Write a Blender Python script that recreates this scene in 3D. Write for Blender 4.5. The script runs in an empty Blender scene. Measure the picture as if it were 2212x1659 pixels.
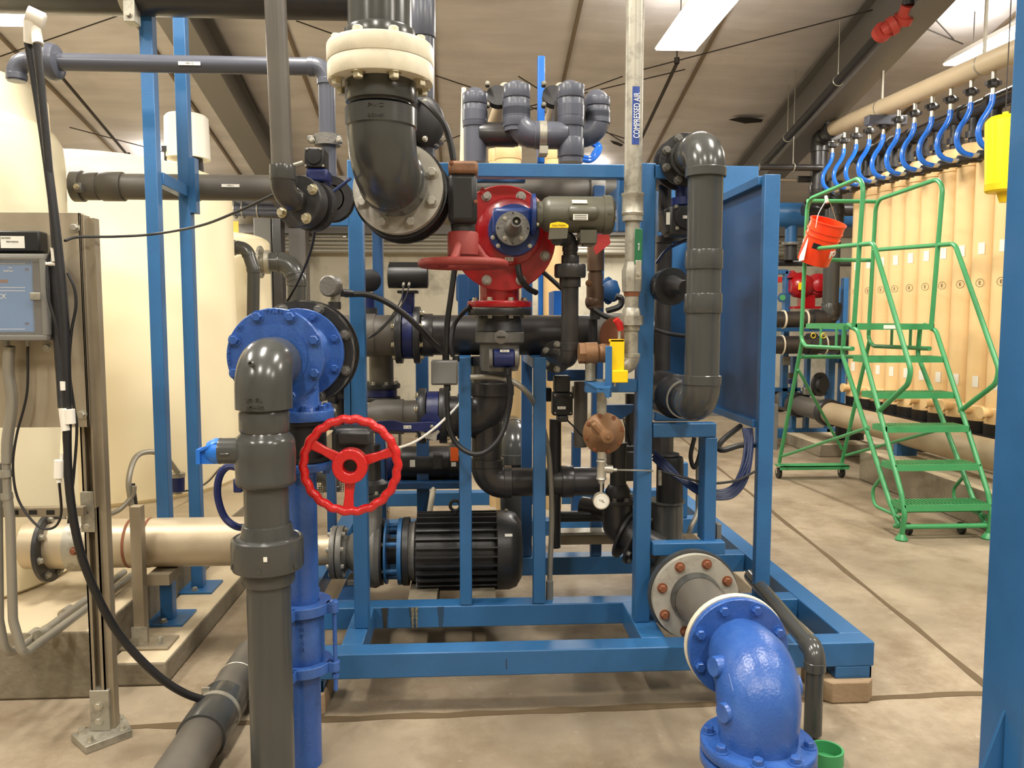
import bpy, bmesh, math, random
from mathutils import Vector as V, Matrix
random.seed(4)
sc = bpy.context.scene
COL = sc.collection
R = math.radians
TAU = 2*math.pi
# ---------------------------------------------------------------- camera
W_, H_, FPX = 2212, 1659, 1720.0
cam_loc = V((0, 0, 1.6))
YAW, PITCH = 3.3, 4.64
cd = bpy.data.cameras.new('camera'); cam = bpy.data.objects.new('camera', cd); COL.objects.link(cam)
cam.location = cam_loc; cam.rotation_euler = (R(90-PITCH), 0, R(-YAW))
cd.sensor_width = 36; cd.lens = FPX/W_*36; cd.clip_start = .05; cd.clip_end = 100
sc.camera = cam
CR = cam.rotation_euler.to_matrix()
# ---------------------------------------------------------------- world, exposure
wd = bpy.data.worlds.new('world'); sc.world = wd; wd.use_nodes = True
wd.node_tree.nodes['Background'].inputs[0].default_value = (1, .93, .8, 1)
wd.node_tree.nodes['Background'].inputs[1].default_value = .02
sc.view_settings.view_transform = 'Standard'; sc.view_settings.look = 'None'
sc.view_settings.exposure = 0.45; sc.view_settings.gamma = 1; sc.view_settings.use_curve_mapping = False
# fixtures: (x, y, z) of the lit lens; the room's lamps light the scene
LAMPW = 105
LAMPS = [(2.1, 7.45, 4.28), (-4.06, 7.15, 4.28), (5.25, 7.75, 4.28),
         (-4.4, 12.0, 3.62), (1.9, 12.3, 3.66),
         (-3.6, 2.9, 4.9), (-.9, 2.6, 4.95), (2.1, 2.7, 4.95), (5.0, 3.0, 4.9),
         (-4.2, -1.6, 5.3), (-.9, -1.5, 5.3), (2.3, -1.5, 5.3), (5.3, -1.7, 5.3)]
def lamp_light(x, y, z, w):
    l = bpy.data.lights.new('ceiling_light_glow', 'AREA'); l.shape = 'RECTANGLE'; l.size = .4; l.size_y = 1.2
    l.energy = w; l.color = (1, .94, .86)
    o = bpy.data.objects.new('ceiling_light_glow', l); COL.objects.link(o); o.location = (x, y, z-.03)
    # added fill lamp above each fixture, aimed up to brighten the blanket
    u = bpy.data.lights.new('added_ceiling_fill', 'AREA'); u.shape = 'RECTANGLE'; u.size = .3; u.size_y = 1.15; u.energy = w*.13; u.color = (1, .94, .86)
    q = bpy.data.objects.new('added_ceiling_fill', u); COL.objects.link(q); q.location = (x, y, z+.14); q.rotation_euler = (math.pi, 0, 0)
    return o
for (x, y, z) in LAMPS:
    lamp_light(x, y, z, LAMPW*(.5 if y > 11 else 1))

# ---------------------------------------------------------------- pixel helpers
def P(px, py, Y):
    d = CR @ V(((px-W_/2)/FPX, -(py-H_/2)/FPX, -1))
    return cam_loc + d*(Y/d.y)
def PXx(px, py, Xw):                         # a point on the plane x = Xw
    d = CR @ V(((px-W_/2)/FPX, -(py-H_/2)/FPX, -1)); return cam_loc+d*((Xw-cam_loc.x)/d.x)
def m(n, Y): return n*Y/FPX
def slopez(y): return 6.75-.24*y            # ceiling height above depth y
def PC(px, py, drop=0):                      # a point on the sloping ceiling
    d = CR @ V(((px-W_/2)/FPX, -(py-H_/2)/FPX, -1))
    t = (6.75-drop-cam_loc.z)/(d.z+.24*d.y)
    return cam_loc + d*t

# ---------------------------------------------------------------- materials
MT = {}
def mat(name, col, rough=.5, metal=0, var=.12, scale=6, bump=.0, bscale=60, stain=None, stamt=.0, stscale=2.5, coat=0, emis=0, alpha=1):
    """procedural: base colour with wear noise, optional second (stain) colour patches, fine bump"""
    mt = bpy.data.materials.new(name); mt.use_nodes = True
    nt = mt.node_tree; N = nt.nodes; L = nt.links; b = N['Principled BSDF']
    lin = [((c/255)/12.92 if c/255 <= .04045 else ((c/255+.055)/1.055)**2.4) for c in col]
    tc = N.new('ShaderNodeTexCoord'); ns = N.new('ShaderNodeTexNoise')
    ns.inputs['Scale'].default_value = scale; ns.inputs['Detail'].default_value = 6
    L.new(tc.outputs['Object'], ns.inputs['Vector'])
    mx = N.new('ShaderNodeMix'); mx.data_type = 'RGBA'
    mx.inputs[6].default_value = [c*(1-var) for c in lin]+[1]
    mx.inputs[7].default_value = [min(1, c*(1+var)) for c in lin]+[1]
    L.new(ns.outputs['Fac'], mx.inputs[0]); out = mx.outputs[2]
    if stain:
        s2 = [((c/255+.055)/1.055)**2.4 for c in stain]
        n2 = N.new('ShaderNodeTexNoise'); n2.inputs['Scale'].default_value = stscale; n2.inputs['Detail'].default_value = 8
        n2.inputs['Roughness'].default_value = .65
        L.new(tc.outputs['Object'], n2.inputs['Vector'])
        rp = N.new('ShaderNodeValToRGB'); rp.color_ramp.elements[0].position = .48; rp.color_ramp.elements[1].position = .72
        rp.color_ramp.elements[1].color = (stamt,)*3+(1,)
        L.new(n2.outputs['Fac'], rp.inputs[0])
        m2 = N.new('ShaderNodeMix'); m2.data_type = 'RGBA'; L.new(rp.outputs[0], m2.inputs[0]); L.new(out, m2.inputs[6]); m2.inputs[7].default_value = s2+[1]
        out = m2.outputs[2]
    L.new(out, b.inputs['Base Color'])
    b.inputs['Metallic'].default_value = metal
    rr = N.new('ShaderNodeMapRange'); rr.inputs[3].default_value = max(.02, rough-.08); rr.inputs[4].default_value = rough+.08
    L.new(ns.outputs['Fac'], rr.inputs[0]); L.new(rr.outputs[0], b.inputs['Roughness'])
    if coat: b.inputs['Coat Weight'].default_value = coat; b.inputs['Coat Roughness'].default_value = .12
    if bump:
        bn = N.new('ShaderNodeTexNoise'); bn.inputs['Scale'].default_value = bscale; bn.inputs['Detail'].default_value = 4
        L.new(tc.outputs['Object'], bn.inputs['Vector'])
        bp = N.new('ShaderNodeBump'); bp.inputs['Strength'].default_value = bump; bp.inputs['Distance'].default_value = .01
        L.new(bn.outputs['Fac'], bp.inputs['Height']); L.new(bp.outputs[0], b.inputs['Normal'])
    if emis:
        b.inputs['Emission Color'].default_value = lin+[1]; b.inputs['Emission Strength'].default_value = emis
    if alpha < 1:
        b.inputs['Alpha'].default_value = alpha
    MT[name] = mt; return mt
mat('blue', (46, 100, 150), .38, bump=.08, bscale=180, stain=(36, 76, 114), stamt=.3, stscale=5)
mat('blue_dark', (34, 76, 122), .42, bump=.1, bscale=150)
mat('cast_blue', (47, 86, 156), .28, bump=.18, bscale=110, stain=(80, 118, 178), stamt=.5, stscale=6)
mat('valve_blue', (18, 32, 86), .4, bump=.1)
mat('bright_blue', (30, 110, 205), .4)
mat('hose_blue', (34, 108, 210), .22, coat=.4)
mat('pvc', (66, 67, 65), .2, var=.05, scale=3, stain=(84, 81, 74), stamt=.15)
mat('pvc_dark', (44, 43, 43), .3, var=.08, stain=(74, 68, 60), stamt=.3, stscale=7)
mat('pvc_dusty', (88, 84, 77), .45, var=.1, stain=(112, 104, 90), stamt=.35, stscale=3)
mat('pvc_blue', (82, 85, 95), .3, var=.06, scale=3)
mat('black', (26, 26, 27), .42)
mat('rubber', (22, 22, 23), .5)
mat('charcoal', (40, 40, 41), .4, bump=.1, stain=(70, 65, 56), stamt=.25, stscale=8)
mat('cast_grey', (112, 110, 104), .45, .3, bump=.2, bscale=90)
mat('steel', (190, 176, 150), .42, .5, var=.1, stain=(120, 92, 60), stamt=.3, stscale=3)
mat('strut', (150, 138, 116), .5, .4, stain=(92, 82, 66), stamt=.4)
mat('galv', (168, 164, 150), .42, .5, var=.14, scale=12, stain=(84, 80, 70), stamt=.7, stscale=16)
mat('zinc', (190, 186, 172), .35, .75)
mat('bolt_zinc', (200, 192, 165), .35, .7)
mat('rust', (128, 78, 52), .7, .2, bump=.2)
mat('red', (164, 16, 24), .3, var=.06, bump=.08, bscale=120, coat=.3)
mat('wheel_red', (192, 22, 24), .28, bump=.35, bscale=90, coat=.3)
mat('wheel_rust', (138, 44, 38), .6, bump=.15, stain=(116, 56, 44), stamt=.5)
mat('act_brown', (132, 92, 62), .6, stain=(70, 50, 40), stamt=.7, stscale=8)
mat('brass', (130, 96, 64), .55, .25, bump=.15, stain=(110, 74, 50), stamt=.5, stscale=12)
mat('copper_dark', (104, 84, 68), .45, .5)
mat('yellow', (246, 206, 12), .4, var=.04)
mat('yellow_poly', (240, 232, 20), .35, var=.03)
mat('green', (66, 148, 92), .35, var=.08, stain=(48, 130, 80), stamt=.4)
mat('green_tag', (20, 96, 56), .45)
mat('orange', (248, 66, 24), .35, var=.04)
mat('sign_orange', (250, 176, 70), .5)
mat('orange_tag', (240, 100, 30), .5)
mat('cream', (250, 238, 202), .42, var=.03, scale=2, stain=(240, 222, 176), stamt=.3, stscale=1.2)
mat('white', (236, 232, 220), .4, var=.04)
mat('flange_white', (216, 208, 184), .5, var=.07, stain=(150, 140, 118), stamt=.4, stscale=14)
mat('flange_grey', (168, 164, 152), .5, var=.1, stain=(110, 104, 92), stamt=.6, stscale=14)
mat('label', (236, 234, 222), .5, var=.02)
mat('ink', (28, 26, 28), .6)
mat('ink_white', (240, 240, 236), .6, var=.01)
mat('label_blue', (34, 66, 140), .4)
mat('gear_blue', (26, 50, 106), .35)
mat('motor', (88, 86, 72), .4, var=.06, bump=.05)
mat('box_grey', (108, 108, 104), .5, var=.05)
mat('tan', (238, 204, 148), .45, var=.05, scale=3, stain=(224, 180, 118), stamt=.3, stscale=2)
mat('tan_pipe', (196, 178, 148), .4, var=.07)
mat('tan_dusty', (168, 150, 120), .5, var=.1, stain=(130, 112, 88), stamt=.4)
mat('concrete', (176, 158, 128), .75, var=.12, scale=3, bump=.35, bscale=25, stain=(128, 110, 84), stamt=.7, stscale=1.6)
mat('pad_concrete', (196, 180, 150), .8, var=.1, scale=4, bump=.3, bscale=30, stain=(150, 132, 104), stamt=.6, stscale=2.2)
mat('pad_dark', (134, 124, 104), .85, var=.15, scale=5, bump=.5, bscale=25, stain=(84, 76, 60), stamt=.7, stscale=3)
mat('wood', (150, 128, 100), .75, var=.2, scale=10, bump=.3)
mat('wall_conc', (188, 182, 164), .85, var=.12, scale=2.5, bump=.25, bscale=30, stain=(112, 108, 98), stamt=.75, stscale=2.2)
mat('ins', (208, 204, 204), .6, var=.06, scale=1.2, bump=.25, bscale=4, stain=(160, 150, 140), stamt=.35, stscale=.9)
mat('seam', (120, 106, 88), .7)
mat('steel_beam', (112, 109, 106), .55, var=.06)
mat('wire', (50, 44, 38), .6)
mat('red_coupling', (180, 62, 50), .5)
mat('panel_steel', (180, 168, 146), .36, .45, var=.08, scale=4, stain=(130, 118, 98), stamt=.4)
mat('ctrl_blue', (62, 128, 190), .35, var=.03)
mat('clear', (200, 196, 186), .08, alpha=.16)
mat('lens', (255, 246, 226), .5, var=0, emis=14)
mat('pink', (238, 86, 84), .6)
mat('conduit', (150, 146, 134), .4, .4, var=.08)
mat('dark_cable', (22, 38, 78), .35)

# ---------------------------------------------------------------- mesh builder
def frame(ax):
    z = V(ax).normalized(); x = V((0, 0, 1)).cross(z)
    if x.length < 1e-4: x = V((1, 0, 0))
    x.normalize(); return x, z.cross(x), z
class G:
    def __init__(s): s.v = []; s.f = []
    def add(s, vs, fs):
        o = len(s.v); s.v += [tuple(a) for a in vs]; s.f += [tuple(i+o for i in f) for f in fs]; return s
    def bx(s, a, b):
        x0, x1 = sorted((a[0], b[0])); y0, y1 = sorted((a[1], b[1])); z0, z1 = sorted((a[2], b[2]))
        return s.add([(x0,y0,z0),(x1,y0,z0),(x1,y1,z0),(x0,y1,z0),(x0,y0,z1),(x1,y0,z1),(x1,y1,z1),(x0,y1,z1)],
                     [(0,3,2,1),(4,5,6,7),(0,1,5,4),(1,2,6,5),(2,3,7,6),(3,0,4,7)])
    def box(s, c, d): return s.bx([c[i]-d[i]/2 for i in range(3)], [c[i]+d[i]/2 for i in range(3)])
    def obox(s, c, xa, ya, d):           # oriented box
        xa = V(xa).normalized(); za = xa.cross(V(ya)).normalized(); ya = za.cross(xa); c = V(c)
        vs = [c+xa*(i*d[0]/2)+ya*(j*d[1]/2)+za*(k*d[2]/2) for k in (-1,1) for i, j in ((-1,-1),(1,-1),(1,1),(-1,1))]
        return s.add(vs, [(0,3,2,1),(4,5,6,7),(0,1,5,4),(1,2,6,5),(2,3,7,6),(3,0,4,7)])
    def bar(s, a, b, w, h, up=(0,0,1)):
        a, b = V(a), V(b); d = b-a
        xa = d.normalized(); ya = V(up).cross(xa)
        if ya.length < 1e-3: ya = V((1,0,0)).cross(xa)
        return s.obox((a+b)/2, xa, ya, (d.length, w, h))
    def lathe(s, o, ax, prof, n=32, cap=True):
        x, y, z = frame(ax); o = V(o); vs = []; fs = []
        for t, r in prof:
            for i in range(n):
                a = TAU*i/n; vs.append(o+z*t+x*(r*math.cos(a))+y*(r*math.sin(a)))
        for k in range(len(prof)-1):
            for i in range(n):
                j = (i+1) % n; fs.append((k*n+i, k*n+j, (k+1)*n+j, (k+1)*n+i))
        if cap: fs.append(tuple(range(n-1, -1, -1))); fs.append(tuple((len(prof)-1)*n+i for i in range(n)))
        return s.add(vs, fs)
    def ring(s, o, ax, ro, ri, h, n=40):
        x, y, z = frame(ax); o = V(o); vs = []; fs = []
        for t, r in ((0, ri), (0, ro), (h, ro), (h, ri)):
            for i in range(n):
                a = TAU*i/n; vs.append(o+z*t+x*(r*math.cos(a))+y*(r*math.sin(a)))
        for k in range(4):
            for i in range(n):
                j = (i+1) % n; q = (k+1) % 4; fs.append((k*n+i, k*n+j, q*n+j, q*n+i))
        return s.add(vs, fs)
    def cyl(s, a, b, r, r2=None, n=24):
        a, b = V(a), V(b); return s.lathe(a, b-a, [(0, r), ((b-a).length, r if r2 is None else r2)], n)
    def ball(s, c, r, n=20, ax=(0,0,1), k=1):
        return s.lathe(V(c), ax, [(-r*k*math.cos(math.pi*i/10), max(1e-4, r*math.sin(math.pi*i/10))) for i in range(11)], n)
    def sweep(s, pts, r, n=12, closed=False):
        pts = [V(p) for p in pts]; N = len(pts); rs = r if isinstance(r, (list, tuple)) else [r]*N
        tg = []
        for i in range(N):
            if closed: d = pts[(i+1) % N]-pts[i-1]
            else: d = pts[min(i+1, N-1)]-pts[max(i-1, 0)]
            tg.append(d.normalized() if d.length > 1e-9 else V((0,0,1)))
        x = frame(tg[0])[0]; vs = []; fs = []
        for i in range(N):
            x = x-tg[i]*x.dot(tg[i])
            if x.length < 1e-6: x = frame(tg[i])[0]
            x.normalize(); y = tg[i].cross(x)
            for k in range(n):
                a = TAU*k/n; vs.append(pts[i]+x*(rs[i]*math.cos(a))+y*(rs[i]*math.sin(a)))
        for i in range(N if closed else N-1):
            for k in range(n):
                a = i*n+k; b = i*n+(k+1) % n; j = (i+1) % N; fs.append((a, b, j*n+(k+1) % n, j*n+k))
        if not closed: fs.append(tuple(range(n-1, -1, -1))); fs.append(tuple((N-1)*n+k for k in range(n)))
        return s.add(vs, fs)
    def torus(s, c, ax, R_, r, n=48, k=12, wav=0, wn=0):
        x, y, z = frame(ax); c = V(c)
        pts = [c+x*((R_+wav*math.cos(wn*TAU*i/n))*math.cos(TAU*i/n))+y*((R_+wav*math.cos(wn*TAU*i/n))*math.sin(TAU*i/n)) for i in range(n)]
        return s.sweep(pts, r, k, True)
    def prism(s, pts, d):
        pts = [V(p) for p in pts]; d = V(d); n = len(pts)
        return s.add(pts+[p+d for p in pts], [tuple(range(n-1, -1, -1)), tuple(range(n, 2*n))]+[(i, (i+1) % n, n+(i+1) % n, n+i) for i in range(n)])
    def build(s, name, mt, par=None, bev=0, ang=38, flip=False):
        me = bpy.data.meshes.new(name)
        vs = [V(a) for a in s.v]
        lo = V([min(a[i] for a in vs) for i in range(3)]); hi = V([max(a[i] for a in vs) for i in range(3)]); c = (lo+hi)/2
        me.from_pydata([a-c for a in vs], [], s.f)
        bm = bmesh.new(); bm.from_mesh(me); bmesh.ops.recalc_face_normals(bm, faces=bm.faces); bm.to_mesh(me); bm.free()
        me.materials.append(MT[mt]); me.shade_smooth(); me.set_sharp_from_angle(angle=R(ang))
        o = bpy.data.objects.new(name, me); COL.objects.link(o)
        put(o, c, par)
        if bev:
            b = o.modifiers.new('edge', 'BEVEL'); b.width = bev; b.segments = 2; b.limit_method = 'ANGLE'; b.angle_limit = R(50)
        return o
WL = {}
def put(o, c, par):
    WL[o.name] = V(c)
    if par is not None:
        o.parent = par; o.location = V(c)-WL[par.name]
    else: o.location = c
def tag(o, label=None, cat=None, group=None, kind=None):
    if label: o['label'] = label
    if cat: o['category'] = cat
    if group: o['group'] = group
    if kind: o['kind'] = kind
    return o
def T(name, label, cat, loc=(0,0,0), group=None):
    o = bpy.data.objects.new(name, None); COL.objects.link(o); o.empty_display_size = .05
    WL[o.name] = V(loc); o.location = loc
    return tag(o, label, cat, group)
def S(g, name, mt, bev=0, par=None):
    o = g.build(name, mt, par, bev)
    if par is None: o['kind'] = 'structure'
    return o
CH = {}
def copy_tree(o, par=None):
    c = o.copy(); COL.objects.link(c)
    if par is not None: c.parent = par
    for ch in [q for q in bpy.data.objects if q.parent == o]: copy_tree(ch, c)
    return c
BC = {}
def bolt(par, c, ax, s, mt='bolt_zinc', h=None, name='bolt', wash=True):
    """hex head with washer, head pointing along ax; s = across-corner radius"""
    key = (round(s, 4), mt, h, wash)
    if key not in BC:
        g = G(); hh = h or s*1.1
        if wash: g.cyl((0,0,0), (0,0,s*.25), s*1.35, n=16)
        g.lathe((0,0,s*.2), (0,0,1), [(0, s), (hh*.85, s), (hh, s*.86)], 6)
        me = bpy.data.meshes.new('bolt'); me.from_pydata([V(a) for a in g.v], [], g.f); me.materials.append(MT[mt]); BC[key] = me
    o = bpy.data.objects.new(name, BC[key]); COL.objects.link(o)
    put(o, V(c), par); o.rotation_mode = 'QUATERNION'; o.rotation_quaternion = V((0,0,1)).rotation_difference(V(ax).normalized())
    return o
def bolts(par, c, ax, rad, n, s, mt='bolt_zinc', ph=.5, h=None, skip=()):
    x, y, z = frame(ax)
    for i in range(n):
        if i in skip: continue
        a = TAU*(i+ph)/n; bolt(par, V(c)+x*(rad*math.cos(a))+y*(rad*math.sin(a)), ax, s, mt, h)
def rpath(pts, rad, n=10):
    pts = [V(p) for p in pts]; out = [pts[0]]
    for i in range(1, len(pts)-1):
        a, b, c = pts[i-1], pts[i], pts[i+1]; d1 = (b-a).normalized(); d2 = (c-b).normalized()
        th = d1.angle(d2)
        if th < 1e-3: out.append(b); continue
        t = min(rad*math.tan(th/2), (b-a).length*.49, (c-b).length*.49); r_ = t/math.tan(th/2)
        p0 = b-d1*t; nrm = (d2-d1*d2.dot(d1)).normalized(); cen = p0+nrm*r_
        for k in range(n+1):
            al = th*k/n; out.append(cen-nrm*(r_*math.cos(al))+d1*(r_*math.sin(al)))
    out.append(pts[-1]); return out
def spline(pts, n=8):
    pts = [V(p) for p in pts]; q = [pts[0]*2-pts[1]]+pts+[pts[-1]*2-pts[-2]]; out = []
    for i in range(1, len(q)-2):
        p0, p1, p2, p3 = q[i-1:i+3]
        for k in range(n):
            t = k/n; out.append(.5*((2*p1)+(p2-p0)*t+(2*p0-5*p1+4*p2-p3)*t*t+(3*p1-p0-3*p2+p3)*t*t*t))
    out.append(pts[-1]); return out
def pipe(par, a, b, r, mt, name='pipe', n=36): return G().cyl(a, b, r, n=n).build(name, mt, par)
def sleeve(par, a, b, r, mt, name='coupling', lip=.04):
    a, b = V(a), V(b); L_ = (b-a).length; e = r*lip
    return G().lathe(a, b-a, [(0, r-e*1.6), (0, r-e*.4), (e, r), (L_-e, r), (L_, r-e*.4), (L_, r-e*1.6)], 40).build(name, mt, par)
def elbow(par, a, c, b, r, bend, mt, k=1.1, sock=.6, name='elbow', n=32):
    """pipe elbow at corner c between directions a->c and c->b with sockets"""
    a, c, b = V(a), V(c), V(b); d1 = (c-a).normalized(); d2 = (b-c).normalized(); th = d1.angle(d2); t = bend*math.tan(th/2)
    sk = r*sock; path = rpath([c-d1*(t+.001+sk), c, c+d2*(t+.001+sk)], bend, 12)
    # keep arc radius exact
    p0 = c-d1*t; nrm = (d2-d1*d2.dot(d1)).normalized(); cen = p0+nrm*bend
    arc = [cen-nrm*(bend*math.cos(th*i/12))+d1*(bend*math.sin(th*i/12)) for i in range(13)]
    g = G(); g.sweep(arc, r*k*.985, n)
    for p, d in ((arc[0], -d1), (arc[-1], d2)):
        g.lathe(p-d*r*.08, d, [(0, r*k*.985), (r*.05, r*k*1.03), (sk+r*.05, r*k*1.03), (sk+r*.08, r*k), (sk+r*.08, r*.98)], n)
    return g.build(name, mt, par), t+sk
def run(par, pts, r, mt, bend=None, emt=None, k=1.1, sock=.6, n=32, name='pipe'):
    """pipe run: straight pipes and separate elbows"""
    pts = [V(p) for p in pts]; bend = bend or r*1.6; tr = [0]*len(pts)
    for i in range(1, len(pts)-1):
        _, tr[i] = elbow(par, pts[i-1], pts[i], pts[i+1], r, bend, emt or mt, k, sock, n=n)
    for i in range(len(pts)-1):
        d = (pts[i+1]-pts[i]); L_ = d.length; d.normalize()
        a = pts[i]+d*max(0, tr[i]-r*.2); b = pts[i+1]-d*max(0, tr[i+1]-r*.2)
        if (b-a).dot(d) > .004: pipe(par, a, b, r, mt, name, n)
def flange(par, c, ax, ro, h, mt, nb=8, bs=.012, bm='bolt_zinc', rb=None, ri=None, ph=.5, name='flange', side=1, skip=(), both=False):
    c = V(c); z = V(ax).normalized()
    g = G()
    if ri: g.ring(c, z, ro, ri, h, 48)
    else: g.lathe(c, z, [(0, ro*.985), (h*.12, ro), (h*.88, ro), (h, ro*.985)], 48)
    f = g.build(name, mt, par)
    if nb:
        bolts(f, c+z*(h if side > 0 else 0), z*side, rb or ro*.84, nb, bs, bm, ph, skip=skip)
        if both: bolts(f, c+z*(0 if side > 0 else h), -z*side, rb or ro*.84, nb, bs, bm, ph)
    return f
TXC = {}
def txt(par, s, c, h, right=(1,0,0), up=(0,0,1), mt='ink', d=.001, wid=None, name='lettering'):
    cu = bpy.data.curves.new('t', 'FONT'); cu.body = s; cu.size = 1; cu.extrude = d/h/2 if h else 0
    ob = bpy.data.objects.new('t', cu); me = bpy.data.meshes.new_from_object(ob)
    bpy.data.objects.remove(ob); bpy.data.curves.remove(cu)
    xs = [v.co.x for v in me.vertices]; ys = [v.co.y for v in me.vertices]
    cx, cy = (min(xs)+max(xs))/2, (min(ys)+max(ys))/2; k = h/max(1e-6, max(ys)-min(ys)); kx = (wid/(max(xs)-min(xs))) if wid else k
    X = V(right).normalized(); Y = V(up).normalized(); Z = X.cross(Y)
    for v in me.vertices:
        a = v.co.copy(); v.co = X*((a.x-cx)*kx)+Y*((a.y-cy)*k)+Z*(a.z*k)
    me.materials.append(MT[mt]); o = bpy.data.objects.new(name, me); COL.objects.link(o); put(o, V(c), par); return o
def plate(par, s, c, w, h, right=(1,0,0), up=(0,0,1), bg='label', ink='ink', name='label_plate', th=.0015, fill=.55):
    """a small printed label with its writing"""
    X = V(right).normalized(); Y = V(up).normalized(); Z = X.cross(Y)
    p = G().obox(V(c)+Z*th/2, X, Y, (w, h, th)).build(name, bg, par)
    if s: txt(p, s, V(c)+Z*(th+.0004), h*fill, X, Y, ink, .0005)
    return p
def bxp(x0, x1, y0, y1, Y, d):
    """corner points of a world box whose front face covers these pixels at depth Y"""
    xm, ym = (x0+x1)/2, (y0+y1)/2
    return V((P(x0, ym, Y).x, Y, P(xm, y1, Y).z)), V((P(x1, ym, Y).x, Y+d, P(xm, y0, Y).z))
def pb(par, name, x0, x1, y0, y1, Y, d, mt='blue', bev=.004):
    a, b = bxp(x0, x1, y0, y1, Y, d); return G().bx(a, b).build(name, mt, par, bev)
def cable(name, label, pts, r, mt='rubber', cat='cable', n=8, group=None):
    o = G().sweep(spline([P(*p) for p in pts], 8), r, n).build(name, mt); return tag(o, label, cat, group)
def FW(): return V((0, -1, 0))
# ================================================================ ROOM
XL_, XR_, YB, YF_ = -8.0, 11.0, 13.4, -6.0
def floor_mat():
    mt = bpy.data.materials.new('floor_concrete'); mt.use_nodes = True; nt = mt.node_tree; N = nt.nodes; L = nt.links; b = N['Principled BSDF']
    tc = N.new('ShaderNodeTexCoord')
    def noise(s, d, r=.6):
        n = N.new('ShaderNodeTexNoise'); n.inputs['Scale'].default_value = s; n.inputs['Detail'].default_value = d; n.inputs['Roughness'].default_value = r
        L.new(tc.outputs['Object'], n.inputs['Vector']); return n
    def ramp(src, p0, p1, c0, c1):
        r = N.new('ShaderNodeValToRGB'); r.color_ramp.elements[0].position = p0; r.color_ramp.elements[1].position = p1
        r.color_ramp.elements[0].color = c0+(1,); r.color_ramp.elements[1].color = c1+(1,); L.new(src, r.inputs[0]); return r
    a = ramp(noise(1.1, 8).outputs['Fac'], .3, .7, (.185, .145, .095), (.41, .335, .235))
    s = ramp(noise(2.6, 10, .7).outputs['Fac'], .46, .68, (0,0,0), (.85,.85,.85))
    mx = N.new('ShaderNodeMix'); mx.data_type = 'RGBA'; L.new(s.outputs[0], mx.inputs[0]); L.new(a.outputs[0], mx.inputs[6]); mx.inputs[7].default_value = (.17, .12, .07, 1)
    s2 = ramp(noise(16, 6, .7).outputs['Fac'], .62, .74, (0,0,0), (.5,.5,.5))
    m2 = N.new('ShaderNodeMix'); m2.data_type = 'RGBA'; L.new(s2.outputs[0], m2.inputs[0]); L.new(mx.outputs[2], m2.inputs[6]); m2.inputs[7].default_value = (.52, .43, .32, 1)
    L.new(m2.outputs[2], b.inputs['Base Color'])
    rr = ramp(noise(3, 5).outputs['Fac'], .3, .7, (.42,)*3, (.68,)*3); L.new(rr.outputs[0], b.inputs['Roughness'])
    bp = N.new('ShaderNodeBump'); bp.inputs['Strength'].default_value = .25; bp.inputs['Distance'].default_value = .01
    L.new(noise(22, 6).outputs['Fac'], bp.inputs['Height']); L.new(bp.outputs[0], b.inputs['Normal'])
    MT['floor_concrete'] = mt
floor_mat()
S(G().bx((XL_, YF_, -.2), (XR_, YB, 0)), 'floor', 'floor_concrete')
# control joints in the slab: shallow dark strips
jm = mat('joint', (92, 76, 52), .9, bump=.5, bscale=30)
def joint(a, b, w):
    a, b = V(a), V(b); n = 40; pts = []
    d = (b-a).normalized(); s_ = d.cross(V((0,0,1))); L_ = []; R2 = []
    for i in range(n+1):
        p = a+(b-a)*(i/n); L_.append(p+s_*(w/2+random.uniform(-.2, .35)*w)); R2.append(p-s_*(w/2+random.uniform(-.2, .35)*w))
    g = G()
    for i in range(n): g.add([L_[i]+V((0,0,.002)), L_[i+1]+V((0,0,.002)), R2[i+1]+V((0,0,.002)), R2[i]+V((0,0,.002)), L_[i]-V((0,0,.01)), L_[i+1]-V((0,0,.01)), R2[i+1]-V((0,0,.01)), R2[i]-V((0,0,.01))], [(0,1,2,3), (0,4,5,1), (2,6,7,3)])
    return g
S(joint((-1.5, P(1100, 1575, 3).y*1.03, 0), (3.2, 3.2, 0), .035), 'trim_1', 'joint')
def gp(px, py):                      # point on the floor
    d = CR @ V(((px-W_/2)/FPX, -(py-H_/2)/FPX, -1)); return cam_loc+d*(-cam_loc.z/d.z)
a_, b_ = gp(1662, 1100), gp(2105, 1460)
S(joint(a_+(a_-b_)*1.5, b_+(b_-a_)*1.2, .03), 'trim_2', 'joint')
S(G().bx((XL_, YB, 0), (XR_, YB+.2, 5)), 'wall_back', 'wall_conc')
S(G().bx((XL_-.2, YF_, 0), (XL_, YB, 9)), 'wall_left', 'wall_conc')
S(G().bx((XR_, YF_, 0), (XR_+.2, YB, 9)), 'wall_right', 'wall_conc')
S(G().bx((XL_, YF_-.2, 0), (XR_, YF_, 9)), 'wall_front', 'wall_conc')
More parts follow.
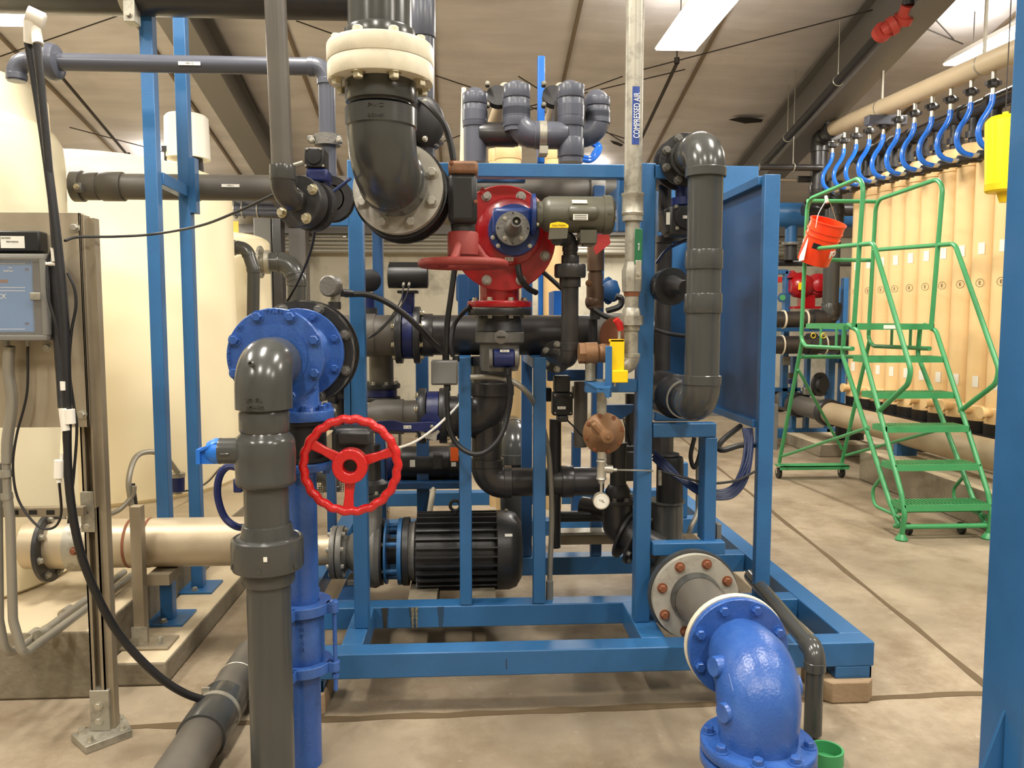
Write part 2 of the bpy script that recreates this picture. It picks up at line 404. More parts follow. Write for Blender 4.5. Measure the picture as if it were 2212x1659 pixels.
# sloping insulated ceiling: quilted blanket that sags a little between the seams
def ceil():
    g = G(); nx, ny = 150, 110; vs = []; fs = []
    for j in range(ny+1):
        for i in range(nx+1):
            x = XL_-.1+(XR_-XL_+.2)*i/nx; y = YF_-.1+(YB-YF_+.2)*j/ny
            u = (x+.35) % 1.52/1.52; sag = .035*math.sin(math.pi*u)**.7
            sag += .012*math.sin(y*4.1+math.floor((x+.35)/1.52)*2)*math.sin(math.pi*u)
            vs.append((x, y, slopez(y)-sag+.03))
    for j in range(ny):
        for i in range(nx):
            a = j*(nx+1)+i; fs.append((a, a+nx+1, a+nx+2, a+1))
    o = len(vs); k = (nx+1)*(ny+1)
    g.add(vs, fs); return g
co = S(ceil(), 'ceiling', 'ins')
nt = MT['ins'].node_tree; b = nt.nodes['Principled BSDF']; tc = nt.nodes.new('ShaderNodeTexCoord'); mp = nt.nodes.new('ShaderNodeMapping'); mp.inputs['Scale'].default_value = (.5, 3.2, 1)
nz = nt.nodes.new('ShaderNodeTexNoise'); nz.inputs['Scale'].default_value = 1.3; nz.inputs['Detail'].default_value = 7; nt.links.new(tc.outputs['Object'], mp.inputs[0]); nt.links.new(mp.outputs[0], nz.inputs['Vector'])
src = b.inputs['Base Color'].links[0].from_socket; mr = nt.nodes.new('ShaderNodeMapRange'); mr.inputs[1].default_value = .35; mr.inputs[2].default_value = .65; mr.inputs[3].default_value = .86; mr.inputs[4].default_value = 1.04; nt.links.new(nz.outputs['Fac'], mr.inputs[0])
mx = nt.nodes.new('ShaderNodeMix'); mx.data_type = 'RGBA'; mx.blend_type = 'MULTIPLY'; mx.inputs[0].default_value = 1; nt.links.new(src, mx.inputs[6]); nt.links.new(mr.outputs[0], mx.inputs[7]); nt.links.new(mx.outputs[2], b.inputs['Base Color'])
bp = nt.nodes.new('ShaderNodeBump'); bp.inputs['Strength'].default_value = .6; bp.inputs['Distance'].default_value = .03; nt.links.new(nz.outputs['Fac'], bp.inputs['Height']); nt.links.new(bp.outputs[0], b.inputs['Normal'])
S(G().obox(((XL_+XR_)/2, (YF_+YB)/2, slopez((YF_+YB)/2)+.2), (1,0,0), V((0, 1, -.24)).normalized(), (XR_-XL_+.6, (YB-YF_)*1.05, .1)), 'roof', 'seam')
n_ = 3
for i in range(13):
    x = XL_+.0-.35+1.52*i+.35
    x = -.35+1.52*(i-5)
    if XL_ < x < XR_:
        g = G().bar((x, YF_, slopez(YF_)+.0), (x, YB, slopez(YB)+.0), .035, .03)
        S(g, 'trim_%d' % n_, 'seam'); n_ += 1
# rafters (tapered steel frames under the roof)
def rafter(x, name, dep, fw):
    g = G(); w = .22
    up = V((0, .24, 1)).normalized()
    for dz, ww, th in ((-.06, w, .02), (-dep-.06, fw, .03)):
        g.bar((x, YF_, slopez(YF_)+dz), (x, YB, slopez(YB)+dz), ww, th, up)
    g.bar((x, YF_, slopez(YF_)-dep/2-.06), (x, YB, slopez(YB)-dep/2-.06), .02, dep, up)
    o = S(g, name, 'steel_beam'); return o
xl_r = -2.66; xr_r = 4.1
r_ = [rafter(xl_r, 'trim_%d' % n_, .5, .3), rafter(xr_r, 'trim_%d' % (n_+1), .66, .3)]; n_ += 2
for x in (xl_r, xr_r): 
    S(G().bx((x-.13, YB-.5, 0), (x+.13, YB-.2, slopez(YB)-.5)), 'trim_%d' % n_, 'steel_beam'); n_ += 1
# dark steel girt and duct band along the back wall, wall ribs
S(G().bx((XL_, YB-.1, 3.0), (XR_, YB, 3.14)), 'trim_%d' % n_, 'steel_beam'); n_ += 1
# bracing rods and wires below the blanket
wires = [((940, 163), (1352, 300)), ((640, 45), (760, 88)), ((740, 385), (1345, 165)), ((1100, 240), (1480, 150)), ((1390, 150), (1890, 20)), ((0, 122), (290, 22)), ((150, 275), (380, 335)), ((1120, 165), (1350, 310)), ((500, 120), (560, 245)), ((1900, 20), (2080, 95)), ((2000, 20), (2060, 85))]
WLB = ['from behind the air pipe up left to the large riser', 'short one left of the white flange pair', 'crossing above the swan-neck pipes to the air pipe', 'meeting the air pipe from the left near its top', 'just right of the air pipe below the bright light', 'running from the bright light to the right rafter', 'above the left tanks, rising to the header pipe', 'behind the far left tank shoulder', 'ending low at the air pipe behind the fourth swan neck', 'next to the left rafter', 'right of the right rafter top', 'right of the red coupling', ]+['faint one left of the first swan neck']*3
for i, (a, b) in enumerate(wires):
    o = G().cyl(PC(*a, .12), PC(*b, .12), .007, n=6).build('bracing_rod', 'wire')
    tag(o, 'thin dark bracing rod '+WLB[i], 'rod', 'thin bracing rods under the ceiling')
# torn patches of the blanket
tm = mat('tear', (30, 26, 22), .9)
for i, pts in enumerate([[(1575, 258), (1598, 253), (1622, 254), (1648, 258), (1645, 263), (1610, 266)], [(1318, 303), (1332, 306), (1346, 312), (1342, 316), (1325, 310)]]):
    g = G().prism([PC(*p, .05) for p in pts], (0, 0, -.006)); o = g.build('torn_insulation', 'tear')
    tag(o, ['long dark tear in the ceiling insulation beside the right rafter', 'small dark tear in the ceiling insulation behind the air pipe'][i], 'tear')
# branch sprinkler pipes hanging under the ceiling
def cp(a, b, dr, r, lab, mt='black', name='sprinkler_pipe', cat='pipe'):
    t = T(name, lab, cat, PC(*a, dr)); A, B = PC(*a, dr), PC(*b, dr)
    pipe(t, A, B, r, mt, 'pipe', 16)
    return t, A, B
t, A, B = cp((128, 160), (278, 338), .25, .018, 'dark sprinkler pipe sloping down above the left tanks', 'wire')
G().cyl(B, B+V((0,0,.05)), .022, n=10).build('sprinkler_head', 'wire', t); G().cyl(A-V((0,0,.02)), A+V((0,0,.12)), .01, n=8).build('hanger', 'wire', t)
t, A, B = cp((1462, 137), (1385, 300), .25, .02, 'dark sprinkler pipe between air pipe and right rafter', 'wire')
G().cyl(A, A+V((0,0,.06)), .03, n=10).build('sprinkler_head', 'wire', t); G().cyl(A, A+V((0,0,.25)), .008, n=6).build('hanger', 'wire', t)
# main sprinkler pipe along the right rafter with red grooved couplings
A, B = PXx(1905, 70, 3.8), PXx(1652, 352, 3.8)
t = T('sprinkler_pipe', 'black sprinkler pipe with red couplings along the right rafter', 'pipe', A)
pipe(t, A, B, .045, 'black', 'pipe', 20)
C_, D_ = PXx(1950, 42, 3.95), PXx(1962, 12, 3.95); E_ = C_+(C_-A)*.02
G().sweep(rpath([A, A+(C_-A)*.5+V((0,0,.0)), C_, D_], .08), .06, 16).build('elbow', 'red_coupling', t)
for q, d in ((A, B-A), (C_, D_-C_), ((A+C_)/2, C_-A)): G().lathe(q-d.normalized()*.03, d, [(0,.055),(0,.085),(.06,.085),(.06,.055)], 20).build('coupling', 'red_coupling', t)
pipe(t, D_, D_+V((0, 0, .55)), .05, 'pvc_dark', 'pipe', 16)
for q in (.3, .75):
    h = A+(B-A)*q; G().torus(h, B-A, .05, .006, 20, 6).build('hanger_ring', 'zinc', t); G().cyl(h+V((0,0,.05)), h+V((0,0,.6)), .006, n=6).build('hanger', 'zinc', t)
# ceiling fixtures
labs = ['bright ceiling light fixture hanging above the right rear skid', 'bright ceiling light fixture above the cream tanks at left', 'bright ceiling light fixture above the row of tan vessels',
        'distant ceiling light fixture glowing between the two blue columns', 'distant ceiling light fixture glimpsed under the skid top beam']
for i, (x, y, z) in enumerate(LAMPS):
    lb = labs[i] if i < 5 else 'ceiling light fixture over the aisle behind the viewer'
    t = T('ceiling_light', lb, 'light', (x, y, z+.12), None if i < 5 else 'ceiling lights over the near aisle')
    g = G().prism([(x-.21, y-.64, z+.01), (x+.21, y-.64, z+.01), (x+.12, y-.64, z+.1), (x-.12, y-.64, z+.1)], (0, 1.28, 0)); g.build('housing', 'white', t)
    G().box((x, y, z), (.4, 1.26, .015)).build('diffuser', 'lens', t)
    for s_ in (-.45, .45): G().cyl((x, y+s_, z+.1), (x, y+s_, slopez(y+s_)-.02), .006, n=6).build('hanging_chain', 'wire', t)
# conduits along the back wall
t = T('conduit_rack', 'bundle of grey conduits running along the back concrete wall', 'conduit', (0, YB-.2, 2.3))
for k, (yy, rr) in enumerate(((518, 4), (527, 5), (535, 4), (543, 6))):
    z = P(900, yy, YB-.12).z; pipe(t, (-3.4, YB-.16, z), (6, YB-.16, z), m(rr, YB), 'conduit', 'conduit', 12)
for x in range(-3, 6): G().bx((x, YB-.101, P(900, 550, YB).z), (x+.05, YB-.002, P(900, 512, YB).z)).build('bracket', 'zinc', t)
t = T('pipe_rack', 'dark blue-grey pipes strapped side by side on the back wall', 'pipe', (-3, YB-.4, 3))
for yy in (438, 452, 461):
    z = P(700, yy, YB-.4).z; pipe(t, (P(468, yy, 12.9).x, YB-.4, z), (P(1350, yy, 12.9).x, YB-.4, z), m(7, YB), 'pvc_blue', 'pipe', 14)
for px in (488, 505, 522, 555): G().torus((P(px, 450, 12.9).x, YB-.4, P(px, 451, 12.9).z), (1,0,0), .13, .012, 24, 6).build('strap', 'zinc', t)
# vertical square steel posts on the back wall
for (x0, x1, lab) in ((553, 590, 'wide grey duct rising in front of back wall beside pipes'), (592, 612, 'narrow dark post beside the wide grey duct')):
    o = pb(None, 'duct', x0, x1, 470, 914, 12.3, .25, 'pvc_dark' if x0 > 590 else 'box_grey', .01); tag(o, lab, 'duct')
# concrete pads
Z1, Z2 = .295, .11; PX1 = P(185, 900, 3.35).x; PX2 = P(360, 1480, 3.45).x
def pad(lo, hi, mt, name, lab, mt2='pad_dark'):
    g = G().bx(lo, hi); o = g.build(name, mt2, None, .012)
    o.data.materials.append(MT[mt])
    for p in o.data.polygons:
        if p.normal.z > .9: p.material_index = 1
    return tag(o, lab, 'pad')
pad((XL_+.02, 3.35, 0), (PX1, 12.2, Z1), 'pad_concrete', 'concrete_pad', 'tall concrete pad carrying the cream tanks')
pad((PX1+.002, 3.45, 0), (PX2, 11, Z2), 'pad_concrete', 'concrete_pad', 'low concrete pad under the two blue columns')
# ================================================================ BLUE SKID FRAME
Y1, Y2, Y3, Y4, YP = 3.15, 3.68, 4.42, 6.15, 3.42
ZT, BH = .25, .104
XA = P(545, 1440, Y1).x; XB = P(1888, 1440, Y1).x
skid = T('skid_frame', 'blue welded steel tube skid frame carrying the pumps and pipework', 'skid', (0, Y1, 0))
def beam(a, b, mt='blue', name='beam', par=skid): return G().bx(a, b).build(name, mt, par, .005)
beam((XA, Y1, ZT-BH), (XB, Y1+BH, ZT), name='front_beam')
beam((XA+BH, Y2, ZT-BH-.002), (XB-BH, Y2+BH, ZT-.002))
beam((XA+BH, Y3, ZT-BH-.002), (XB-BH, Y3+BH, ZT-.002))
beam((XA+BH, 5.25, ZT-BH-.002), (XB-BH, 5.25+BH, ZT-.002))
beam((XA, Y4, ZT-BH), (XB, Y4+BH, ZT))
beam((XB-BH, Y1+BH, ZT-BH), (XB, Y4, ZT)); beam((XA, Y1+BH, ZT-BH), (XA+BH, Y4, ZT))
for px in (772, 1393):
    x = P(px, 1360, YP).x; w = .045 if px < 800 else .052
    beam((x-w, Y1+BH, ZT-BH-.001), (x+w, Y2, ZT-.001))
def foot(x, y, lab, vis=True):
    G().bx((x-.075, y, ZT-BH-.045), (x-.07+.15, y+.012, ZT-BH)).bx((x-.075, y, ZT-BH-.05), (x+.08, y+.2, ZT-BH-.04)).bx((x+.07, y, ZT-BH-.05), (x+.08, y+.2, ZT-BH)).build('foot_plate', 'blue', skid, .002)
    g = G(); c = .03; zz = ZT-BH-.051; w0, w1 = x-.13, x+.085
    g.prism([(w0+c, y-.03, 0), (w1-c, y-.03, 0), (w1, y-.03+c, 0), (w1, y+.22, 0), (w0, y+.22, 0), (w0, y-.03+c, 0)], (0, 0, zz))
    tag(g.build('support_block', 'wood', None, .008), lab, 'block')
foot(XB-.09, Y1, 'weathered wooden block under the right front corner of the skid')
foot(XA+.2, Y1, 'wooden block under the left front corner of the skid')
foot(XB-.09, Y4, 'wooden block under the right rear corner of the skid')
foot(XA+.16, Y4, 'wooden block under the left rear corner of the skid')
def vpost(x0, x1, yt, Y, d, name='post', mt='blue', zb=ZT, ymid=None, par=skid):
    ym = ymid or 829; a = P(x0, ym, Y).x; b = P(x1, ym, Y).x; zt = P((x0+x1)/2, yt, Y).z
    return G().bx((a, Y, zb), (b, Y+d, zt)).build(name, mt, par, .004)
vpost(757, 789, 345, YP, .065); vpost(1378, 1411, 352, YP, .075)
vpost(991, 1018, 772, Y2, .055); vpost(1153, 1180, 772, Y2, .055)
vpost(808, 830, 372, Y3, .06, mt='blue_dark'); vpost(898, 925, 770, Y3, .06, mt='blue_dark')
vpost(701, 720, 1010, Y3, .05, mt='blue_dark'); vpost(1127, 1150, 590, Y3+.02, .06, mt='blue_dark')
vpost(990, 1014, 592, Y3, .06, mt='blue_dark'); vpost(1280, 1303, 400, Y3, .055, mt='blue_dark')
vpost(1237, 1256, 935, 5.27, .06, mt='blue_dark'); vpost(1473, 1490, 1000, 5.27, .06)
vpost(1163, 1178, 560, 5.6, .06, mt='bright_blue', zb=ZT)
# short top caps running back from the two mid posts
for x0, x1 in ((991, 1018), (1153, 1180)):
    xa, xb = P(x0, 829, Y2).x, P(x1, 829, Y2).x; z = P(1100, 772, Y2).z
    G().bx((xa, Y2+.056, z-.055), (xb, Y3, z)).build('beam', 'blue', skid, .004)
pb(skid, 'top_beam', 789.5, 1377, 352, 382, YP, .06); pb(skid, 'top_beam', 1411.5, 1500, 356, 386, YP, .06)
pb(skid, 'arm', 634, 756, 462, 488, YP, .06); pb(skid, 'arm', 728, 756, 786, 812, YP, .06)
pb(skid, 'arm', 743, 756.5, 812.5, 965, YP, .05)
pb(skid, 'arm', 1411.5, 1548, 915, 945, YP, .06); pb(skid, 'arm', 1265, 1377, 820, 848, YP+.01, .05)
pb(skid, 'post', 1522, 1548, 945.5, 1172, YP, .1); pb(skid, 'arm', 1411.5, 1567, 1173, 1200, YP-.03, .06)
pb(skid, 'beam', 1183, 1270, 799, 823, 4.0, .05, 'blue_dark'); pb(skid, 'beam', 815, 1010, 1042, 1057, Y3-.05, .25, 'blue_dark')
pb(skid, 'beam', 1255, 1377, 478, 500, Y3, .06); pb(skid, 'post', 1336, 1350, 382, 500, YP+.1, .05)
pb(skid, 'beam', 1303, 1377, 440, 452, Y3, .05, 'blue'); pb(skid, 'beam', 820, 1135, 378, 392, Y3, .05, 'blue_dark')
# depth beams between front and rear posts
for px, yy in ((773, 372), (1395, 372)):
    x = P(px, 829, YP).x; z = P(px, yy, YP).z
    G().bx((x-.03, YP+.08, z-.04), (x+.03, Y3, z+.03)).build('beam', 'blue', skid, .004)
# drip stains on the second beam
sm = mat('stain_dark', (52, 48, 42), .8); 
mat('stain_soft', (38, 66, 92), .7, var=.3, scale=30); mat('crust', (132, 126, 104), .95, var=.5, scale=60, bump=.8)
for x0, x1, m_ in ((822, 841, 'stain_soft'), (826, 837, 'stain_dark'), (882, 905, 'stain_soft'), (888, 895, 'crust'), (897, 903, 'crust'), (944, 960, 'stain_soft')):
    a, b = bxp(x0, x1, 1312, 1360, Y2-(.0008 if m_ == 'stain_soft' else .0014), .0006); a.z, b.z = ZT-BH+.002, ZT-.004; g = G()
    n = 24; L1 = []; L2 = []
    for i in range(n+1):
        z = b.z+(a.z-b.z)*i/n; w = (1-.45*i/n)*(b.x-a.x)/2; c = (a.x+b.x)/2+random.uniform(-.0015, .0015)
        L1.append((c-w*random.uniform(.8, 1.05), a.y, z)); L2.append((c+w*random.uniform(.8, 1.05), a.y, z))
    for i in range(n): g.add([L1[i], L2[i], L2[i+1], L1[i+1], (L1[i][0], b.y, L1[i][2]), (L2[i][0], b.y, L2[i][2])], [(0,1,2,3), (0,4,5,1)])
    g.build('drip_stain', m_, skid)
pb(skid, 'marker_stroke', 1093, 1095, 1424, 1446, Y1-.0007, .0005, 'stain_dark', 0)
# small folded bracket by the yellow valve
g = G(); a, b = bxp(1308, 1322, 748, 858, 3.2, .01); g.bx(a, b); build_ = g.build('bracket', 'blue', skid, .002)
g = G(); p = [P(1262, 822, 3.35), P(1300, 820, 3.35), P(1322, 834, 3.2), P(1312, 842, 3.12), P(1290, 838, 3.12)]
g.prism(p, (0, 0, -.006)); g.prism([P(1265, 823, 3.34), P(1290, 838, 3.13), P(1290, 848, 3.13), P(1265, 848, 3.34)], (0, .006, 0)); g.prism([P(1290, 838, 3.12), P(1318, 838, 3.12), P(1315, 862, 3.12), P(1308, 856, 3.12), P(1305, 848, 3.12), P(1290, 848, 3.12)], (0, .006, 0)); g.build('bracket', 'blue', skid)
# ================================================================ ELECTRICAL PANEL FRAME on the right
t = T('control_cabinet', 'tall blue steel enclosure with open side frame behind the right grey pipe', 'cabinet', P(1650, 1290, 3.6))
xr = P(1655, 829, 3.6).x
zt = P(1658, 378, 3.6).z; zb_ = P(1640, 925, 3.6).z
G().bx((P(1638, 829, 3.6).x, 3.58, ZT), (P(1671, 829, 3.6).x, 3.62, zt)).build('edge_post', 'blue', t, .003)
xs = P(1640, 829, 3.6).x
G().bx((xs+.012, 3.63, zb_+.03), (xs+.02, 5.2, zt-.02)).build('side_panel', 'blue_dark', t)
G().bx((xs-.02, 3.625, zt-.04), (xs+.05, 5.2, zt)).build('top_rail', 'blue', t, .003); G().bx((xs-.02, 3.625, zb_), (xs+.05, 5.2, zb_+.035)).build('bottom_rail', 'blue', t, .003)
xc0, xc1 = P(1400, 600, 4.6).x, P(1637, 380, 4.6).x
G().bx((xc0+.05, 4.6, 1.0), (xs+.011, 4.95, P(1600, 357, 4.6).z)).build('cabinet_body', 'blue', t, .01)
a, b = bxp(1400, 1636, 357, 700, 5.25, .35); G().bx(a, b).build('rear_enclosure', 'blue', t, .008)
# ================================================================ PIPE WORK
def S_(n, Y): return n*Y/FPX
D = V((0, 1, 0)); U = V((0, 0, 1)); X = V((1, 0, 0))
# ---- big central riser and its elbow
Yc = 2.72; c0 = P(824, 300, Yc); rr = S_(66, Yc)
t = T('pipe_riser', 'large grey plastic riser with white flange pair bending back above the skid', 'pipe', c0)
def cz(px, py, Y=Yc): return P(px, py, Y).z
pipe(t, (c0.x, Yc, cz(822, -120)), (c0.x, Yc, cz(822, 100)), rr, 'pvc')
sleeve(t, (c0.x, Yc, cz(822, 68)), (c0.x, Yc, cz(822, 105)), S_(73, Yc), 'pvc')
f1 = flange(t, (c0.x, Yc, cz(822, 143)+.003), U, S_(110, Yc), S_(36, Yc), 'flange_white', 8, .016, 'flange_white', S_(92, Yc), ph=.5, side=1)
f2 = flange(t, (c0.x, Yc, cz(822, 181)), U, S_(109, Yc), S_(37, Yc), 'flange_white', 8, .017, 'bolt_zinc', S_(92, Yc), ph=.5, side=-1)
sleeve(t, (c0.x, Yc, cz(822, 178)), (c0.x, Yc, cz(822, 224)), S_(74, Yc), 'pvc')
fd = V((.14, 1, -.12)).normalized()
fc = P(850, 402, 2.93)
axc = V((c0.x, Yc, fc.z+ (fd.z/fd.y)*(Yc-fc.y)))
o, tt = elbow(t, V((c0.x, Yc, 5)), V((c0.x, Yc, axc.z)), V((c0.x, Yc, axc.z))+fd, rr*1.0, .15, 'pvc', 1.1, .55)
pipe(t, (c0.x, Yc, cz(822, 215)), (c0.x, Yc, axc.z+.2), rr, 'pvc')
cc = V((c0.x, Yc, axc.z))
txt(t, 'PVC', (c0.x-.005, Yc-rr*1.12, cz(815, 246)), .012, mt='pvc', wid=.05, d=.004); txt(t, '8 D2467', (c0.x-.005, Yc-rr*1.12, cz(815, 268)), .01, mt='pvc', wid=.05, d=.004)
fc = cc+fd*.235
flange(t, fc, fd, S_(97, 2.95), .03, 'flange_grey', 8, .017, 'flange_grey', S_(80, 2.95), ri=rr*.98, side=-1)
pipe(t, fc-fd*.04, fc+fd*.2, rr, 'pvc')
# ---- black butterfly valve with gear actuator and rusty red handwheel
t = T('butterfly_valve', 'black butterfly valve behind the big grey elbow with gearbox and faded red handwheel', 'valve', fc)
vc = fc+fd*.034
G().ring(vc, fd, S_(88, 3.0)*1.15, rr*1.01, .012, 48).ring(vc+fd*.012, fd, rr*1.12, rr*1.01, .08, 48).ring(vc+fd*.08, fd, S_(88, 3.05)*1.14, rr*1.01, .014, 48).build('valve_body', 'charcoal', t)
g = G(); x_, y_, z_ = frame(fd)
for i in range(16):
    a = TAU*(i+.3)/16; d_ = x_*math.cos(a)+y_*math.sin(a); g.bar(vc+fd*.046+d_*rr*1.08, vc+fd*.046+d_*(S_(88, 3.0)*1.12), .07, .006, fd)
g.build('rib', 'charcoal', t)
bolts(t, vc+fd*.094+V((.0,0,0)), fd, S_(80, 3.0), 8, .015, 'cast_grey'); bolts(t, vc+fd*.03, -fd, S_(86, 3.0)*1.0, 8, .011, 'cast_grey')
ac = P(1000, 430, 2.98)
G().cyl(vc+fd*.045+X*.12, ac, .03, n=20).build('shaft_neck', 'charcoal', t)
a, b = bxp(968, 1031, 372, 482, 2.9, .14); G().bx(a, b).build('gearbox', 'black', t, .02)
a, b = bxp(968, 1033, 346, 374, 2.895, .15); G().bx(a, b).build('gearbox_cover', 'act_brown', t, .012)
for px in (975, 1028): bolt(t, P(px, 436 if px > 1000 else 352, 2.895), -D, .006, 'rust')
hx, hy = P(1000, 500, 2.97).x, 2.97
zz = lambda y: P(1000, y, 2.97).z
G().cyl((hx, hy, zz(482)), (hx, hy, zz(503)), S_(26, hy)).build('input_collar', 'charcoal', t)
w = G().lathe((hx, hy, zz(557)), U, [(0, S_(22, hy)), (.01, S_(33, hy)), (S_(50, hy), S_(33, hy)), (S_(54, hy), S_(30, hy))], 32).build('handwheel_hub', 'wheel_rust', t)
g = G().torus((hx, hy, zz(570)), U, S_(88, hy), .0155, 60, 14)
for i in range(3):
    a = TAU*i/3+.15; d_ = V((math.cos(a), math.sin(a), 0)); q = V((hx, hy, 0))
    g.sweep([q+d_*.045+U*zz(530), q+d_*.075+U*zz(556), q+d_*.11+U*zz(568), q+d_*S_(88, hy)+U*zz(570)], [.016, .017, .014, .012], 10)
g.build('handwheel_rim', 'wheel_rust', t)
# ---- second grey riser just behind
Yb = 3.25; xb = P(914, 200, Yb).x
t = T('pipe_riser', 'slimmer grey riser standing just right of and behind the large riser', 'pipe', (xb, Yb, 2.3))
pipe(t, (xb, Yb, cz(914, 350, Yb)), (xb, Yb, cz(914, -150, Yb)), S_(24, Yb), 'pvc_blue')
sleeve(t, (xb, Yb, cz(914, 82, Yb)), (xb, Yb, cz(914, -10, Yb)), S_(27, Yb), 'pvc_blue')
for q, dx in ((300, 38),):
    G().lathe((xb, Yb, cz(914, 318, Yb)), U, [(0, S_(24, Yb)), (0, S_(33, Yb)), (S_(32, Yb), S_(33, Yb)), (S_(32, Yb), S_(24, Yb))], 32).build('grooved_coupling', 'cast_grey', t)
    bolt(t, (xb+S_(36, Yb), Yb-.03, cz(914, 302, Yb)), -D, .012, 'zinc')
    G().box((xb+S_(34, Yb), Yb, cz(914, 302, Yb)), (S_(16, Yb), .06, .03)).build('coupling_ear', 'cast_grey', t, .005)
t = T('valve_actuator', 'round black valve actuator tucked between the two grey risers', 'valve', (xb, Yb, 2.3))
q = P(905, 262, 3.1); G().lathe(q, V((.55, -1, 0)), [(-.03, .09), (-.025, .1), (.02, .1), (.035, .085), (.045, .05)], 36).build('housing', 'black', t)
for yy in (220, 300): bolt(t, P(918, yy, 3.02), V((.55, -1, 0)), .008, 'zinc')
G().cyl(P(905, 215, 3.1), P(905, 195, 3.1), .015, n=12).build('cable_gland', 'zinc', t)
cable('cable', 'thick black cable arching from the actuator between the risers to the gearbox', [(908, 215, 3.05), (930, 232, 3.0), (958, 265, 2.98), (972, 305, 2.98), (980, 346, 2.98)], .012)
# ---- thin riser at left with flange
Yt = 2.42; xt = P(610, 360, Yt).x
t = T('pipe_riser', 'thin grey riser left of the large one ending in a bolted dark flange', 'pipe', (xt, Yt, 2))
G().cyl((xt-.012, Yt, cz(600, -100, Yt)), (xt, Yt, cz(610, 366, Yt)), S_(22, Yt), n=32).build('pipe', 'pvc_dusty', t)
ec = V((xt, Yt, cz(610, 424, Yt))); ed = V((.36, .9, -.05)).normalized(); rt = S_(23, Yt)
elbow(t, ec+U, ec, ec+ed, rt, .05, 'pvc_dark', 1.12, .4)
sleeve(t, (xt, Yt, cz(610, 358, Yt)), (xt, Yt, cz(610, 388, Yt)), rt*1.16, 'pvc')
flange(t, ec+ed*.075, ed, S_(54, 2.5), .018, 'charcoal', 4, .0125, 'bolt_zinc', S_(43, 2.5), ph=.35, side=-1)
t = T('butterfly_valve', 'small butterfly valve with square black actuator behind the thin riser flange', 'valve', ec)
G().lathe(ec+ed*.095, ed, [(0, .075), (.03, .075), (.03, .06), (.05, .06), (.05, .078), (.08, .078)], 36).build('valve_body', 'charcoal', t)
g = G()
for i in range(10): 
    a = TAU*i/10; x_, y_, z_ = frame(ed); d_ = x_*math.cos(a)+y_*math.sin(a); q = ec+ed*.15; g.bar(q+d_*.05, q+d_*.076, .05, .005, ed)
g.build('rib', 'charcoal', t)
a, b = bxp(657, 700, 318, 362, 2.55, .09); G().bx(a, b).build('actuator_box', 'black', t, .005)
q = P(678, 339, 2.55); G().lathe(q, -D, [(0, .024), (.006, .022), (.007, .001)], 30).build('position_cap', 'rubber', t)
for px, py in ((663, 322), (692, 322), (660, 358), (698, 358)): bolt(t, P(px, py, 2.548), -D, .0028, 'zinc')
a, b = bxp(660, 708, 363, 392, 2.55, .1); G().bx(a, b).build('actuator_base', 'valve_blue', t, .008)
G().cyl(P(678, 392, 2.6), P(672, 408, 2.6), .022, n=16).build('stem_neck', 'galv', t)
G().cyl(P(635, 358, 2.56), P(655, 352, 2.56), .008, n=10).build('cable_gland', 'zinc', t)
q = P(715, 430, 2.95); t = T('pipe_valve', 'ribbed black valve disc behind the thin riser above the blue arm', 'valve', q)
G().ring(q-D*.02, D, .08, .045, .012, 40).ring(q+D*.03, D, .08, .045, .012, 40).lathe(q-D*.02, D, [(0,.05),(.06,.05)], 32).build('valve_body', 'charcoal', t)
g = G()
for i in range(12):
    a = TAU*i/12; d_ = V((math.cos(a), 0, math.sin(a))); g.bar(q+d_*.05, q+d_*.078, .05, .005, D)
g.build('rib', 'charcoal', t)
# ---- horizontal line passing in front of the columns and dropping at x~705
Yh = 3.6; z0 = P(400, 139, Yh).z
t = T('overhead_pipe', 'grey overhead pipe with small white tag running from left tank to a dropping elbow', 'pipe', (0, Yh, z0))
xe = P(706, 200, Yh).x; xl = P(118, 138, Yh).x
rh = S_(17.5, Yh)
run(t, [(xl-.02, Yh, z0), (xe, Yh, z0), (xe, Yh, cz(706, 400, Yh))], rh, 'pvc_blue', rh*1.5)
G().lathe((xe, Yh, cz(706, 315, Yh)), U, [(0, rh), (0, rh*1.55), (S_(22, Yh), rh*1.55), (S_(22, Yh), rh)], 32).build('grooved_coupling', 'cast_grey', t)
for px in (674, 732):
    G().box((P(px, 300, Yh).x, Yh-.01, cz(706, 303, Yh)), (.03, .05, .028)).build('coupling_ear', 'cast_grey', t, .006); bolt(t, P(px, 302, Yh-.04), -D, .009, 'zinc')
plate(t, 'V901-C', P(409, 137, Yh-rh-.003), S_(44, Yh), S_(7, Yh))
G().lathe((P(100, 138, Yh).x, Yh, z0), X, [(-.02, rh*1.6), (0, rh*2.0), (.03, rh*2.1), (.05, rh*1.9), (.06, rh*1.3)], 32).build('tee_body', 'pvc_blue', t)
xt_ = P(36, 170, Yh).x; run(t, [(xl-.06, Yh, z0), (xt_, Yh, z0), (xt_, Yh, cz(36, 176, Yh))], rh, 'pvc_blue', rh*1.5)
# ---- very top dark pipe across the upper left
Yo = 3.9; z0 = P(400, -22, Yo).z; ro = S_(52, Yo)
t = T('header_pipe', 'large dark header pipe across the top left resting on the blue columns', 'pipe', (-2, Yo, z0))
pipe(t, (-3.6, Yo, z0), (P(830, 0, Yo).x, Yo, z0), ro, 'pvc_dark')
xk = P(283, 20, Yo).x; G().ring((xk-.025, Yo, z0), X, ro*1.04, ro, .05, 48).bx((xk-.0, Yo-.09, z0-ro-.06), (xk+.05, Yo-.02, z0-ro*.55)).build('pipe_clamp', 'galv', t, .003)
bolt(t, (xk+.025, Yo-.09, z0-ro-.03), -D, .012, 'galv')
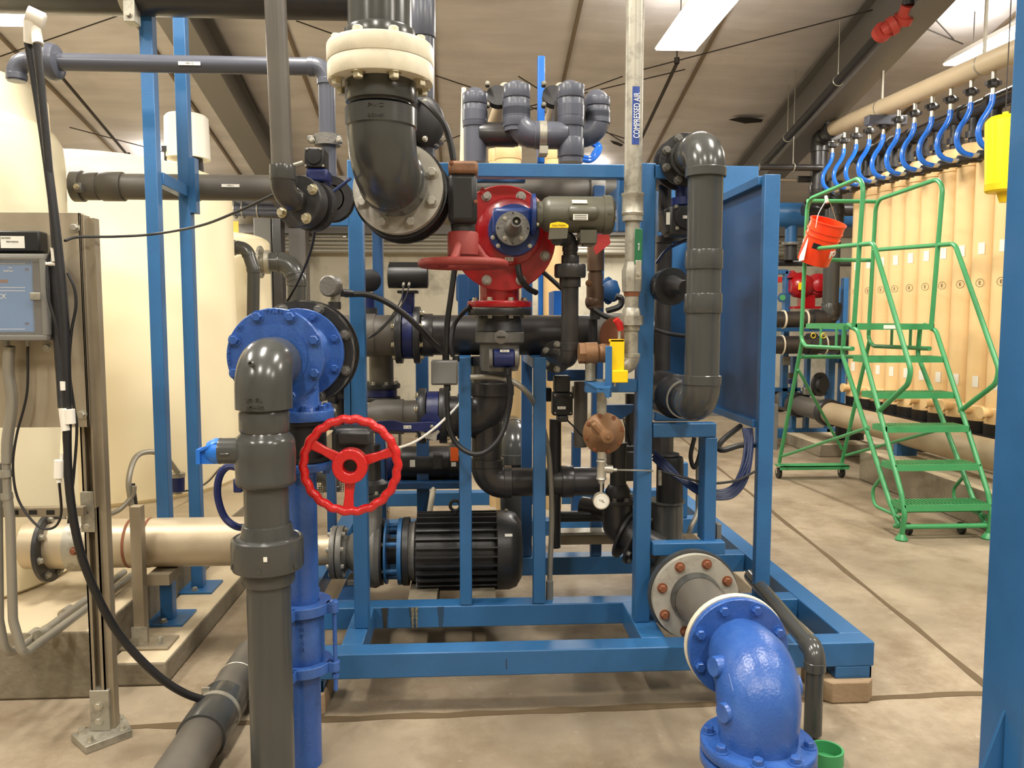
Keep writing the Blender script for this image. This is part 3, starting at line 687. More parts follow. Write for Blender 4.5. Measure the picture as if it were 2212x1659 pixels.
# ---- big horizontal line behind the columns
Yg = 4.62; z0 = P(450, 405, Yg).z; rg = S_(26.5, Yg)
t = T('overhead_pipe', 'long dusty grey pipe with white tag passing behind the blue columns and over the pumps', 'pipe', (0, Yg, z0))
xr0 = P(165, 405, Yg).x
pipe(t, (xr0, Yg, z0), (P(1336, 405, Yg).x, Yg, z0), rg, 'pvc_dusty')
sleeve(t, (P(178, 405, Yg).x, Yg, z0), (P(215, 405, Yg).x, Yg, z0), rg*1.06, 'pvc_dusty'); sleeve(t, (P(222, 405, Yg).x, Yg, z0), (P(268, 405, Yg).x, Yg, z0), rg*1.13, 'pvc_dusty')
G().lathe((P(160, 405, Yg).x, Yg, z0), X, [(0, rg*.8), (0, rg*1.2), (.05, rg*1.2), (.05, rg*.8)], 32).build('grooved_coupling', 'cast_grey', t)
q = P(170, 405, Yg-rg*1.2); G().box(q, (.05, .05, .05)).build('coupling_ear', 'cast_grey', t, .01); bolt(t, q-D*.025, -D, .012, 'bolt_zinc')
plate(t, 'V902-C', P(498, 401, Yg-rg-.002), S_(36, Yg), S_(6, Yg))
sleeve(t, (P(1273, 405, Yg).x, Yg, z0), (P(1303, 405, Yg).x, Yg, z0), rg*1.35, 'cast_grey', 'pipe_clamp')
G().ring((P(418, 405, Yg).x, Yg, z0), X, rg*1.07, rg, .03, 40).build('pipe_clamp', 'galv', t)
# ---- two blue unistrut columns
for i, (x0, x1, yb, Y, cx0, cx1, lab) in enumerate(((336, 363, 1335, 3.92, 316, 404, 'tall blue column standing nearer on the low pad, topped by the header pipe'), (406, 431, 1270, 4.38, 382, 466, 'tall blue column standing farther back on the low pad'))):
    t = T('support_column', lab, 'column', (P(350, 829, Y).x, Y, Z2))
    a = P(x0, 1050, Y).x; b = P(x1, 1050, Y).x; zt = P(330, 28, 3.92).z if i == 0 else P(400, 20, 4.38).z
    G().bx((a, Y, Z2+.012), (b, Y+.06, zt)).build('post', 'blue', t, .003)
    pc = (a+b)/2; G().bx((pc-.115, Y-.07, Z2), (pc+.1, Y+.14, Z2+.012)).build('base_plate', 'blue', t, .002)
    bolt(t, (pc, Y-.035, Z2+.012), U, .014, 'galv')
    if i: G().bx((b, Y-.005, P(420, 460, Y).z), (b+.03, Y+.06, P(420, 340, Y).z)).build('pipe_bracket', 'blue', t, .002)
    else:
        z = P(345, 380, 3.92).z; a2 = P(406, 1050, 4.38).x
        G().bar((b-.02, Y+.07, z), (a2+.03, 4.37, z-.0), .05, .06).build('cross_brace', 'blue', t, .003)
# ---- manifold of swan-neck pipes above the skid
def swan(px, py0, py1, r, Y, lab, back=.35, joints=()):
    x = P(px, 260, Y).x; t = T('swan_neck_pipe', lab, 'pipe', (x, Y, P(px, py1, Y).z))
    R_ = S_(r, Y); zt = P(px, py0, Y).z-R_*1.1
    o, tr = elbow(t, V((x, Y, 0)), V((x, Y, zt)), V((x, Y+1, zt-.35)), R_, R_*1.35, 'pvc_blue', 1.08, .9)
    pipe(t, (x, Y, P(px, py1, Y).z), (x, Y, zt-R_), R_, 'pvc_blue')
    e = V((x, Y+.0, zt)); d = V((0, 1, -.35)).normalized(); pipe(t, e+d*R_*1.5, e+d*back, R_, 'pvc_dusty')
    for a, b in joints: sleeve(t, (x, Y, P(px, b, Y).z), (x, Y, P(px, a, Y).z), R_*1.09, 'pvc_blue')
    return t, x, R_
Ym = 3.95
t1, x1_, R1 = swan(1026, 165, 352, 24, Ym, 'leftmost grey swan-neck pipe above the skid top beam', joints=((203, 226), (243, 275)))
t2, x2_, R2_ = swan(1116, 148, 285, 26, Ym-.05, 'second grey swan-neck pipe from the left, bending into the front tee', joints=((185, 213), (243, 275)))
t3, x3_, R3_ = swan(1233, 148, 352, 26, Ym-.05, 'third grey swan-neck pipe, right of the bright blue post', joints=((185, 213), (243, 275), (300, 340)))
t4, x4_, R4_ = swan(1291, 170, 262, 24, Ym+.12, 'rightmost grey swan-neck pipe, curling left behind its neighbour', joints=((212, 230),))
z = P(1150, 297, Ym).z; xm = P(1173, 297, Ym-.05).x
o, _ = elbow(t2, V((x2_, Ym-.05, 5)), V((x2_, Ym-.05, z)), V((9, Ym-.05, z)), R2_, R2_*1.5, 'pvc_blue', 1.08, .6)
pipe(t2, (x2_+.05, Ym-.05, z), (xm, Ym-.05, z), R2_*1.02, 'pvc_blue'); sleeve(t3, (xm+.002, Ym-.05, z), (x3_-.02, Ym-.05, z), R2_*1.1, 'pvc_blue', 'tee_branch')
G().ring((xm-.02, Ym-.05, z), X, R2_*1.14, R2_*1.04, .035, 40).bx((xm-.02, Ym-.1, z-R2_*1.1-.03), (xm+.02, Ym, z-R2_)).build('strap', 'galv', t3)
z = P(1150, 292, Ym).z; sleeve(t1, (x1_+.02, Ym, z), (P(1112, 292, Ym).x, Ym, z), R1*1.06, 'pvc_dark', 'tee_branch'); pipe(t1, (x1_+.1, Ym, z), (x2_+.01, Ym, z), R1, 'pvc_dark')
z = P(1291, 293, Ym+.12).z; elbow(t4, V((x4_, Ym+.12, 5)), V((x4_, Ym+.12, z)), V((-9, Ym+.12, z)), R4_, R4_*1.5, 'pvc_blue', 1.08, .6); pipe(t4, (x4_-.08, Ym+.12, z), (x3_+.0, Ym+.12, z), R4_, 'pvc_blue')
for (px, lab, pp) in ((1072, 'galvanised coupling clamp with bolts behind the second swan neck', (1076, 205)), (1193, 'galvanised coupling clamp with bolts beside the third swan neck', (1197, 205))):
    q = P(*pp, 4.15); t = T('pipe_clamp', lab, 'clamp', q)
    G().lathe(q, V((0, 1, -.4)), [(0, .045), (0, .06), (.035, .06), (.035, .045)], 24).build('clamp_ring', 'charcoal', t)
    for dz in (-.07, .06): G().box(q+V((-.055, -.01, dz*.8)), (.022, .03, .028)).build('ear', 'charcoal', t, .006); bolt(t, q+V((-.055, -.035, dz*.8)), -D, .008, 'zinc')
pipe(T('sloping_pipe', 'pale pipe slanting down behind the second swan neck', 'pipe', P(1075, 250, 4.5)), P(1095, 190, 4.3), P(1060, 290, 4.6), S_(15, 4.5), 'tan_pipe')
pipe(T('sloping_pipe', 'pale pipe slanting down behind the third swan neck', 'pipe', P(1190, 250, 4.5)), P(1215, 190, 4.3), P(1180, 290, 4.6), S_(15, 4.5), 'tan_pipe')
pipe(T('thin_pipe', 'thin cream pipe standing left of the swan-neck row', 'pipe', P(1000, 300, 4.5)), P(1002, 190, 4.4), P(998, 360, 4.4), S_(5, 4.4), 'cream')
o = pb(None, 'support_post', 1162, 1177, 120, 352, 4.35, .05, 'bright_blue'); tag(o, 'bright blue upright post between the swan-neck pipes', 'post')
# tan filter vessels behind the manifold
for i, (px, r, y0, y1, Y) in enumerate(((1098, 27, 322, 690, 5.2), (1195, 21, 322, 690, 5.6), (1070, 14, 326, 690, 5.7))):
    q = P(px, 500, Y); t = T('filter_vessel', ['wide tan filter vessel standing behind the red pump', 'tan filter vessel behind the conduit elbow right of the red pump', 'slim tan filter vessel left of the wide one behind the red pump'][i], 'vessel', (q.x, Y, ZT))
    G().cyl((q.x, Y, ZT), (q.x, Y, P(px, y0, Y).z), S_(r, Y), n=36).build('shell', 'tan', t)
    sleeve(t, (q.x, Y, P(px, y0+24, Y).z), (q.x, Y, P(px, y0-3, Y).z), S_(r*1.06, Y), 'tan', 'cap')
t = tag(pb(None, 'equipment_box', 1196, 1222, 628, 690, 5.0, .3, 'bright_blue', .005), 'bright blue box behind the conduit below the red pump', 'box')
for k, lab in enumerate(('outer loop of blue hose behind the rightmost swan neck', 'inner loop of blue hose behind the rightmost swan neck')):
    dx = k*6; cable('hose', lab, [(1255, 345-dx, 4.5), (1275, 347-dx, 4.5), (1290-dx, 335-dx, 4.55), (1296-dx, 318, 4.6), (1285-dx, 305+dx, 4.6)], .014, 'hose_blue', 'hose')
# ================================================================ FRONT LEFT: grey ball-valve riser and blue cast tee
Ya = 2.45; xa = P(571, 900, Ya).x
def za(y, Y=Ya, px=571): return P(px, y, Y).z
RG = S_(47, Ya)
t = T('pvc_riser', 'shiny grey plastic riser in the left foreground with domed elbow', 'pipe', (xa, Ya, 0))
fx = V((P(592, 770, 2.62).x, 2.62, P(592, 770, 2.62).z)); ex = P(607, 785, 2.55); d = V((.0, 1, 0))
RE = S_(54, Ya)
zc = P(572, 730, Ya).z-RE*1.1
g = G(); g.sweep([V((xa, Ya, za(872)))]+[V((xa, Ya+.07-.07*math.cos(R(i*9)), zc-.07+.07*math.sin(R(i*9)))) for i in range(11)]+[V((xa, Ya+.15, zc))], RE*1.1, 48); g.build('elbow', 'pvc', t)
G().lathe((xa, Ya, za(882)), U, [(0, RE*1.0), (0, RE*1.1), (za(872)-za(882), RE*1.1), (za(872)-za(882)+.001, RE)], 48).build('elbow_socket', 'pvc', t)
G().lathe(V((xa, Ya, 0))+U*P(560, 786, Ya-RE).z-D*(RE*1.09)+X*(-.014), V((-.15, -1, .25)), [(-.01, .009), (.003, .009), (.004, .006), (-.002, .0055)], 20).build('mould_mark', 'pvc', t)
txt(t, '90 EL', (xa-.008, Ya-RE*1.1-.001, za(858)), .011, mt='pvc', wid=.05, d=.003); txt(t, 'SCH80', (xa-.006, Ya-RE*1.1-.001, za(874)), .01, mt='pvc', wid=.055, d=.003)
pipe(t, (xa, Ya, za(930)), (xa, Ya, za(876)), RG*1.02, 'pvc')
sleeve(t, (xa, Ya, za(932)), (xa, Ya, za(887)), RG*1.12, 'pvc', lip=.08)
# ball valve
v = T('ball_valve', 'grey ball valve body with bright blue handle on the left foreground riser', 'valve', (xa, Ya, za(1050)))
h = lambda y: za(y)-za(1050)
G().lathe((xa, Ya, za(1050)), U, [(0, RG*1.1), (h(1046), RG*1.25), (h(1040), RG*1.34), (h(1036), RG*1.36), (h(1030), RG*1.32), (h(985), RG*1.37), (h(955), RG*1.35), (h(943), RG*1.25), (h(935), RG*1.08), (h(928), RG*1.04)], 56).build('valve_body', 'pvc', v)
zh = za(971); hr = S_(28, Ya)
G().lathe((xa-RG*.8, Ya-.02, zh), V((-1, -.0, 0)), [(0, hr), (S_(48, Ya), hr*.98), (S_(53, Ya), hr)], 32).build('stem_housing', 'pvc', v)
x1 = xa-RG*.8-S_(54, Ya)
G().lathe((x1, Ya-.02, zh), V((-1, 0, 0)), [(-.002, hr*.98), (S_(10, Ya), hr*.98), (S_(14, Ya), hr*.9), (S_(24, Ya), hr*.72)], 28).build('handle_hub', 'bright_blue', v)
g = G(); x2 = x1-S_(42, Ya)
g.prism([(x1-.01, Ya-.04, zh-hr*.9), (x2+.01, Ya-.04, zh-hr*.9), (x2, Ya-.04, zh-hr*.5), (x2, Ya-.04, zh+hr*.2), (x2+.012, Ya-.04, zh+hr*.3), (x1-.012, Ya-.04, zh+hr*.75)], (0, .012, 0))
g.prism([(x2, Ya-.055, zh-hr*.85), (x2+.012, Ya-.055, zh-hr*.85), (x2+.012, Ya-.055, zh+.01), (x2, Ya-.055, zh+.01)], (0, .05, 0))
g.prism([(x2, Ya-.055, zh-hr*.05), (x1, Ya-.05, zh+hr*.62), (x1, Ya-.01, zh+hr*.62), (x2, Ya-.01, zh-hr*.05)], (0, 0, .006)).build('handle', 'bright_blue', v)
G().bx((x1+.012, Ya-.055-hr*.2, zh-hr*.2), (x1+.04, Ya-.02, zh+.0)).build('stop_tab', 'pvc', v, .003)
t2 = t
pipe(t, (xa, Ya, za(1140)), (xa, Ya, za(1044)), RG, 'pvc')
G().lathe((xa, Ya, za(1160)), U, [(0, RG*1.4), (.002, RG*1.38), (.004, RG*1.2), (za(1130)-za(1160)-.003, RG*1.1), (za(1130)-za(1160), RG*.99)], 48).build('union_end', 'pvc', t)
G().lathe((xa, Ya, za(1228)), U, [(0, RG*1.45), (.004, RG*1.57), (.012, RG*1.62), (za(1172)-za(1228), RG*1.63), (za(1161)-za(1228), RG*1.6), (za(1158)-za(1228), RG*1.5), (za(1158)-za(1228)-.004, RG*1.38), (za(1165)-za(1228), RG*1.3)], 56).build('union_nut', 'pvc', t)
g = G()
for a in range(12):
    if a % 2: q = V((math.cos(TAU*a/12), math.sin(TAU*a/12), 0)); g.obox(V((xa, Ya, za(1212)))+q*RG*1.62, q, U.cross(q), (.006, .012, .016))
g.build('grip_rib', 'pvc', t)
G().box(P(573, 1209, Ya-RG*1.63-.001), (.011, .002, .014)).build('paper_scrap', 'label', t)
sleeve(t, (xa, Ya, za(1258)), (xa, Ya, za(1226)), RG*1.2, 'pvc', lip=.1)
pipe(t, (xa, Ya, 0), (xa, Ya, za(1250)), RG*.995, 'pvc')
# ---- ductile tee, black valve and blue standpipe
Yd = 2.8; xd = P(652, 1250, Yd).x; zd = lambda y: P(652, y, Yd).z; RP = S_(35.5, Yd)
t = T('cast_tee', 'blue painted cast iron tee with raised lettering in the left foreground', 'pipe', (xd, Yd, zd(900)))
c1 = V((P(594, 770, 2.62).x, 2.62, P(594, 770, 2.62).z)); c2 = V((c1.x+.012, 2.95, c1.z-.003)); ax1 = (c2-c1).normalized()
f = flange(t, c1, ax1, S_(103, 2.62), .022, 'cast_blue', 8, .0155, 'cast_blue', S_(91, 2.62), ph=.5, side=-1, skip=())
f2 = flange(t, c2-ax1*.02, ax1, S_(95, 2.95), .024, 'cast_blue', 8, .0135, 'cast_blue', S_(83, 2.95), ph=.5, side=-1)
G().lathe(c1-ax1*.006, ax1, [(0, RE*1.16), (.0, RE*1.38), (.008, RE*1.3)], 40).build('flange_collar', 'cast_blue', t)
G().lathe(c1+ax1*.02, ax1, [(0, .115), (.03, .088), (.26, .088), (.29, .115)], 40).build('run_body', 'cast_blue', t)
zb = zd(884)
G().lathe((xd, Yd, zb-.001), U, [(0, .083), (.02, .0735), (.09, .072), (c1.z-zb, .08)], 40).build('branch_body', 'cast_blue', t)
g = G().prism([(xd-.03, Yd-.08, c1.z-.05), (xd+.07, Yd-.085, c1.z-.02), (xd+.072, Yd-.06, c1.z-.12), (xd+.0, Yd-.06, zb+.03)], (0, .04, 0)); g.build('web', 'cast_blue', t, .004)
flange(t, (xd+.012, Yd, zd(905)), U, S_(68, Yd), S_(21, Yd), 'cast_blue', 8, .015, 'cast_blue', S_(54, Yd), ph=.4, side=1)
def arctxt(s, a0, da, rad, hh):
    x_, z_ = X, U
    for i, ch in enumerate(s):
        a = R(a0+da*i); q = c1+(X*math.sin(a)+U*math.cos(a))*rad-ax1*.0015
        txt(f, ch, q, hh, X*math.cos(a)-U*math.sin(a), X*math.sin(a)+U*math.cos(a), 'cast_blue', .003)
arctxt('TYLER', -9, 5.0, S_(96, 2.62), .012); arctxt('USA', 44, 5, S_(95, 2.62), .012); arctxt('DI', -50, 5, S_(94, 2.62), .012); arctxt('UXCXSWX', -98, 5, S_(97, 2.62), .009)
txt(f, '4X4', c1+X*.1-U*.02-ax1*.0015, .012, V((0,0,-1)), X, 'cast_blue', .003)
# black butterfly valve behind tee
t = T('butterfly_valve', 'ribbed black wafer valve bolted behind the blue cast tee', 'valve', c2)
q = c2+ax1*.03; rv = S_(112, 3.0)
G().ring(q, ax1, rv, .1, .012, 48).lathe(q, ax1, [(0, .115), (.1, .115)], 40).ring(q+ax1*.09, ax1, rv, .1, .012, 48).build('valve_body', 'charcoal', t)
g = G(); x_, y_, z_ = frame(ax1)
for i in range(18):
    a = TAU*i/18; d_ = x_*math.cos(a)+y_*math.sin(a); g.bar(q+ax1*.05+d_*.11, q+ax1*.05+d_*(rv-.004), .08, .006, ax1)
g.build('rib', 'charcoal', t); bolts(t, q-ax1*.001, -ax1, rv*.88, 8, .0145, 'cast_grey', .5)
G().ring(q+ax1*.0, ax1, rv*1.0, rv*.97, .004, 48).build('gasket_rim', 'flange_grey', t)
pipe(t, q+ax1*.1, q+ax1*.75, .088, 'pvc_dark', 'outlet_pipe')
# black valve under the tee
t = T('gate_valve', 'black gear-operated valve below the blue tee with large red handwheel', 'valve', (xd, Yd, zd(990)))
G().lathe((xd+.01, Yd, zd(992)), U, [(0, .1), (.012, .1), (.014, .085), (zd(915)-zd(992), .085), (zd(913)-zd(992), .1), (zd(905)-zd(992)-.001, .1)], 40).build('valve_body', 'black', t)
a, b = bxp(715, 800, 925, 1005, 2.68, .12); G().bx(a, b).build('gearbox', 'black', t, .02)
a, b = bxp(730, 800, 932, 962, 2.66, .1); G().bx(a, b).build('gearbox_cover', 'charcoal', t, .01)
wc = P(757, 1006, 2.5); G().cyl(wc+D*.02, P(757, 1000, 2.69), .022, n=20).build('input_shaft', 'black', t)
Rw = S_(101, 2.5); ww = T('dummy', None, None); bpy.data.objects.remove(ww)
g = G().torus(wc+D*.005, D, Rw, S_(9.5, 2.5), 132, 14, wav=S_(1.6, 2.5), wn=22); g.build('handwheel_rim', 'wheel_red', t)
g = G()
for a in (150, 18, 266):
    a = R(a); d_ = X*math.cos(a)+U*math.sin(a); s_ = X*-math.sin(a)+U*math.cos(a)
    pts = []
    q0 = wc+D*.012+d_*S_(28, 2.5); q1 = wc+D*.006+d_*(Rw-S_(3, 2.5)); w0, w1, w2 = S_(12, 2.5), S_(9.5, 2.5), S_(16, 2.5)
    poly = [q0+s_*w0, q0*.45+q1*.55+s_*w1, q0*.15+q1*.85+s_*w1*1.15, q1+s_*w2, q1-s_*w2, q0*.15+q1*.85-s_*w1*1.15, q0*.45+q1*.55-s_*w1, q0-s_*w0]
    g.prism([p-D*.007 for p in poly], D*.014)
sp = g.build('handwheel_spoke', 'wheel_red', t, .004)
hb = G(); r0, r1 = S_(15, 2.5), S_(38, 2.5)
hb.ring(wc-D*.02, D, r1, r0, .045, 44); hb.build('handwheel_hub', 'wheel_red', t, .004)
G().cyl(wc+D*.018, wc+D*.02, r0, n=24).build('shaft_end', 'black', t)
for i, ch in enumerate('OPEN'):
    a = R(212+i*5); d_ = X*math.cos(a)+U*math.sin(a); txt(t, ch, wc+d_*Rw-D*.0135, .009, V((-math.sin(a), 0, math.cos(a))), -d_, 'wheel_red', .002)
# standpipe
t = T('standpipe', 'bright blue ductile iron standpipe rising from the floor beside the grey riser', 'pipe', (xd, Yd, 0))
flange(t, (xd+.01, Yd, zd(1010)), U, S_(70, Yd), S_(16, Yd), 'cast_blue', 8, .013, 'cast_blue', S_(57, Yd), ph=.4, side=-1)
pipe(t, (xd, Yd, 0), (xd, Yd, zd(1008)), RP, 'cast_blue')
t = T('pipe_coupling', 'blue bolted sleeve coupling around the blue standpipe', 'coupling', (xd, Yd, zd(1450)))
G().lathe((xd, Yd, zd(1425)), U, [(0, RP*1.24), (.01, RP*1.3), (zd(1325)-zd(1425)-.01, RP*1.3), (zd(1325)-zd(1425), RP*1.24)], 40).build('sleeve', 'cast_blue', t)
for yy, dy in ((1308, 1), (1420, -1)):
    g = G().ring((xd, Yd, zd(yy+ (10 if dy > 0 else 24))), U, RP*1.75, RP*1.02, S_(22, Yd), 48)
    for k in range(4):
        a = R(-12+90*k); q = V((xd+math.cos(a)*RP*2.02, Yd+math.sin(a)*RP*2.02, zd(yy+(10 if dy > 0 else 24))))
        g.lathe(q, U, [(0, .018), (S_(22, Yd), .018)], 20).obox(q-V((math.cos(a), math.sin(a), 0))*.012+U*S_(11, Yd), (math.cos(a), math.sin(a), 0), (-math.sin(a), math.cos(a), 0), (.03, .034, S_(22, Yd)))
    g.build('gland_ring', 'cast_blue', t, .002)
for k in range(4):
    a = R(-12+90*k); q = V((xd+math.cos(a)*RP*2.06, Yd+math.sin(a)*RP*2.06, 0))
    r = G().cyl(q+U*zd(1486), q+U*zd(1300), .0075, n=12).build('tie_rod', 'cast_blue', t)
    G().lathe(q+U*zd(1298), U, [(0, .017), (.006, .016), (.012, .008)], 20).build('rod_head', 'cast_blue', r)
    G().lathe(q+U*zd(1458), U, [(0, .013), (.014, .013)], 6).build('nut', 'cast_blue', r)
txt(t, 'D.I. 4 IN', (xd+.012, Yd-RP*1.31, zd(1360)), .014, V((0,0,1)), V((-1,0,0)), 'cast_blue', .003, wid=.1)
# ---- blue hose loop by the riser (partly behind)
cable('hose', 'dark blue hose looping from behind the ball valve down to the stainless pipe', [(520, 1012, 2.75), (492, 1008, 2.75), (474, 1030, 2.75), (470, 1070, 2.75), (484, 1115, 2.75), (512, 1138, 2.75), (545, 1136, 2.8)], .013, 'valve_blue', 'hose')
tag(pb(None, 'valve_block', 503, 522, 1035, 1065, 2.72, .06, 'valve_blue', .005), 'small dark blue block half hidden behind the grey riser', 'block')
# ================================================================ LEFT: floor pipe, strut stand, panel
t = T('drain_pipe', 'fat grey pipe lying on the floor at the lower left, running toward the viewer', 'pipe', P(415, 1640, 2.75))
q0 = P(405, 1659, 2.7); q0.z = .082; r_ = .08
pipe(t, (q0.x, 2.2, q0.z), (q0.x, 3.55, q0.z), r_, 'pvc_dusty'); sleeve(t, (q0.x, 2.84, q0.z), (q0.x, 3.12, q0.z), r_*1.14, 'pvc')
G().ring((q0.x, 3.0, q0.z), D, r_*1.16, r_*1.13, .025, 40).build('tape_band', 'galv', t)
G().torus((q0.x, 3.3, q0.z), D, r_*1.02, .003, 32, 6).build('hose_clamp', 'zinc', t)
G().box((q0.x-.04, 3.03, q0.z+r_*1.15), (.03, .012, .02)).build('clamp_screw', 'zinc', t)
t = T('strut_stand', 'galvanised strut post on a square floor plate at far left, carrying the instrument panel', 'stand', P(205, 1600, 3.0))
Ys = 3.02; a = P(180, 1100, Ys).x; b = P(212, 1100, Ys).x; g = G()
zt = P(196, 470, Ys).z
g.bx((a, Ys, .02), (a+.006, Ys+.045, zt)).bx((b-.006, Ys, .02), (b, Ys+.045, zt)).bx((a, Ys+.04, .02), (b, Ys+.045, zt)).bx((a, Ys, .02), (a+.016, Ys+.004, zt)).bx((b-.016, Ys, .02), (b, Ys+.004, zt)).build('strut_channel', 'strut', t)
G().bx((b+.0, Ys+.01, .02), (b+.025, Ys+.05, zt)).build('side_channel', 'strut', t)
cx = (a+b)/2
G().prism([(cx-.1, Ys-.02, 0), (cx, Ys-.12, 0), (cx+.12, Ys-.0, 0), (cx+.03, Ys+.13, 0)], (0, 0, .03)).build('base_plate', 'galv', t, .003)
for dx, dy in ((-.06, -.02), (.0, -.08), (.085, 0), (.03, .08)): bolt(t, (cx+dx, Ys+dy, .03), U, .012, 'zinc', .02)
G().bx((a-.006, Ys-.006, .03), (b+.012, Ys+.052, .19)).build('post_foot', 'galv', t, .002)
for z in (.07, .13): bolt(t, (cx, Ys-.006, z), -D, .012, 'zinc', .006)
for y0, y1 in ((1062, 1150),):
    A, B = bxp(174, 204, y0, y1, Ys-.006, .006); G().bx(A, B).build('splice_plate', 'galv', t, .002)
bolt(t, P(189, 1137, Ys-.006), -D, .01, 'zinc', .006); G().cyl(P(189, 1106, Ys-.0065), P(189, 1106, Ys-.0055), .007, n=14).build('bolt_hole', 'black', t)
t = T('instrument_panel', 'stainless steel backing sheet bolted to the strut stand', 'panel', P(90, 925, 3.0))
A = P(-260, 700, 3.0); B = P(186, 700, 3.0); z1, z0_ = P(90, 460, 3.0).z, P(90, 922, 3.0).z
G().bx((A.x, 2.985, z0_), (B.x, 2.995, z1)).bx((B.x-.006, 2.985, z0_), (B.x, 3.02, z1)).build('sheet', 'panel_steel', t, .001)
A2 = P(207, 700, 3.06).x
G().bx((B.x+.001, 3.0, .9), (A2, 3.05, z1-.005)).build('edge_angle', 'strut', t, .001)
for px, py in ((162, 492), (178, 895), (102, 750)): bolt(t, P(px, py, 2.985), -D, .013, 'zinc', .012)
# lower slotted cross rail
t = T('slotted_rail', 'slotted galvanised strut rail across the lower left with conduit clamps', 'rail', P(60, 1108, 3.0))
A, B = bxp(-200, 180, 1098, 1118, 2.97, .03); g = G().bx(A, B); g.build('channel', 'strut', t, .002)
for px in (-20, 22, 62, 100): A, B = bxp(px, px+18, 1102, 1112, 2.9695, .001); G().bx(A, B).build('slot', 'black', t)
# controller
t = T('controller', 'blue-faced electronic controller in a clear-lidded box at the left edge', 'controller', P(40, 735, 2.9))
A, B = bxp(-110, 100, 550, 735, 2.86, .12); G().bx((A.x, 2.9, A.z), (B.x, 2.985, B.z)).build('housing', 'charcoal', t, .02)
A, B = bxp(-100, 70, 562, 718, 2.885, .012); G().bx(A, B).build('face_panel', 'ctrl_blue', t, .004)
A, B = bxp(-112, 101, 548, 736, 2.852, .002); G().bx((A.x, 2.852, A.z), (B.x, 2.878, B.z)).build('clear_lid', 'clear', t, .012)
g = G().ring((0,0,0), D, .001, .0005, .001, 3); g = G()
for (x0, x1, y0, y1) in ((-112, 101, 548, 560), (-112, 101, 724, 736), (88, 101, 560, 724), (-112, -100, 560, 724)):
    A, B = bxp(x0, x1, y0, y1, 2.86, .03); g.bx(A, B)
g.build('lid_rim', 'box_grey', t, .003)
A, B = bxp(64, 86, 632, 648, 2.845, .01); G().bx(A, B).build('latch', 'galv', t, .002)
for yy in (569, 621, 628, 711): A, B = bxp(-100, 54, yy-.6, yy+.6, 2.8845, .0005); G().bx(A, B).build('printed_line', 'ink_white', t)
txt(t, 'CX', P(3, 640, 2.884), S_(10, 2.88), mt='ink_white'); txt(t, 'SetPoint', P(18, 585, 2.884), S_(4, 2.88), mt='ink_white'); txt(t, 'Run', P(23, 578, 2.884), S_(3, 2.88), mt='ink_white')
A, B = bxp(-14, 17, 604, 611, 2.884, .001); G().bx(A, B).build('display_slot', 'rust', t)
for yy in (582, 699): A, B = bxp(54, 62, yy-2.5, yy+2.5, 2.884, .001); G().bx(A, B).build('button', 'valve_blue', t)
for px in (12, 60): G().cyl(P(px, 736, 2.92), P(px, 748, 2.92), .014 if px < 20 else .008, n=14).build('cable_gland', 'galv', t)
t = T('battery_box', 'black box with torn white label above the controller', 'box', P(40, 543, 2.92))
A, B = bxp(-90, 85, 498, 544, 2.92, .06); G().bx(A, B).build('case', 'black', t, .006)
A, B = bxp(1, 53, 510, 536, 2.9195, .0005); lp = G().bx(A, B).build('label_plate', 'label', t)
txt(lp, 'CAUTION', P(12, 514, 2.919), S_(3, 2.92)); txt(lp, 'READ MANUAL', P(27, 522, 2.919), S_(2.5, 2.92))
tag(G().sweep(spline([P(*p) for p in [(20, 748, 2.92), (18, 800, 2.93), (26, 870, 2.93), (16, 950, 2.93), (15, 1000, 2.93)]], 8), .019, 14).build('flexible_conduit', 'conduit'), 'thick grey flexible conduit dropping below the controller', 'conduit')
t = T('conduit', 'grey rigid conduit with threaded unions dropping to the conduits on the pad', 'conduit', P(15, 1010, 2.95))
for r, a, b in ((.014, 1000, 1070), (.022, 1015, 1030), (.02, 1065, 1078)): G().cyl(P(14, a, 2.93), P(16, b, 2.93), r, n=16).build('coupling' if r > .015 else 'pipe', 'conduit', t)
G().sweep(rpath([P(16, 1070, 2.93), P(22, 1120, 2.93), P(28, 1340, 2.94), P(50, 1416, 2.94), P(70, 1400, 3.0), P(288, 1240, 4.02)], .12), .0165, 14).build('bent_tube', 'conduit', t)
for px, py, Y in ((82, 1374, 3.12), (170, 1324, 3.55)): G().lathe(P(px, py, Y), P(288, 1240, 4.02)-P(70, 1400, 3.0), [(0, .022), (.07, .022)], 16).build('coupling', 'galv', t)
t = T('conduit', 'second grey conduit bending onto the tall pad, left of its twin', 'conduit', P(0, 1300, 2.9))
G().sweep(rpath([P(-6, 1000, 2.97), P(-2, 1340, 2.97), P(12, 1416, 2.98), P(50, 1396, 3.08), P(268, 1236, 4.02)], .12), .0165, 14).build('bent_tube', 'conduit', t)
for px, py, Y in ((60, 1380, 3.2), (135, 1328, 3.5)): G().lathe(P(px, py, Y), P(268, 1236, 4.02)-P(50, 1396, 3.08), [(0, .022), (.07, .022)], 16).build('coupling', 'galv', t)
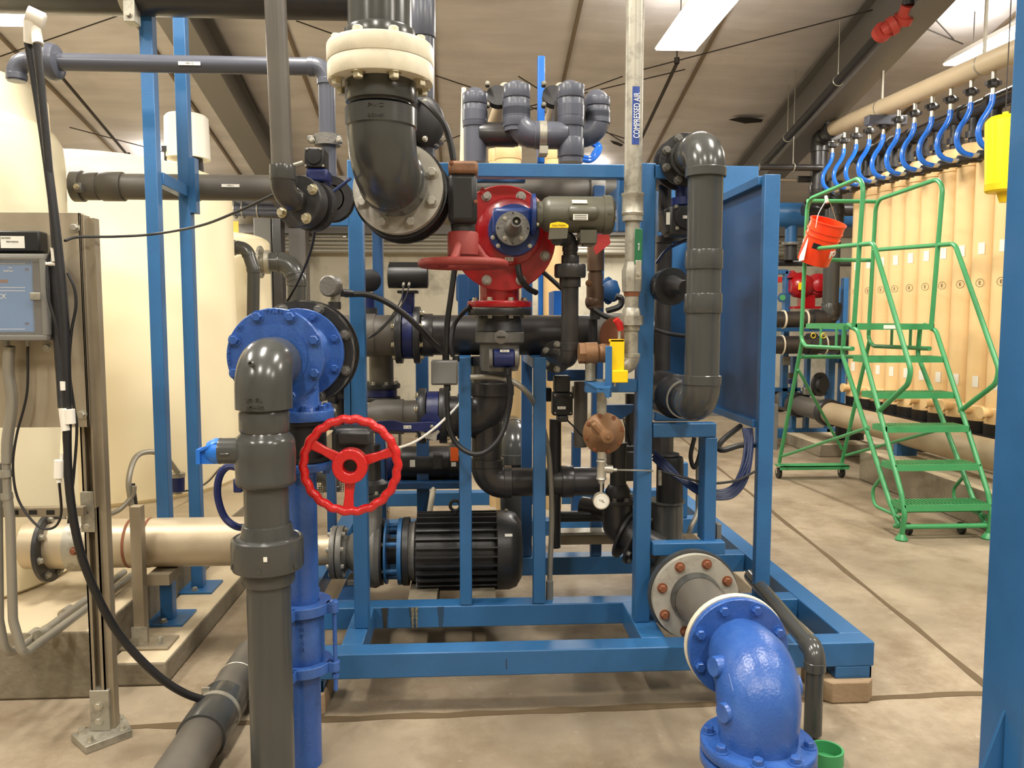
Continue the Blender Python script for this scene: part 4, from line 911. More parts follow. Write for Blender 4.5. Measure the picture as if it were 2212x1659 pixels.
# black hoses / white probe holders
t = T('sampling_hose', 'long black hose with white plastic fittings hanging down the left edge to the floor pipe', 'hose', P(140, 900, 2.8))
G().sweep(spline([P(*p) for p in [(62, 92, 2.85), (85, 230, 2.85), (105, 370, 2.83), (126, 540, 2.82), (140, 700, 2.81), (145, 860, 2.8), (146, 1000, 2.8), (160, 1130, 2.8), (190, 1240, 2.82), (250, 1360, 2.86), (330, 1450, 2.9), (400, 1498, 2.95), (468, 1518, 3.02)]], 8), .0145, 14).build('hose_tube', 'rubber', t)
t = T('electrode_tube', 'grey-black rigid tube with white caps beside the long black hose', 'tube', P(75, 90, 2.83))
G().sweep([P(*p) for p in [(80, 95, 2.8), (100, 300, 2.82), (115, 470, 2.84), (120, 535, 2.85)]], .0125, 14).build('tube', 'charcoal', t)
G().lathe(P(58, 28, 2.8), V((.9, .4, -.35)), [(0, .018), (.0, .025), (.05, .025), (.055, .018)], 20).build('white_tee', 'white', t)
G().cyl(P(66, 42, 2.81), P(68, 92, 2.84), .021, .023, 18).build('white_cap', 'white', t); G().cyl(P(74, 40, 2.83), P(82, 96, 2.8), .015, .017, 18).build('white_cap', 'white', t)
G().cyl(P(120, 535, 2.86), P(123, 565, 2.86), .016, n=18).build('white_cap', 'white', t)
G().cyl(P(100, 570, 2.86), P(126, 570, 2.86), .007, n=12).build('white_connector', 'white', t)
t = T('electrode_tube', 'lower rigid tube with white union fittings below the controller', 'tube', P(140, 900, 2.82))
G().sweep([P(*p) for p in [(112, 575, 2.9), (122, 680, 2.9), (133, 830, 2.88), (136, 880, 2.86)]], .0165, 14).build('tube', 'charcoal', t)
for (a, b, r) in (((136, 824), (137, 843), .0095), ((150, 884), (152, 915), .017), ((136, 882), (142, 930), .014), ((128, 994), (127, 1032), .016), ((134, 978), (133, 996), .006), ((127, 1032), (127, 1042), .009)):
    G().cyl(P(*a, 2.79), P(*b, 2.79), r, n=18).build('white_fitting', 'white', t)
G().sweep([P(137, 930, 2.8), P(134, 980, 2.79)], .007, 10).build('thin_tube', 'cream', t)
cable('cable', 'thin black cable looping beside the controller panel', [(112, 540, 2.86), (103, 570, 2.86), (104, 640, 2.84), (120, 700, 2.84), (134, 760, 2.84), (140, 860, 2.83)], .005)
cable('cable', 'thin black cable bowed out right of the long hose', [(146, 590, 2.82), (160, 620, 2.82), (164, 660, 2.82), (154, 720, 2.82), (150, 800, 2.82), (160, 880, 2.82), (166, 930, 2.82), (158, 1040, 2.82), (148, 1130, 2.82)], .005)
cable('cable', 'thin black cable curving down from the controller to the slotted rail and up again', [(60, 748, 2.92), (58, 850, 2.92), (36, 940, 2.92), (28, 1010, 2.92), (40, 1080, 2.92), (80, 1135, 2.9), (115, 1140, 2.9), (132, 1110, 2.88), (128, 1042, 2.82)], .0045)
cable('cable', 'thin black cable sweeping across the cream tank to the thin riser', [(140, 520, 2.84), (170, 512, 2.9), (250, 511, 3.1), (330, 506, 3.2), (430, 488, 3.0), (510, 458, 2.8), (600, 416, 2.6)], .0048)
cable('cable', 'thin black cable dropping from the thin riser flange behind the blue tee', [(684, 462, 2.6), (674, 530, 2.75), (650, 595, 2.9), (612, 665, 3.1)], .005)
cable('cable', 'pair of dark blue air tubes bending from the small actuator to the skid post', [(660, 434, 2.6), (700, 424, 2.65), (728, 408, 2.75), (756, 386, 2.85)], .006, 'dark_cable')
# ================================================================ TANKS
def tank(name, lab, cx, cy, r, z0, z1, zd_, mt='cream', lip=None):
    t = T(name, lab, 'tank', (cx, cy, z0)); h = z1-z0
    pr = [(0, r*.97), (.03, r*.995), (h*.3, r), (h, r*.985)]
    n = 8
    for i in range(1, n+1):
        a = math.pi/2*i/n; pr.append((h+(zd_-z1)*math.sin(a), max(.02, r*.985*(math.cos(a)**.7))))
    G().lathe((cx, cy, z0), U, pr, 96).build('shell', mt, t, 0); return t
ta = T('storage_tank', 'nearest cream plastic tank at the left edge, standing on the tall pad', 'tank', (-2.78, 4.12, Z1))
G().lathe((-2.78, 4.12, Z1), U, [(0, .7), (.02, .725), (2.1, .735), (2.2, .727), (2.25, .7), (2.27, .672), (2.42, .668), (2.46, .64), (2.475, .58), (2.48, .02)], 96).build('shell', 'cream', ta)
tb = tank('storage_tank', 'big domed cream plastic tank behind the two blue columns', P(225, 700, 6.5).x, 6.5, 1.0, Z1, P(470, 412, 6.5).z, P(220, 338, 6.3).z)
tc_ = tank('storage_tank', 'smaller cream tank at the back beside the grey outlet elbows', P(480, 700, 8.8).x-.1, 8.8, .62, Z1, P(500, 520, 8.5).z, P(500, 495, 8.5).z)
tag(pb(None, 'warning_sign', 481, 515, 478, 502, 8.5, .01, 'sign_orange', 0), 'small orange sign above the rear cream tank', 'sign')
# vent hood on the tank
q = P(404, 300, 6.3); t = T('vent_hood', 'white upturned cylindrical vent hood above the big tank', 'vent', q)
h0 = P(404, 344, 6.3).z; h1 = P(404, 250, 6.3).z
G().lathe((q.x, 6.3, h0), U, [(.02, .05), (0, .155), (.0, .165), (h1-h0-.02, .158), (h1-h0, .14), (h1-h0+.003, .01)], 48).build('hood', 'white', t)
G().cyl((q.x+.06, 6.35, h0-.15), (q.x+.06, 6.3, h0+.1), .045, n=20).build('neck', 'charcoal', t)
G().sweep([P(358, 318, 6.2), P(357, 345, 6.2), P(370, 365, 6.25)], .01, 8).build('tube', 'wire', t); G().box(P(357, 322, 6.2), (.04, .04, .04)).build('tube_fitting', 'black', t)
# outlet elbows on tank walls
def outlet(lab, px, py, r, Y, x1, py2, x2):
    q = P(px, py, Y); t = T('tank_outlet', lab, 'pipe', q); r_ = S_(r, Y)
    flange(t, q, X, r_*1.7, .025, 'galv', 8, .009, 'zinc', r_*1.4, name='flange', side=1)
    G().cyl(q, P(x1, py, Y), r_, n=24).build('nozzle', 'galv', t)
    G().lathe(P(px+12, py, Y), X, [(0, r_*1.1), (.01, r_*1.25), (.05, r_*1.25), (.06, r_*1.1)], 20).build('clamp', 'galv', t)
    c = P(x2, py, Y); run(t, [P(x1, py, Y), c, c+V((.06, 0, -.2)), P(x2+12, py2, Y)], r_, 'pvc', r_*1.6, k=1.08, sock=.2)
outlet('small grey outlet elbow on the big cream tank wall', 484, 535, 13, 7.4, 505, 900, 532)
outlet('larger grey outlet elbow on the rear cream tank', 560, 566, 20, 8.3, 585, 895, 628)
dv = tag(G().cyl(P(488, 885, 7.0), P(492, 885, 7.0), .05, n=20).cyl(P(488, 885, 7.0), P(525, 888, 7.0), .03, n=16).cyl(P(495, 885, 7.0), P(505, 885, 7.0), .045, n=16).build('drain_valve', 'charcoal'), 'small dark drain valve at the foot of the big tank', 'valve'); G().box(P(517, 881, 6.95), (.035, .03, .02)).build('valve_knob', 'wheel_red', dv)

q = P(475, 1000, 6.6); t = T('tank_drain', 'short rusty drain stub low on the big tank behind the ball valve', 'pipe', q); G().lathe(q, X, [(0, .09), (.02, .09), (.02, .05), (.2, .05)], 24).build('stub', 'steel', t)
# level transmitter on big tank foot
q = P(382, 1042, 5.3); t = T('level_transmitter', 'dark blue transmitter with grey lid hanging at the foot of the big tank', 'transmitter', q)
G().cyl(P(382, 1060, 5.35), P(382, 1030, 5.35), S_(16, 5.35), n=28).build('housing', 'valve_blue', t); G().cyl(P(382, 1030, 5.35), P(382, 1022, 5.35), S_(17, 5.35), n=28).build('lid', 'galv', t)
G().cyl(P(382, 1066, 5.35), P(382, 1060, 5.35), S_(12, 5.35), n=28).build('lower_cap', 'galv', t)
cable('flexible_conduit', 'grey flexible conduit arching up from the pad to the blue transmitter', [(285, 1095, 4.9), (278, 1040, 4.9), (292, 990, 5.0), (320, 976, 5.1), (355, 985, 5.2), (385, 1022, 5.3)], .017, 'conduit', 'conduit', 10)
cable('flexible_conduit', 'short grey conduit elbow lying on the tall pad near the transmitter', [(240, 1110, 4.8), (262, 1098, 4.85), (286, 1070, 4.9), (290, 1050, 4.9)], .015, 'conduit', 'conduit', 10)
t = tag(G().cyl(P(284, 1045, 4.92), P(291, 1095, 4.92), .02, n=12).build('conduit_fitting', 'charcoal'), 'dark conduit fitting standing on the tall pad', 'fitting')
cable('cable', 'thin dark cable trailing over the pad below the big tank', [(375, 1065, 5.4), (420, 1056, 5.6), (450, 1040, 5.9), (476, 1010, 6.2)], .006)
# ================================================================ STAINLESS SUCTION PIPE and its stand
Yp = 3.78; zc = P(300, 1172, Yp).z; rs = S_(52, Yp); x0 = P(120, 1172, Yp).x; x1 = P(600, 1178, Yp).x
t = T('suction_pipe', 'wide stained stainless steel suction pipe from the near tank to the pump', 'pipe', (x0, Yp, zc))
G().cyl((x0-.12, Yp, zc), (x1, Yp, zc), rs, n=48).build('pipe', 'steel', t)
zp = P(720, 1187, 4.02).z
G().sweep([(x1, Yp, zc), (x1+.03, Yp+.01, zc-.0), (P(660, 1180, 4.0).x, 4.0, zp), (P(722, 1187, 4.02).x, 4.02, zp)], [rs, rs, S_(33, 4.0), S_(33, 4.0)], 40).build('reducer', 'steel', t)
flange(t, (x0-.03, Yp, zc-.01), X, S_(75, Yp), .022, 'charcoal', 8, .013, 'galv', S_(62, Yp), side=1, ph=.3)
for px in (283, 322): G().ring((P(px, 1172, Yp).x, Yp, zc), X, rs*1.02, rs*.99, .012, 48).build('weld_band', 'rust', t)
g = G().ring((P(160, 1172, Yp).x, Yp, zc), X, rs*1.12, rs, .07, 48); g.build('coupling', 'galv', t); bolt(t, P(160, 1190, Yp-rs*1.1), -D, .014, 'rust')
t = T('pipe_support', 'brown weathered strut support with bolted foot under the stainless pipe', 'support', P(297, 1392, 3.62))
Yq = 3.6; A = P(284, 1240, Yq).x; B = P(308, 1240, Yq).x; G().bx((A, Yq, Z2+.012), (B, Yq+.05, P(296, 1095, Yq).z)).build('post', 'strut', t, .002)
G().bx((A-.1, Yq-.03, Z2), (B+.11, Yq+.12, Z2+.012)).build('base_plate', 'strut', t, .002); G().bx((A-.008, Yq-.006, Z2+.012), (B+.012, Yq-.001, Z2+.1)).build('foot_clip', 'galv', t)
bolt(t, (B+.06, Yq+.02, Z2+.012), U, .013, 'galv', .03); G().bx((B, Yq+.045, zc-rs-.05), (B+.1, Yq+.2, zc-rs-.0)).build('saddle', 'strut', t)
# ================================================================ RED PUMP with gearmotor
Yr = 3.52; c = P(1088, 515, Yr)
t = T('red_pump', 'bright red rotary pump with blue gearbox standing on a flanged neck', 'pump', P(1079, 664, 3.6))
flange(t, c, D, S_(112, Yr), .025, 'red', 8, .0165, 'flange_grey', S_(96, Yr), ph=.5, side=-1)
c2 = P(1102, 498, 3.47); G().lathe(c2, D, [(0, S_(62, 3.47)), (.01, S_(71, 3.47)), (.06, S_(73, 3.47))], 48).build('cover_disc', 'red', t)
G().lathe(c+D*.02, D, [(0, .19), (.2, .19), (.23, .15)], 40).build('pump_casing', 'red', t)
nx = P(1079, 640, 3.62); zf = P(1079, 664, 3.62).z
G().lathe((nx.x, 3.62, zf), U, [(0, S_(50, 3.62)), (.012, S_(50, 3.62)), (.03, S_(42, 3.62)), (.14, S_(42, 3.62)), (.25, S_(70, 3.62))], 40).build('neck', 'red', t)
flange(t, (nx.x, 3.62, zf), U, S_(69, 3.62), S_(13, 3.62), 'red', 8, .012, 'zinc', S_(57, 3.62), side=1)
q = P(1110, 497, 3.42); G().lathe(q-D*.02, D, [(0, S_(54, 3.4)), (.02, S_(56, 3.4)), (.05, S_(56, 3.4))], 44).build('gearbox_flange', 'gear_blue', t)
A, B = bxp(1064, 1150, 447, 508, 3.36, .08); G().bx(A, B).build('gearbox', 'gear_blue', t, .018)
q = P(1108, 493, 3.34); f = G().lathe(q, D, [(0, S_(36, 3.34)), (.02, S_(37, 3.34))], 44).build('bearing_cap', 'cast_grey', t)
for a in (130, 230, 310): bolt(f, q+V((math.cos(R(a)), 0, math.sin(R(a))))*S_(27, 3.34), -D, .0065, 'zinc', .006)
for a in (90, 180, 270, 0): G().cyl(q+V((math.cos(R(a)), 0, math.sin(R(a))))*S_(32, 3.34)-D*.001, q+V((math.cos(R(a)), 0, math.sin(R(a))))*S_(32, 3.34), .004, n=10).build('screw_hole', 'black', f)
G().lathe(q-D*.004, -D, [(0, S_(19, 3.3)), (.02, S_(15, 3.3)), (.2, S_(12, 3.2))], 32).build('shaft_boss', 'cast_grey', t)
G().ring(q-D*.24, D, S_(12, 3.15), S_(9, 3.15), .04, 32).build('shaft_sleeve', 'cast_grey', t); G().cyl(q-D*.225, q-D*.2, S_(9, 3.15), n=24).build('shaft_end', 'black', t)
G().cyl(q-D*.23, q-D*.225, .006, n=6).build('shaft_screw', 'zinc', t)
for a in (225, 315, 200): bolt(t, P(1110, 497, 3.41)+V((math.cos(R(a)), 0, math.sin(R(a))))*S_(48, 3.4)-D*.01, -D, .007, 'zinc', .006)
plate(t, 'B-1C', c2+V((-.004, -.001, -S_(62, 3.4))), S_(19, 3.4), S_(8, 3.4))
my = 3.36; mz = P(1240, 464, my).z; mx = lambda p: P(p, 464, my).x
t = T('electric_motor', 'khaki electric motor lying horizontally to the right of the red pump', 'motor', (mx(1240), my, mz))
rm = S_(38.5, my)
G().lathe((mx(1148), my, mz), X, [(0, S_(43, my)), (.014, S_(44, my))], 40).build('adapter_flange', 'gear_blue', t)
for a in (50, 130, 230, 310): bolt(t, V((mx(1157), my, mz))+V((0, math.sin(R(a)), math.cos(R(a))))*S_(38, my), X, .007, 'bolt_zinc')
G().lathe((mx(1158), my, mz), X, [(0, rm*.72), (mx(1170)-mx(1158), rm*.72), (mx(1176)-mx(1158), rm*.9), (mx(1186)-mx(1158), rm*1.0), (mx(1302)-mx(1158), rm)], 44).build('motor_body', 'motor', t)
G().lathe((mx(1301), my, mz), X, [(0, rm*1.07), (.008, rm*1.08), (mx(1318)-mx(1301), rm*1.07), (mx(1323)-mx(1301), rm*.95), (mx(1325)-mx(1301), rm*.6)], 44).build('fan_cover', 'motor', t)
bolt(t, V((mx(1310), my-rm*1.08, mz)), -D, .007, 'motor', .003)
G().lathe((mx(1222), my-rm*.86, mz+.0), X, [(0, .005), (.004, .026), (.012, .032), (mx(1278)-mx(1222), .032), (mx(1284)-mx(1222), .026), (mx(1286)-mx(1222), .005)], 28).build('capacitor_cover', 'motor', t)
lp = plate(t, '', P(1254, 469, my-rm-.02), S_(31, my), S_(12, my)); 
for k in range(3): G().box(P(1254, 465+k*4, my-rm-.0222), (S_(26, my), .0004, S_(1.2, my))).build('printed_line', 'ink', lp)
plate(t, '', P(1252, 436, my-rm*.8), S_(32, my), S_(13, my), up=(0, .75, .66), bg='flange_white')
A, B = bxp(1253, 1290, 496, 526, my-.06, .1); G().bx(A, B).build('terminal_box', 'motor', t, .004); A, B = bxp(1260, 1282, 526, 531, my-.05, .05); G().bx(A, B).build('terminal_lid', 'motor', t, .003)
g = G().prism([P(p[0], p[1], my-rm-.025) for p in ((1184, 517), (1188, 484), (1190, 482), (1205, 479), (1220, 481), (1228, 486), (1225, 515))], (0, .002, 0)); g.build('warning_plate', 'motor', t)
g = G().prism([P(p[0], p[1], my-rm-.0262) for p in ((1187, 492), (1188, 484), (1190, 482), (1205, 479), (1220, 481), (1228, 486), (1228, 492))], (0, .001, 0)); wp = g.build('yellow_heading', 'yellow', t)
txt(wp, 'CAUTION', P(1207, 487, my-rm-.0265), S_(3.5, my), wid=S_(28, my))
# conduit elbow and drop pipe right of the pump
t = T('conduit_drop', 'dark grey conduit with union nut dropping from under the motor to a black flange', 'pipe', P(1230, 790, 3.4))
xq = P(1231, 660, 3.4).x; Yq = 3.4; zq = lambda y: P(1231, y, Yq).z
run(t, [P(1202, 515, 3.32), V((xq, Yq, zq(514))), V((xq, Yq, zq(560)))], S_(15, Yq), 'pvc_dark', S_(18, Yq))
sleeve(t, (xq, Yq, zq(572)), (xq, Yq, zq(552)), S_(19, Yq), 'pvc_dark'); sleeve(t, (xq, Yq, zq(600)), (xq, Yq, zq(571)), S_(34, Yq), 'pvc_dark', 'union_nut', .12)
run(t, [V((xq, Yq, zq(602))), V((xq, Yq, zq(775))), V((xq-.04, Yq+.25, zq(775)))], S_(18.5, Yq), 'pvc_dark', S_(19, Yq), k=1.08, sock=.9)
sleeve(t, (xq, Yq, zq(620)), (xq, Yq, zq(600)), S_(23, Yq), 'pvc_dark')
flange(t, P(1203, 771, 3.72), V((-.1, 1, 0)), S_(35, 3.72), .02, 'charcoal', 6, .012, 'galv', S_(27, 3.72), side=-1)
# pink card on the motor end
tag(G().prism([P(p[0], p[1], 3.5) for p in ((1291, 505), (1316, 507), (1319, 526), (1309, 534), (1287, 551), (1282, 536), (1288, 528))], (0, .002, 0)).build('tag_card', 'pink'), 'torn pink card hanging beside the khaki motor', 'card')
# ---- flange stack and flow body below the red pump
t = T('flow_meter', 'grey flow meter body with blue transmitter head below the red pump neck', 'meter', P(1079, 800, 3.62))
zn = lambda y: P(1079, y, 3.62).z; L_ = lambda y0, y1: zn(y0)-zn(y1)
f = flange(t, (nx.x, 3.62, zn(681)), U, S_(69, 3.62), L_(666, 681), 'charcoal', 8, .011, 'zinc', S_(57, 3.62), side=-1)
G().lathe((nx.x, 3.62, zn(715)), U, [(0, S_(52, 3.62)), (L_(700, 715), S_(48, 3.62)), (L_(682, 715), S_(46, 3.62))], 40).build('adapter', 'charcoal', t)
G().lathe((nx.x, 3.62, zn(741)), U, [(0, S_(50, 3.62)), (.006, S_(53, 3.62)), (L_(716, 741)-.006, S_(53, 3.62)), (L_(716, 741), S_(50, 3.62))], 40).build('clamp_band', 'cast_grey', t)
q = P(1082, 728, 3.5); G().lathe(q, -D, [(0, .03), (.02, .03), (.022, .022)], 28).build('clamp_port', 'cast_grey', t); G().bx(q+V((-.018, -.025, -.003)), q+V((.018, -.02, .003))).build('clamp_slot', 'black', t)
G().lathe((nx.x-.0, 3.62, zn(800)), U, [(0, S_(40, 3.62)), (.03, S_(43, 3.62)), (L_(742, 800), S_(43, 3.62))], 40).build('meter_body', 'cast_grey', t)
A, B = bxp(1066, 1112, 755, 795, 3.47, .09); G().lathe(V((A.x, 3.52, (A.z+B.z)/2)), X, [(0, .034), (.004, .041), (B.x-A.x-.004, .041), (B.x-A.x, .036)], 32).build('transmitter_head', 'valve_blue', t)
G().lathe(V((B.x+.001, 3.52, (A.z+B.z)/2)), X, [(0, .041), (.003, .043), (.018, .042), (.022, .03)], 24).build('transmitter_cap', 'cast_grey', t)
G().lathe(V((A.x-.018, 3.52, (A.z+B.z)/2)), X, [(0, .043), (.014, .043), (.018, .03)], 24).build('transmitter_cap', 'cast_grey', t)
plate(t, 'FIT-1C', P(1090, 758, 3.476), S_(20, 3.47), S_(5, 3.47)); G().cyl(P(1097, 795, 3.5), P(1097, 810, 3.5), .016, n=14).build('cable_gland', 'rubber', t)
cable('cable', 'thick black cable looping down from the blue transmitter and back up behind the post', [(1097, 805, 3.5), (1103, 850, 3.5), (1096, 900, 3.5), (1080, 945, 3.48), (1050, 975, 3.47), (1020, 980, 3.47), (990, 962, 3.5), (972, 930, 3.5), (966, 880, 3.5), (966, 835, 3.5)], .0115)
# ---- junction box on the mid post
t = T('junction_box', 'small grey junction box mounted left of the first short post', 'box', P(960, 832, 3.5))
A, B = bxp(931, 989, 779, 832, 3.52, .1); G().bx(A, B).build('box_body', 'box_grey', t, .006)
A, B = bxp(934, 986, 782, 829, 3.514, .006); G().bx(A, B).build('box_lid', 'box_grey', t, .002)
for px, yy in ((963, 772), (966, 838), (985, 775)): G().cyl(P(px, yy-6, 3.56), P(px, yy+6, 3.56), .016, n=14).build('cable_gland', 'rubber', t)
cable('cable', 'stiff black cable rising from the junction box behind the faded handwheel', [(963, 768, 3.55), (966, 700, 3.54), (974, 640, 3.53), (982, 580, 3.53)], .013)
cable('cable', 'thick black cable swooping from the left transmitter to the junction box', [(745, 636, 3.35), (790, 636, 3.38), (830, 650, 3.4), (870, 676, 3.42), (905, 708, 3.45), (930, 735, 3.5), (955, 758, 3.54), (963, 766, 3.55)], .0125)
cable('cable', 'short grey-black cable curling from the junction box up to the red pump', [(978, 770, 3.58), (975, 735, 3.6), (982, 700, 3.62), (1000, 676, 3.6), (1016, 662, 3.56)], .011)
cable('cable', 'black cable dropping from the red pump cover to the right', [(1118, 572, 3.42), (1124, 600, 3.42), (1140, 622, 3.45), (1158, 632, 3.5)], .013)
cable('cable', 'long black cable slanting from the red pump to the grey conduit', [(1170, 585, 3.6), (1190, 602, 3.6), (1216, 626, 3.58)], .0105)
cable('cable', 'black cable slanting behind the conduit toward the red lever', [(1283, 668, 3.6), (1305, 682, 3.58), (1338, 694, 3.55)], .012)
tag(G().sweep(spline([P(*p) for p in [(1016, 815, 3.6), (1070, 815, 3.6), (1110, 826, 3.58), (1140, 850, 3.6), (1162, 890, 3.78), (1182, 960, 3.8), (1190, 1040, 3.8), (1192, 1120, 3.8), (1188, 1230, 3.78), (1188, 1262, 3.78)]], 8), .013, 12).build('flexible_conduit', 'conduit'), 'grey flexible conduit running from the junction box down beside the second short post', 'conduit')
tag(G().lathe(P(1187, 1312, 3.75), U, [(0, .018), (P(1187, 1255, 3.75).z-P(1187, 1312, 3.75).z, .018)], 16).build('conduit_sleeve', 'box_grey'), 'grey conduit sleeve standing on the second beam', 'conduit')
cable('tube', 'white plastic tube slanting behind the first short post', [(850, 971, 3.6), (895, 955, 3.62), (935, 928, 3.64), (968, 898, 3.7), (990, 875, 3.76), (1012, 845, 3.8)], .006, 'white', 'tube')
# ---- compressed air line
Yk = 3.27; xk = P(1366, 500, Yk).x; zk = lambda y: P(1366, y, Yk).z; rk = S_(19, Yk)
t = T('air_pipe', 'tall mottled galvanised pipe labelled compressed air in front of the right skid post', 'pipe', (xk, Yk, zk(800)))
pipe(t, (xk, Yk, zk(425)), (xk, Yk, zk(-200)), rk, 'galv')
G().lathe((xk, Yk, zk(466)), U, [(0, rk*1.2), (.01, rk*1.28), (.015, rk*1.2), (zk(425)-zk(466), rk*1.2), (zk(422)-zk(466), rk*1.3), (zk(418)-zk(466), rk*1.3)], 32).build('coupling', 'galv', t)
G().lathe((xk, Yk, zk(478)), U, [(0, rk*1.0), (0, rk*1.16), (zk(466)-zk(478), rk*1.16)], 32).build('bushing', 'galv', t)
r2 = S_(15.5, Yk); pipe(t, (xk, Yk, zk(570)), (xk, Yk, zk(470)), r2, 'galv')
lab = G(); n = 10; vs = []
zt, zb = zk(192), zk(316); 
for i in range(n+1):
    a = R(-24+48*i/n)+R(2); vs += [(xk+math.sin(a)*(rk+.001)+0, Yk-math.cos(a)*(rk+.001), zb), (xk+math.sin(a)*(rk+.001), Yk-math.cos(a)*(rk+.001), zt)]
lab.add(vs, [(2*i, 2*i+2, 2*i+3, 2*i+1) for i in range(n)]); lp = lab.build('pipe_label', 'label_blue', t)
txt(lp, 'COMPRESSED AIR', (xk+.004, Yk-rk-.0022, (zt+zb)/2), S_(13, Yk), (0, 0, 1), (-1, 0, 0), 'ink_white', .001, wid=(zt-zb)*.78)
v = T('ball_valve', 'rusty ball valve with dark green vertical handle on the air pipe', 'valve', (xk, Yk, zk(640)))
L2 = lambda a, b: zk(a)-zk(b)
G().lathe((xk, Yk, zk(632)), U, [(0, r2*1.1), (.004, r2*1.35), (L2(610, 632), r2*1.42), (L2(585, 632), r2*1.45), (L2(575, 632), r2*1.2), (L2(566, 632), r2*1.1)], 8).build('valve_body', 'galv', v)
G().lathe((xk, Yk, zk(640)), U, [(0, r2*1.05), (L2(628, 640), r2*1.15)], 28).build('rusty_nipple', 'rust', v)
A, B = bxp(1371, 1388, 494, 572, 3.19, .004); G().bx(A, B).build('handle_grip', 'green_tag', v, .003); A, B = bxp(1373, 1386, 562, 604, 3.186, .004); G().bx(A, B).build('handle_arm', 'zinc', v, .002)
bolt(v, P(1379, 592, 3.186), -D, .008, 'zinc', .01); txt(v, 'VALVE', P(1380, 533, 3.189), .007, (0, 0, 1), (-1, 0, 0), 'ink_white', .0005)
pipe(t, (xk, Yk, zk(690)), (xk, Yk, zk(636)), r2*.98, 'galv')
G().lathe((xk, Yk, zk(682)), U, [(0, r2*1.4), (L2(668, 682), r2*1.25), (L2(664, 682), r2*1.0)], 8).build('union_upper', 'galv', t)
G().lathe((xk, Yk, zk(702)), U, [(0, r2*1.72), (L2(682, 702), r2*1.72)], 8).build('union_nut', 'galv', t)
G().lathe((xk, Yk, zk(714)), U, [(0, r2*1.2), (L2(702, 714), r2*1.28)], 28).build('union_lower', 'galv', t)
zc = zk(790); run(t, [V((xk, Yk, zk(705))), V((xk, Yk, zc)), V((P(1318, 790, Yk).x, Yk, zc))], r2, 'galv', r2*1.25, k=1.25, sock=.5)
v = T('lever_valve', 'yellow-bodied valve with red lever tip in front of the bronze tee', 'valve', P(1335, 825, 3.2))
A, B = bxp(1318, 1349, 733, 805, 3.22, .006); G().bx(A, B).bx((A.x, 3.22, B.z-.012), (B.x, 3.26, B.z)).build('yellow_plate', 'yellow', v, .003)
A, B = bxp(1322, 1357, 800, 827, 3.2, .03); G().bx(A, B).build('yellow_foot', 'yellow', v, .004)
G().cyl(P(1338, 732, 3.24), P(1338, 708, 3.24), .007, n=12).build('lever_stem', 'zinc', v); G().sweep([P(1341, 713, 3.24), P(1338, 700, 3.235), P(1330, 690, 3.23)], [.013, .016, .014], 14).build('lever_grip', 'wheel_red', v)
G().cyl(P(1328, 827, 3.22), P(1328, 834, 3.22), .006, n=10).build('drain_plug', 'zinc', v)
t = T('bronze_tee', 'brown bronze tee with union and round wheel linking the conduit flange to the yellow valve', 'fitting', P(1270, 770, 3.35))
zc = P(1290, 763, 3.33).z; a = P(1250, 763, 3.33); b = P(1310, 770, 3.3)
G().lathe(a, X, [(0, .044), (.028, .044)], 8).build('hex_end', 'brass', t)
G().lathe(a+X*.026, X, [(0, .045), (.05, .047), (.06, .036), (.07, .04), (.085, .04)], 32).build('tee_body', 'brass', t)
G().lathe(a+X*.1, X, [(k*.006, .041 if k % 2 else .034) for k in range(8)], 32).build('threaded_union', 'brass', t)
q = P(1326, 722, 3.5); G().lathe(q, V((-.8, -.6, .15)), [(0, .02), (0, .07), (.012, .075), (.02, .07), (.03, .06), (.04, .03)], 36).build('round_wheel', 'rust', t)
pipe(t, a+V((.05, 0, 0)), V((a.x+.05, a.y, P(1300, 822, 3.33).z)), .022, 'galv', 'down_pipe')
t = T('pressure_regulator', 'round brown bronze pressure regulator with ring of bolts and pressure gauge hanging below', 'regulator', P(1303, 1100, 3.3))
Yv = 3.32; q = P(1304, 936, Yv)
G().lathe(q+D*.05, -D, [(0, S_(30, Yv)), (.03, S_(45, Yv)), (.04, S_(46, Yv)), (.055, S_(46, Yv)), (.06, S_(42, Yv)), (.08, S_(30, Yv)), (.12, S_(19, Yv)), (.15, S_(14, Yv)), (.155, S_(6, Yv))], 48).build('diaphragm_body', 'brass', t)
bolts(t, q-D*.01, -D, S_(39, Yv), 8, .0085, 'rust', ph=.3); G().obox(q-D*.05+V((-.03, 0, .02)), (.6, 0, -.75), (0, 1, 0), (.09, .07, .03)).build('bridge_arm', 'brass', t, .01)
bolt(t, q-D*.105, -D, .008, 'brass')
xg = q.x-.008; zz = lambda y: P(1300, y, Yv).z; g = G
for (y0, y1, r) in ((820, 845, 15), (845, 895, 11)): G().cyl((xg, Yv+.01, zz(y1)), (xg, Yv+.01, zz(y0)), S_(r, Yv), n=24).build('inlet_pipe', 'galv', t)
G().cyl((xg, Yv, zz(990)), (xg, Yv, zz(975)), S_(10, Yv), n=24).build('outlet_nipple', 'zinc', t)
G().lathe((xg, Yv, zz(1036)), U, [(0, S_(10, Yv)), (.004, S_(12, Yv)), (.012, S_(10, Yv)), (.07, S_(10, Yv)), (.08, S_(12, Yv)), (.086, S_(11, Yv))], 24).cyl((xg, Yv, zz(1012)), (xg+S_(24, Yv), Yv, zz(1014)), S_(9, Yv), n=20).build('pipe_tee', 'zinc', t)
G().lathe((xg, Yv, zz(1048)), U, [(0, .005), (.012, .014), (.022, .016)], 16).build('reducer', 'zinc', t); G().cyl((xg, Yv, zz(1064)), (xg, Yv, zz(1045)), .006, n=10).build('gauge_stem', 'zinc', t)
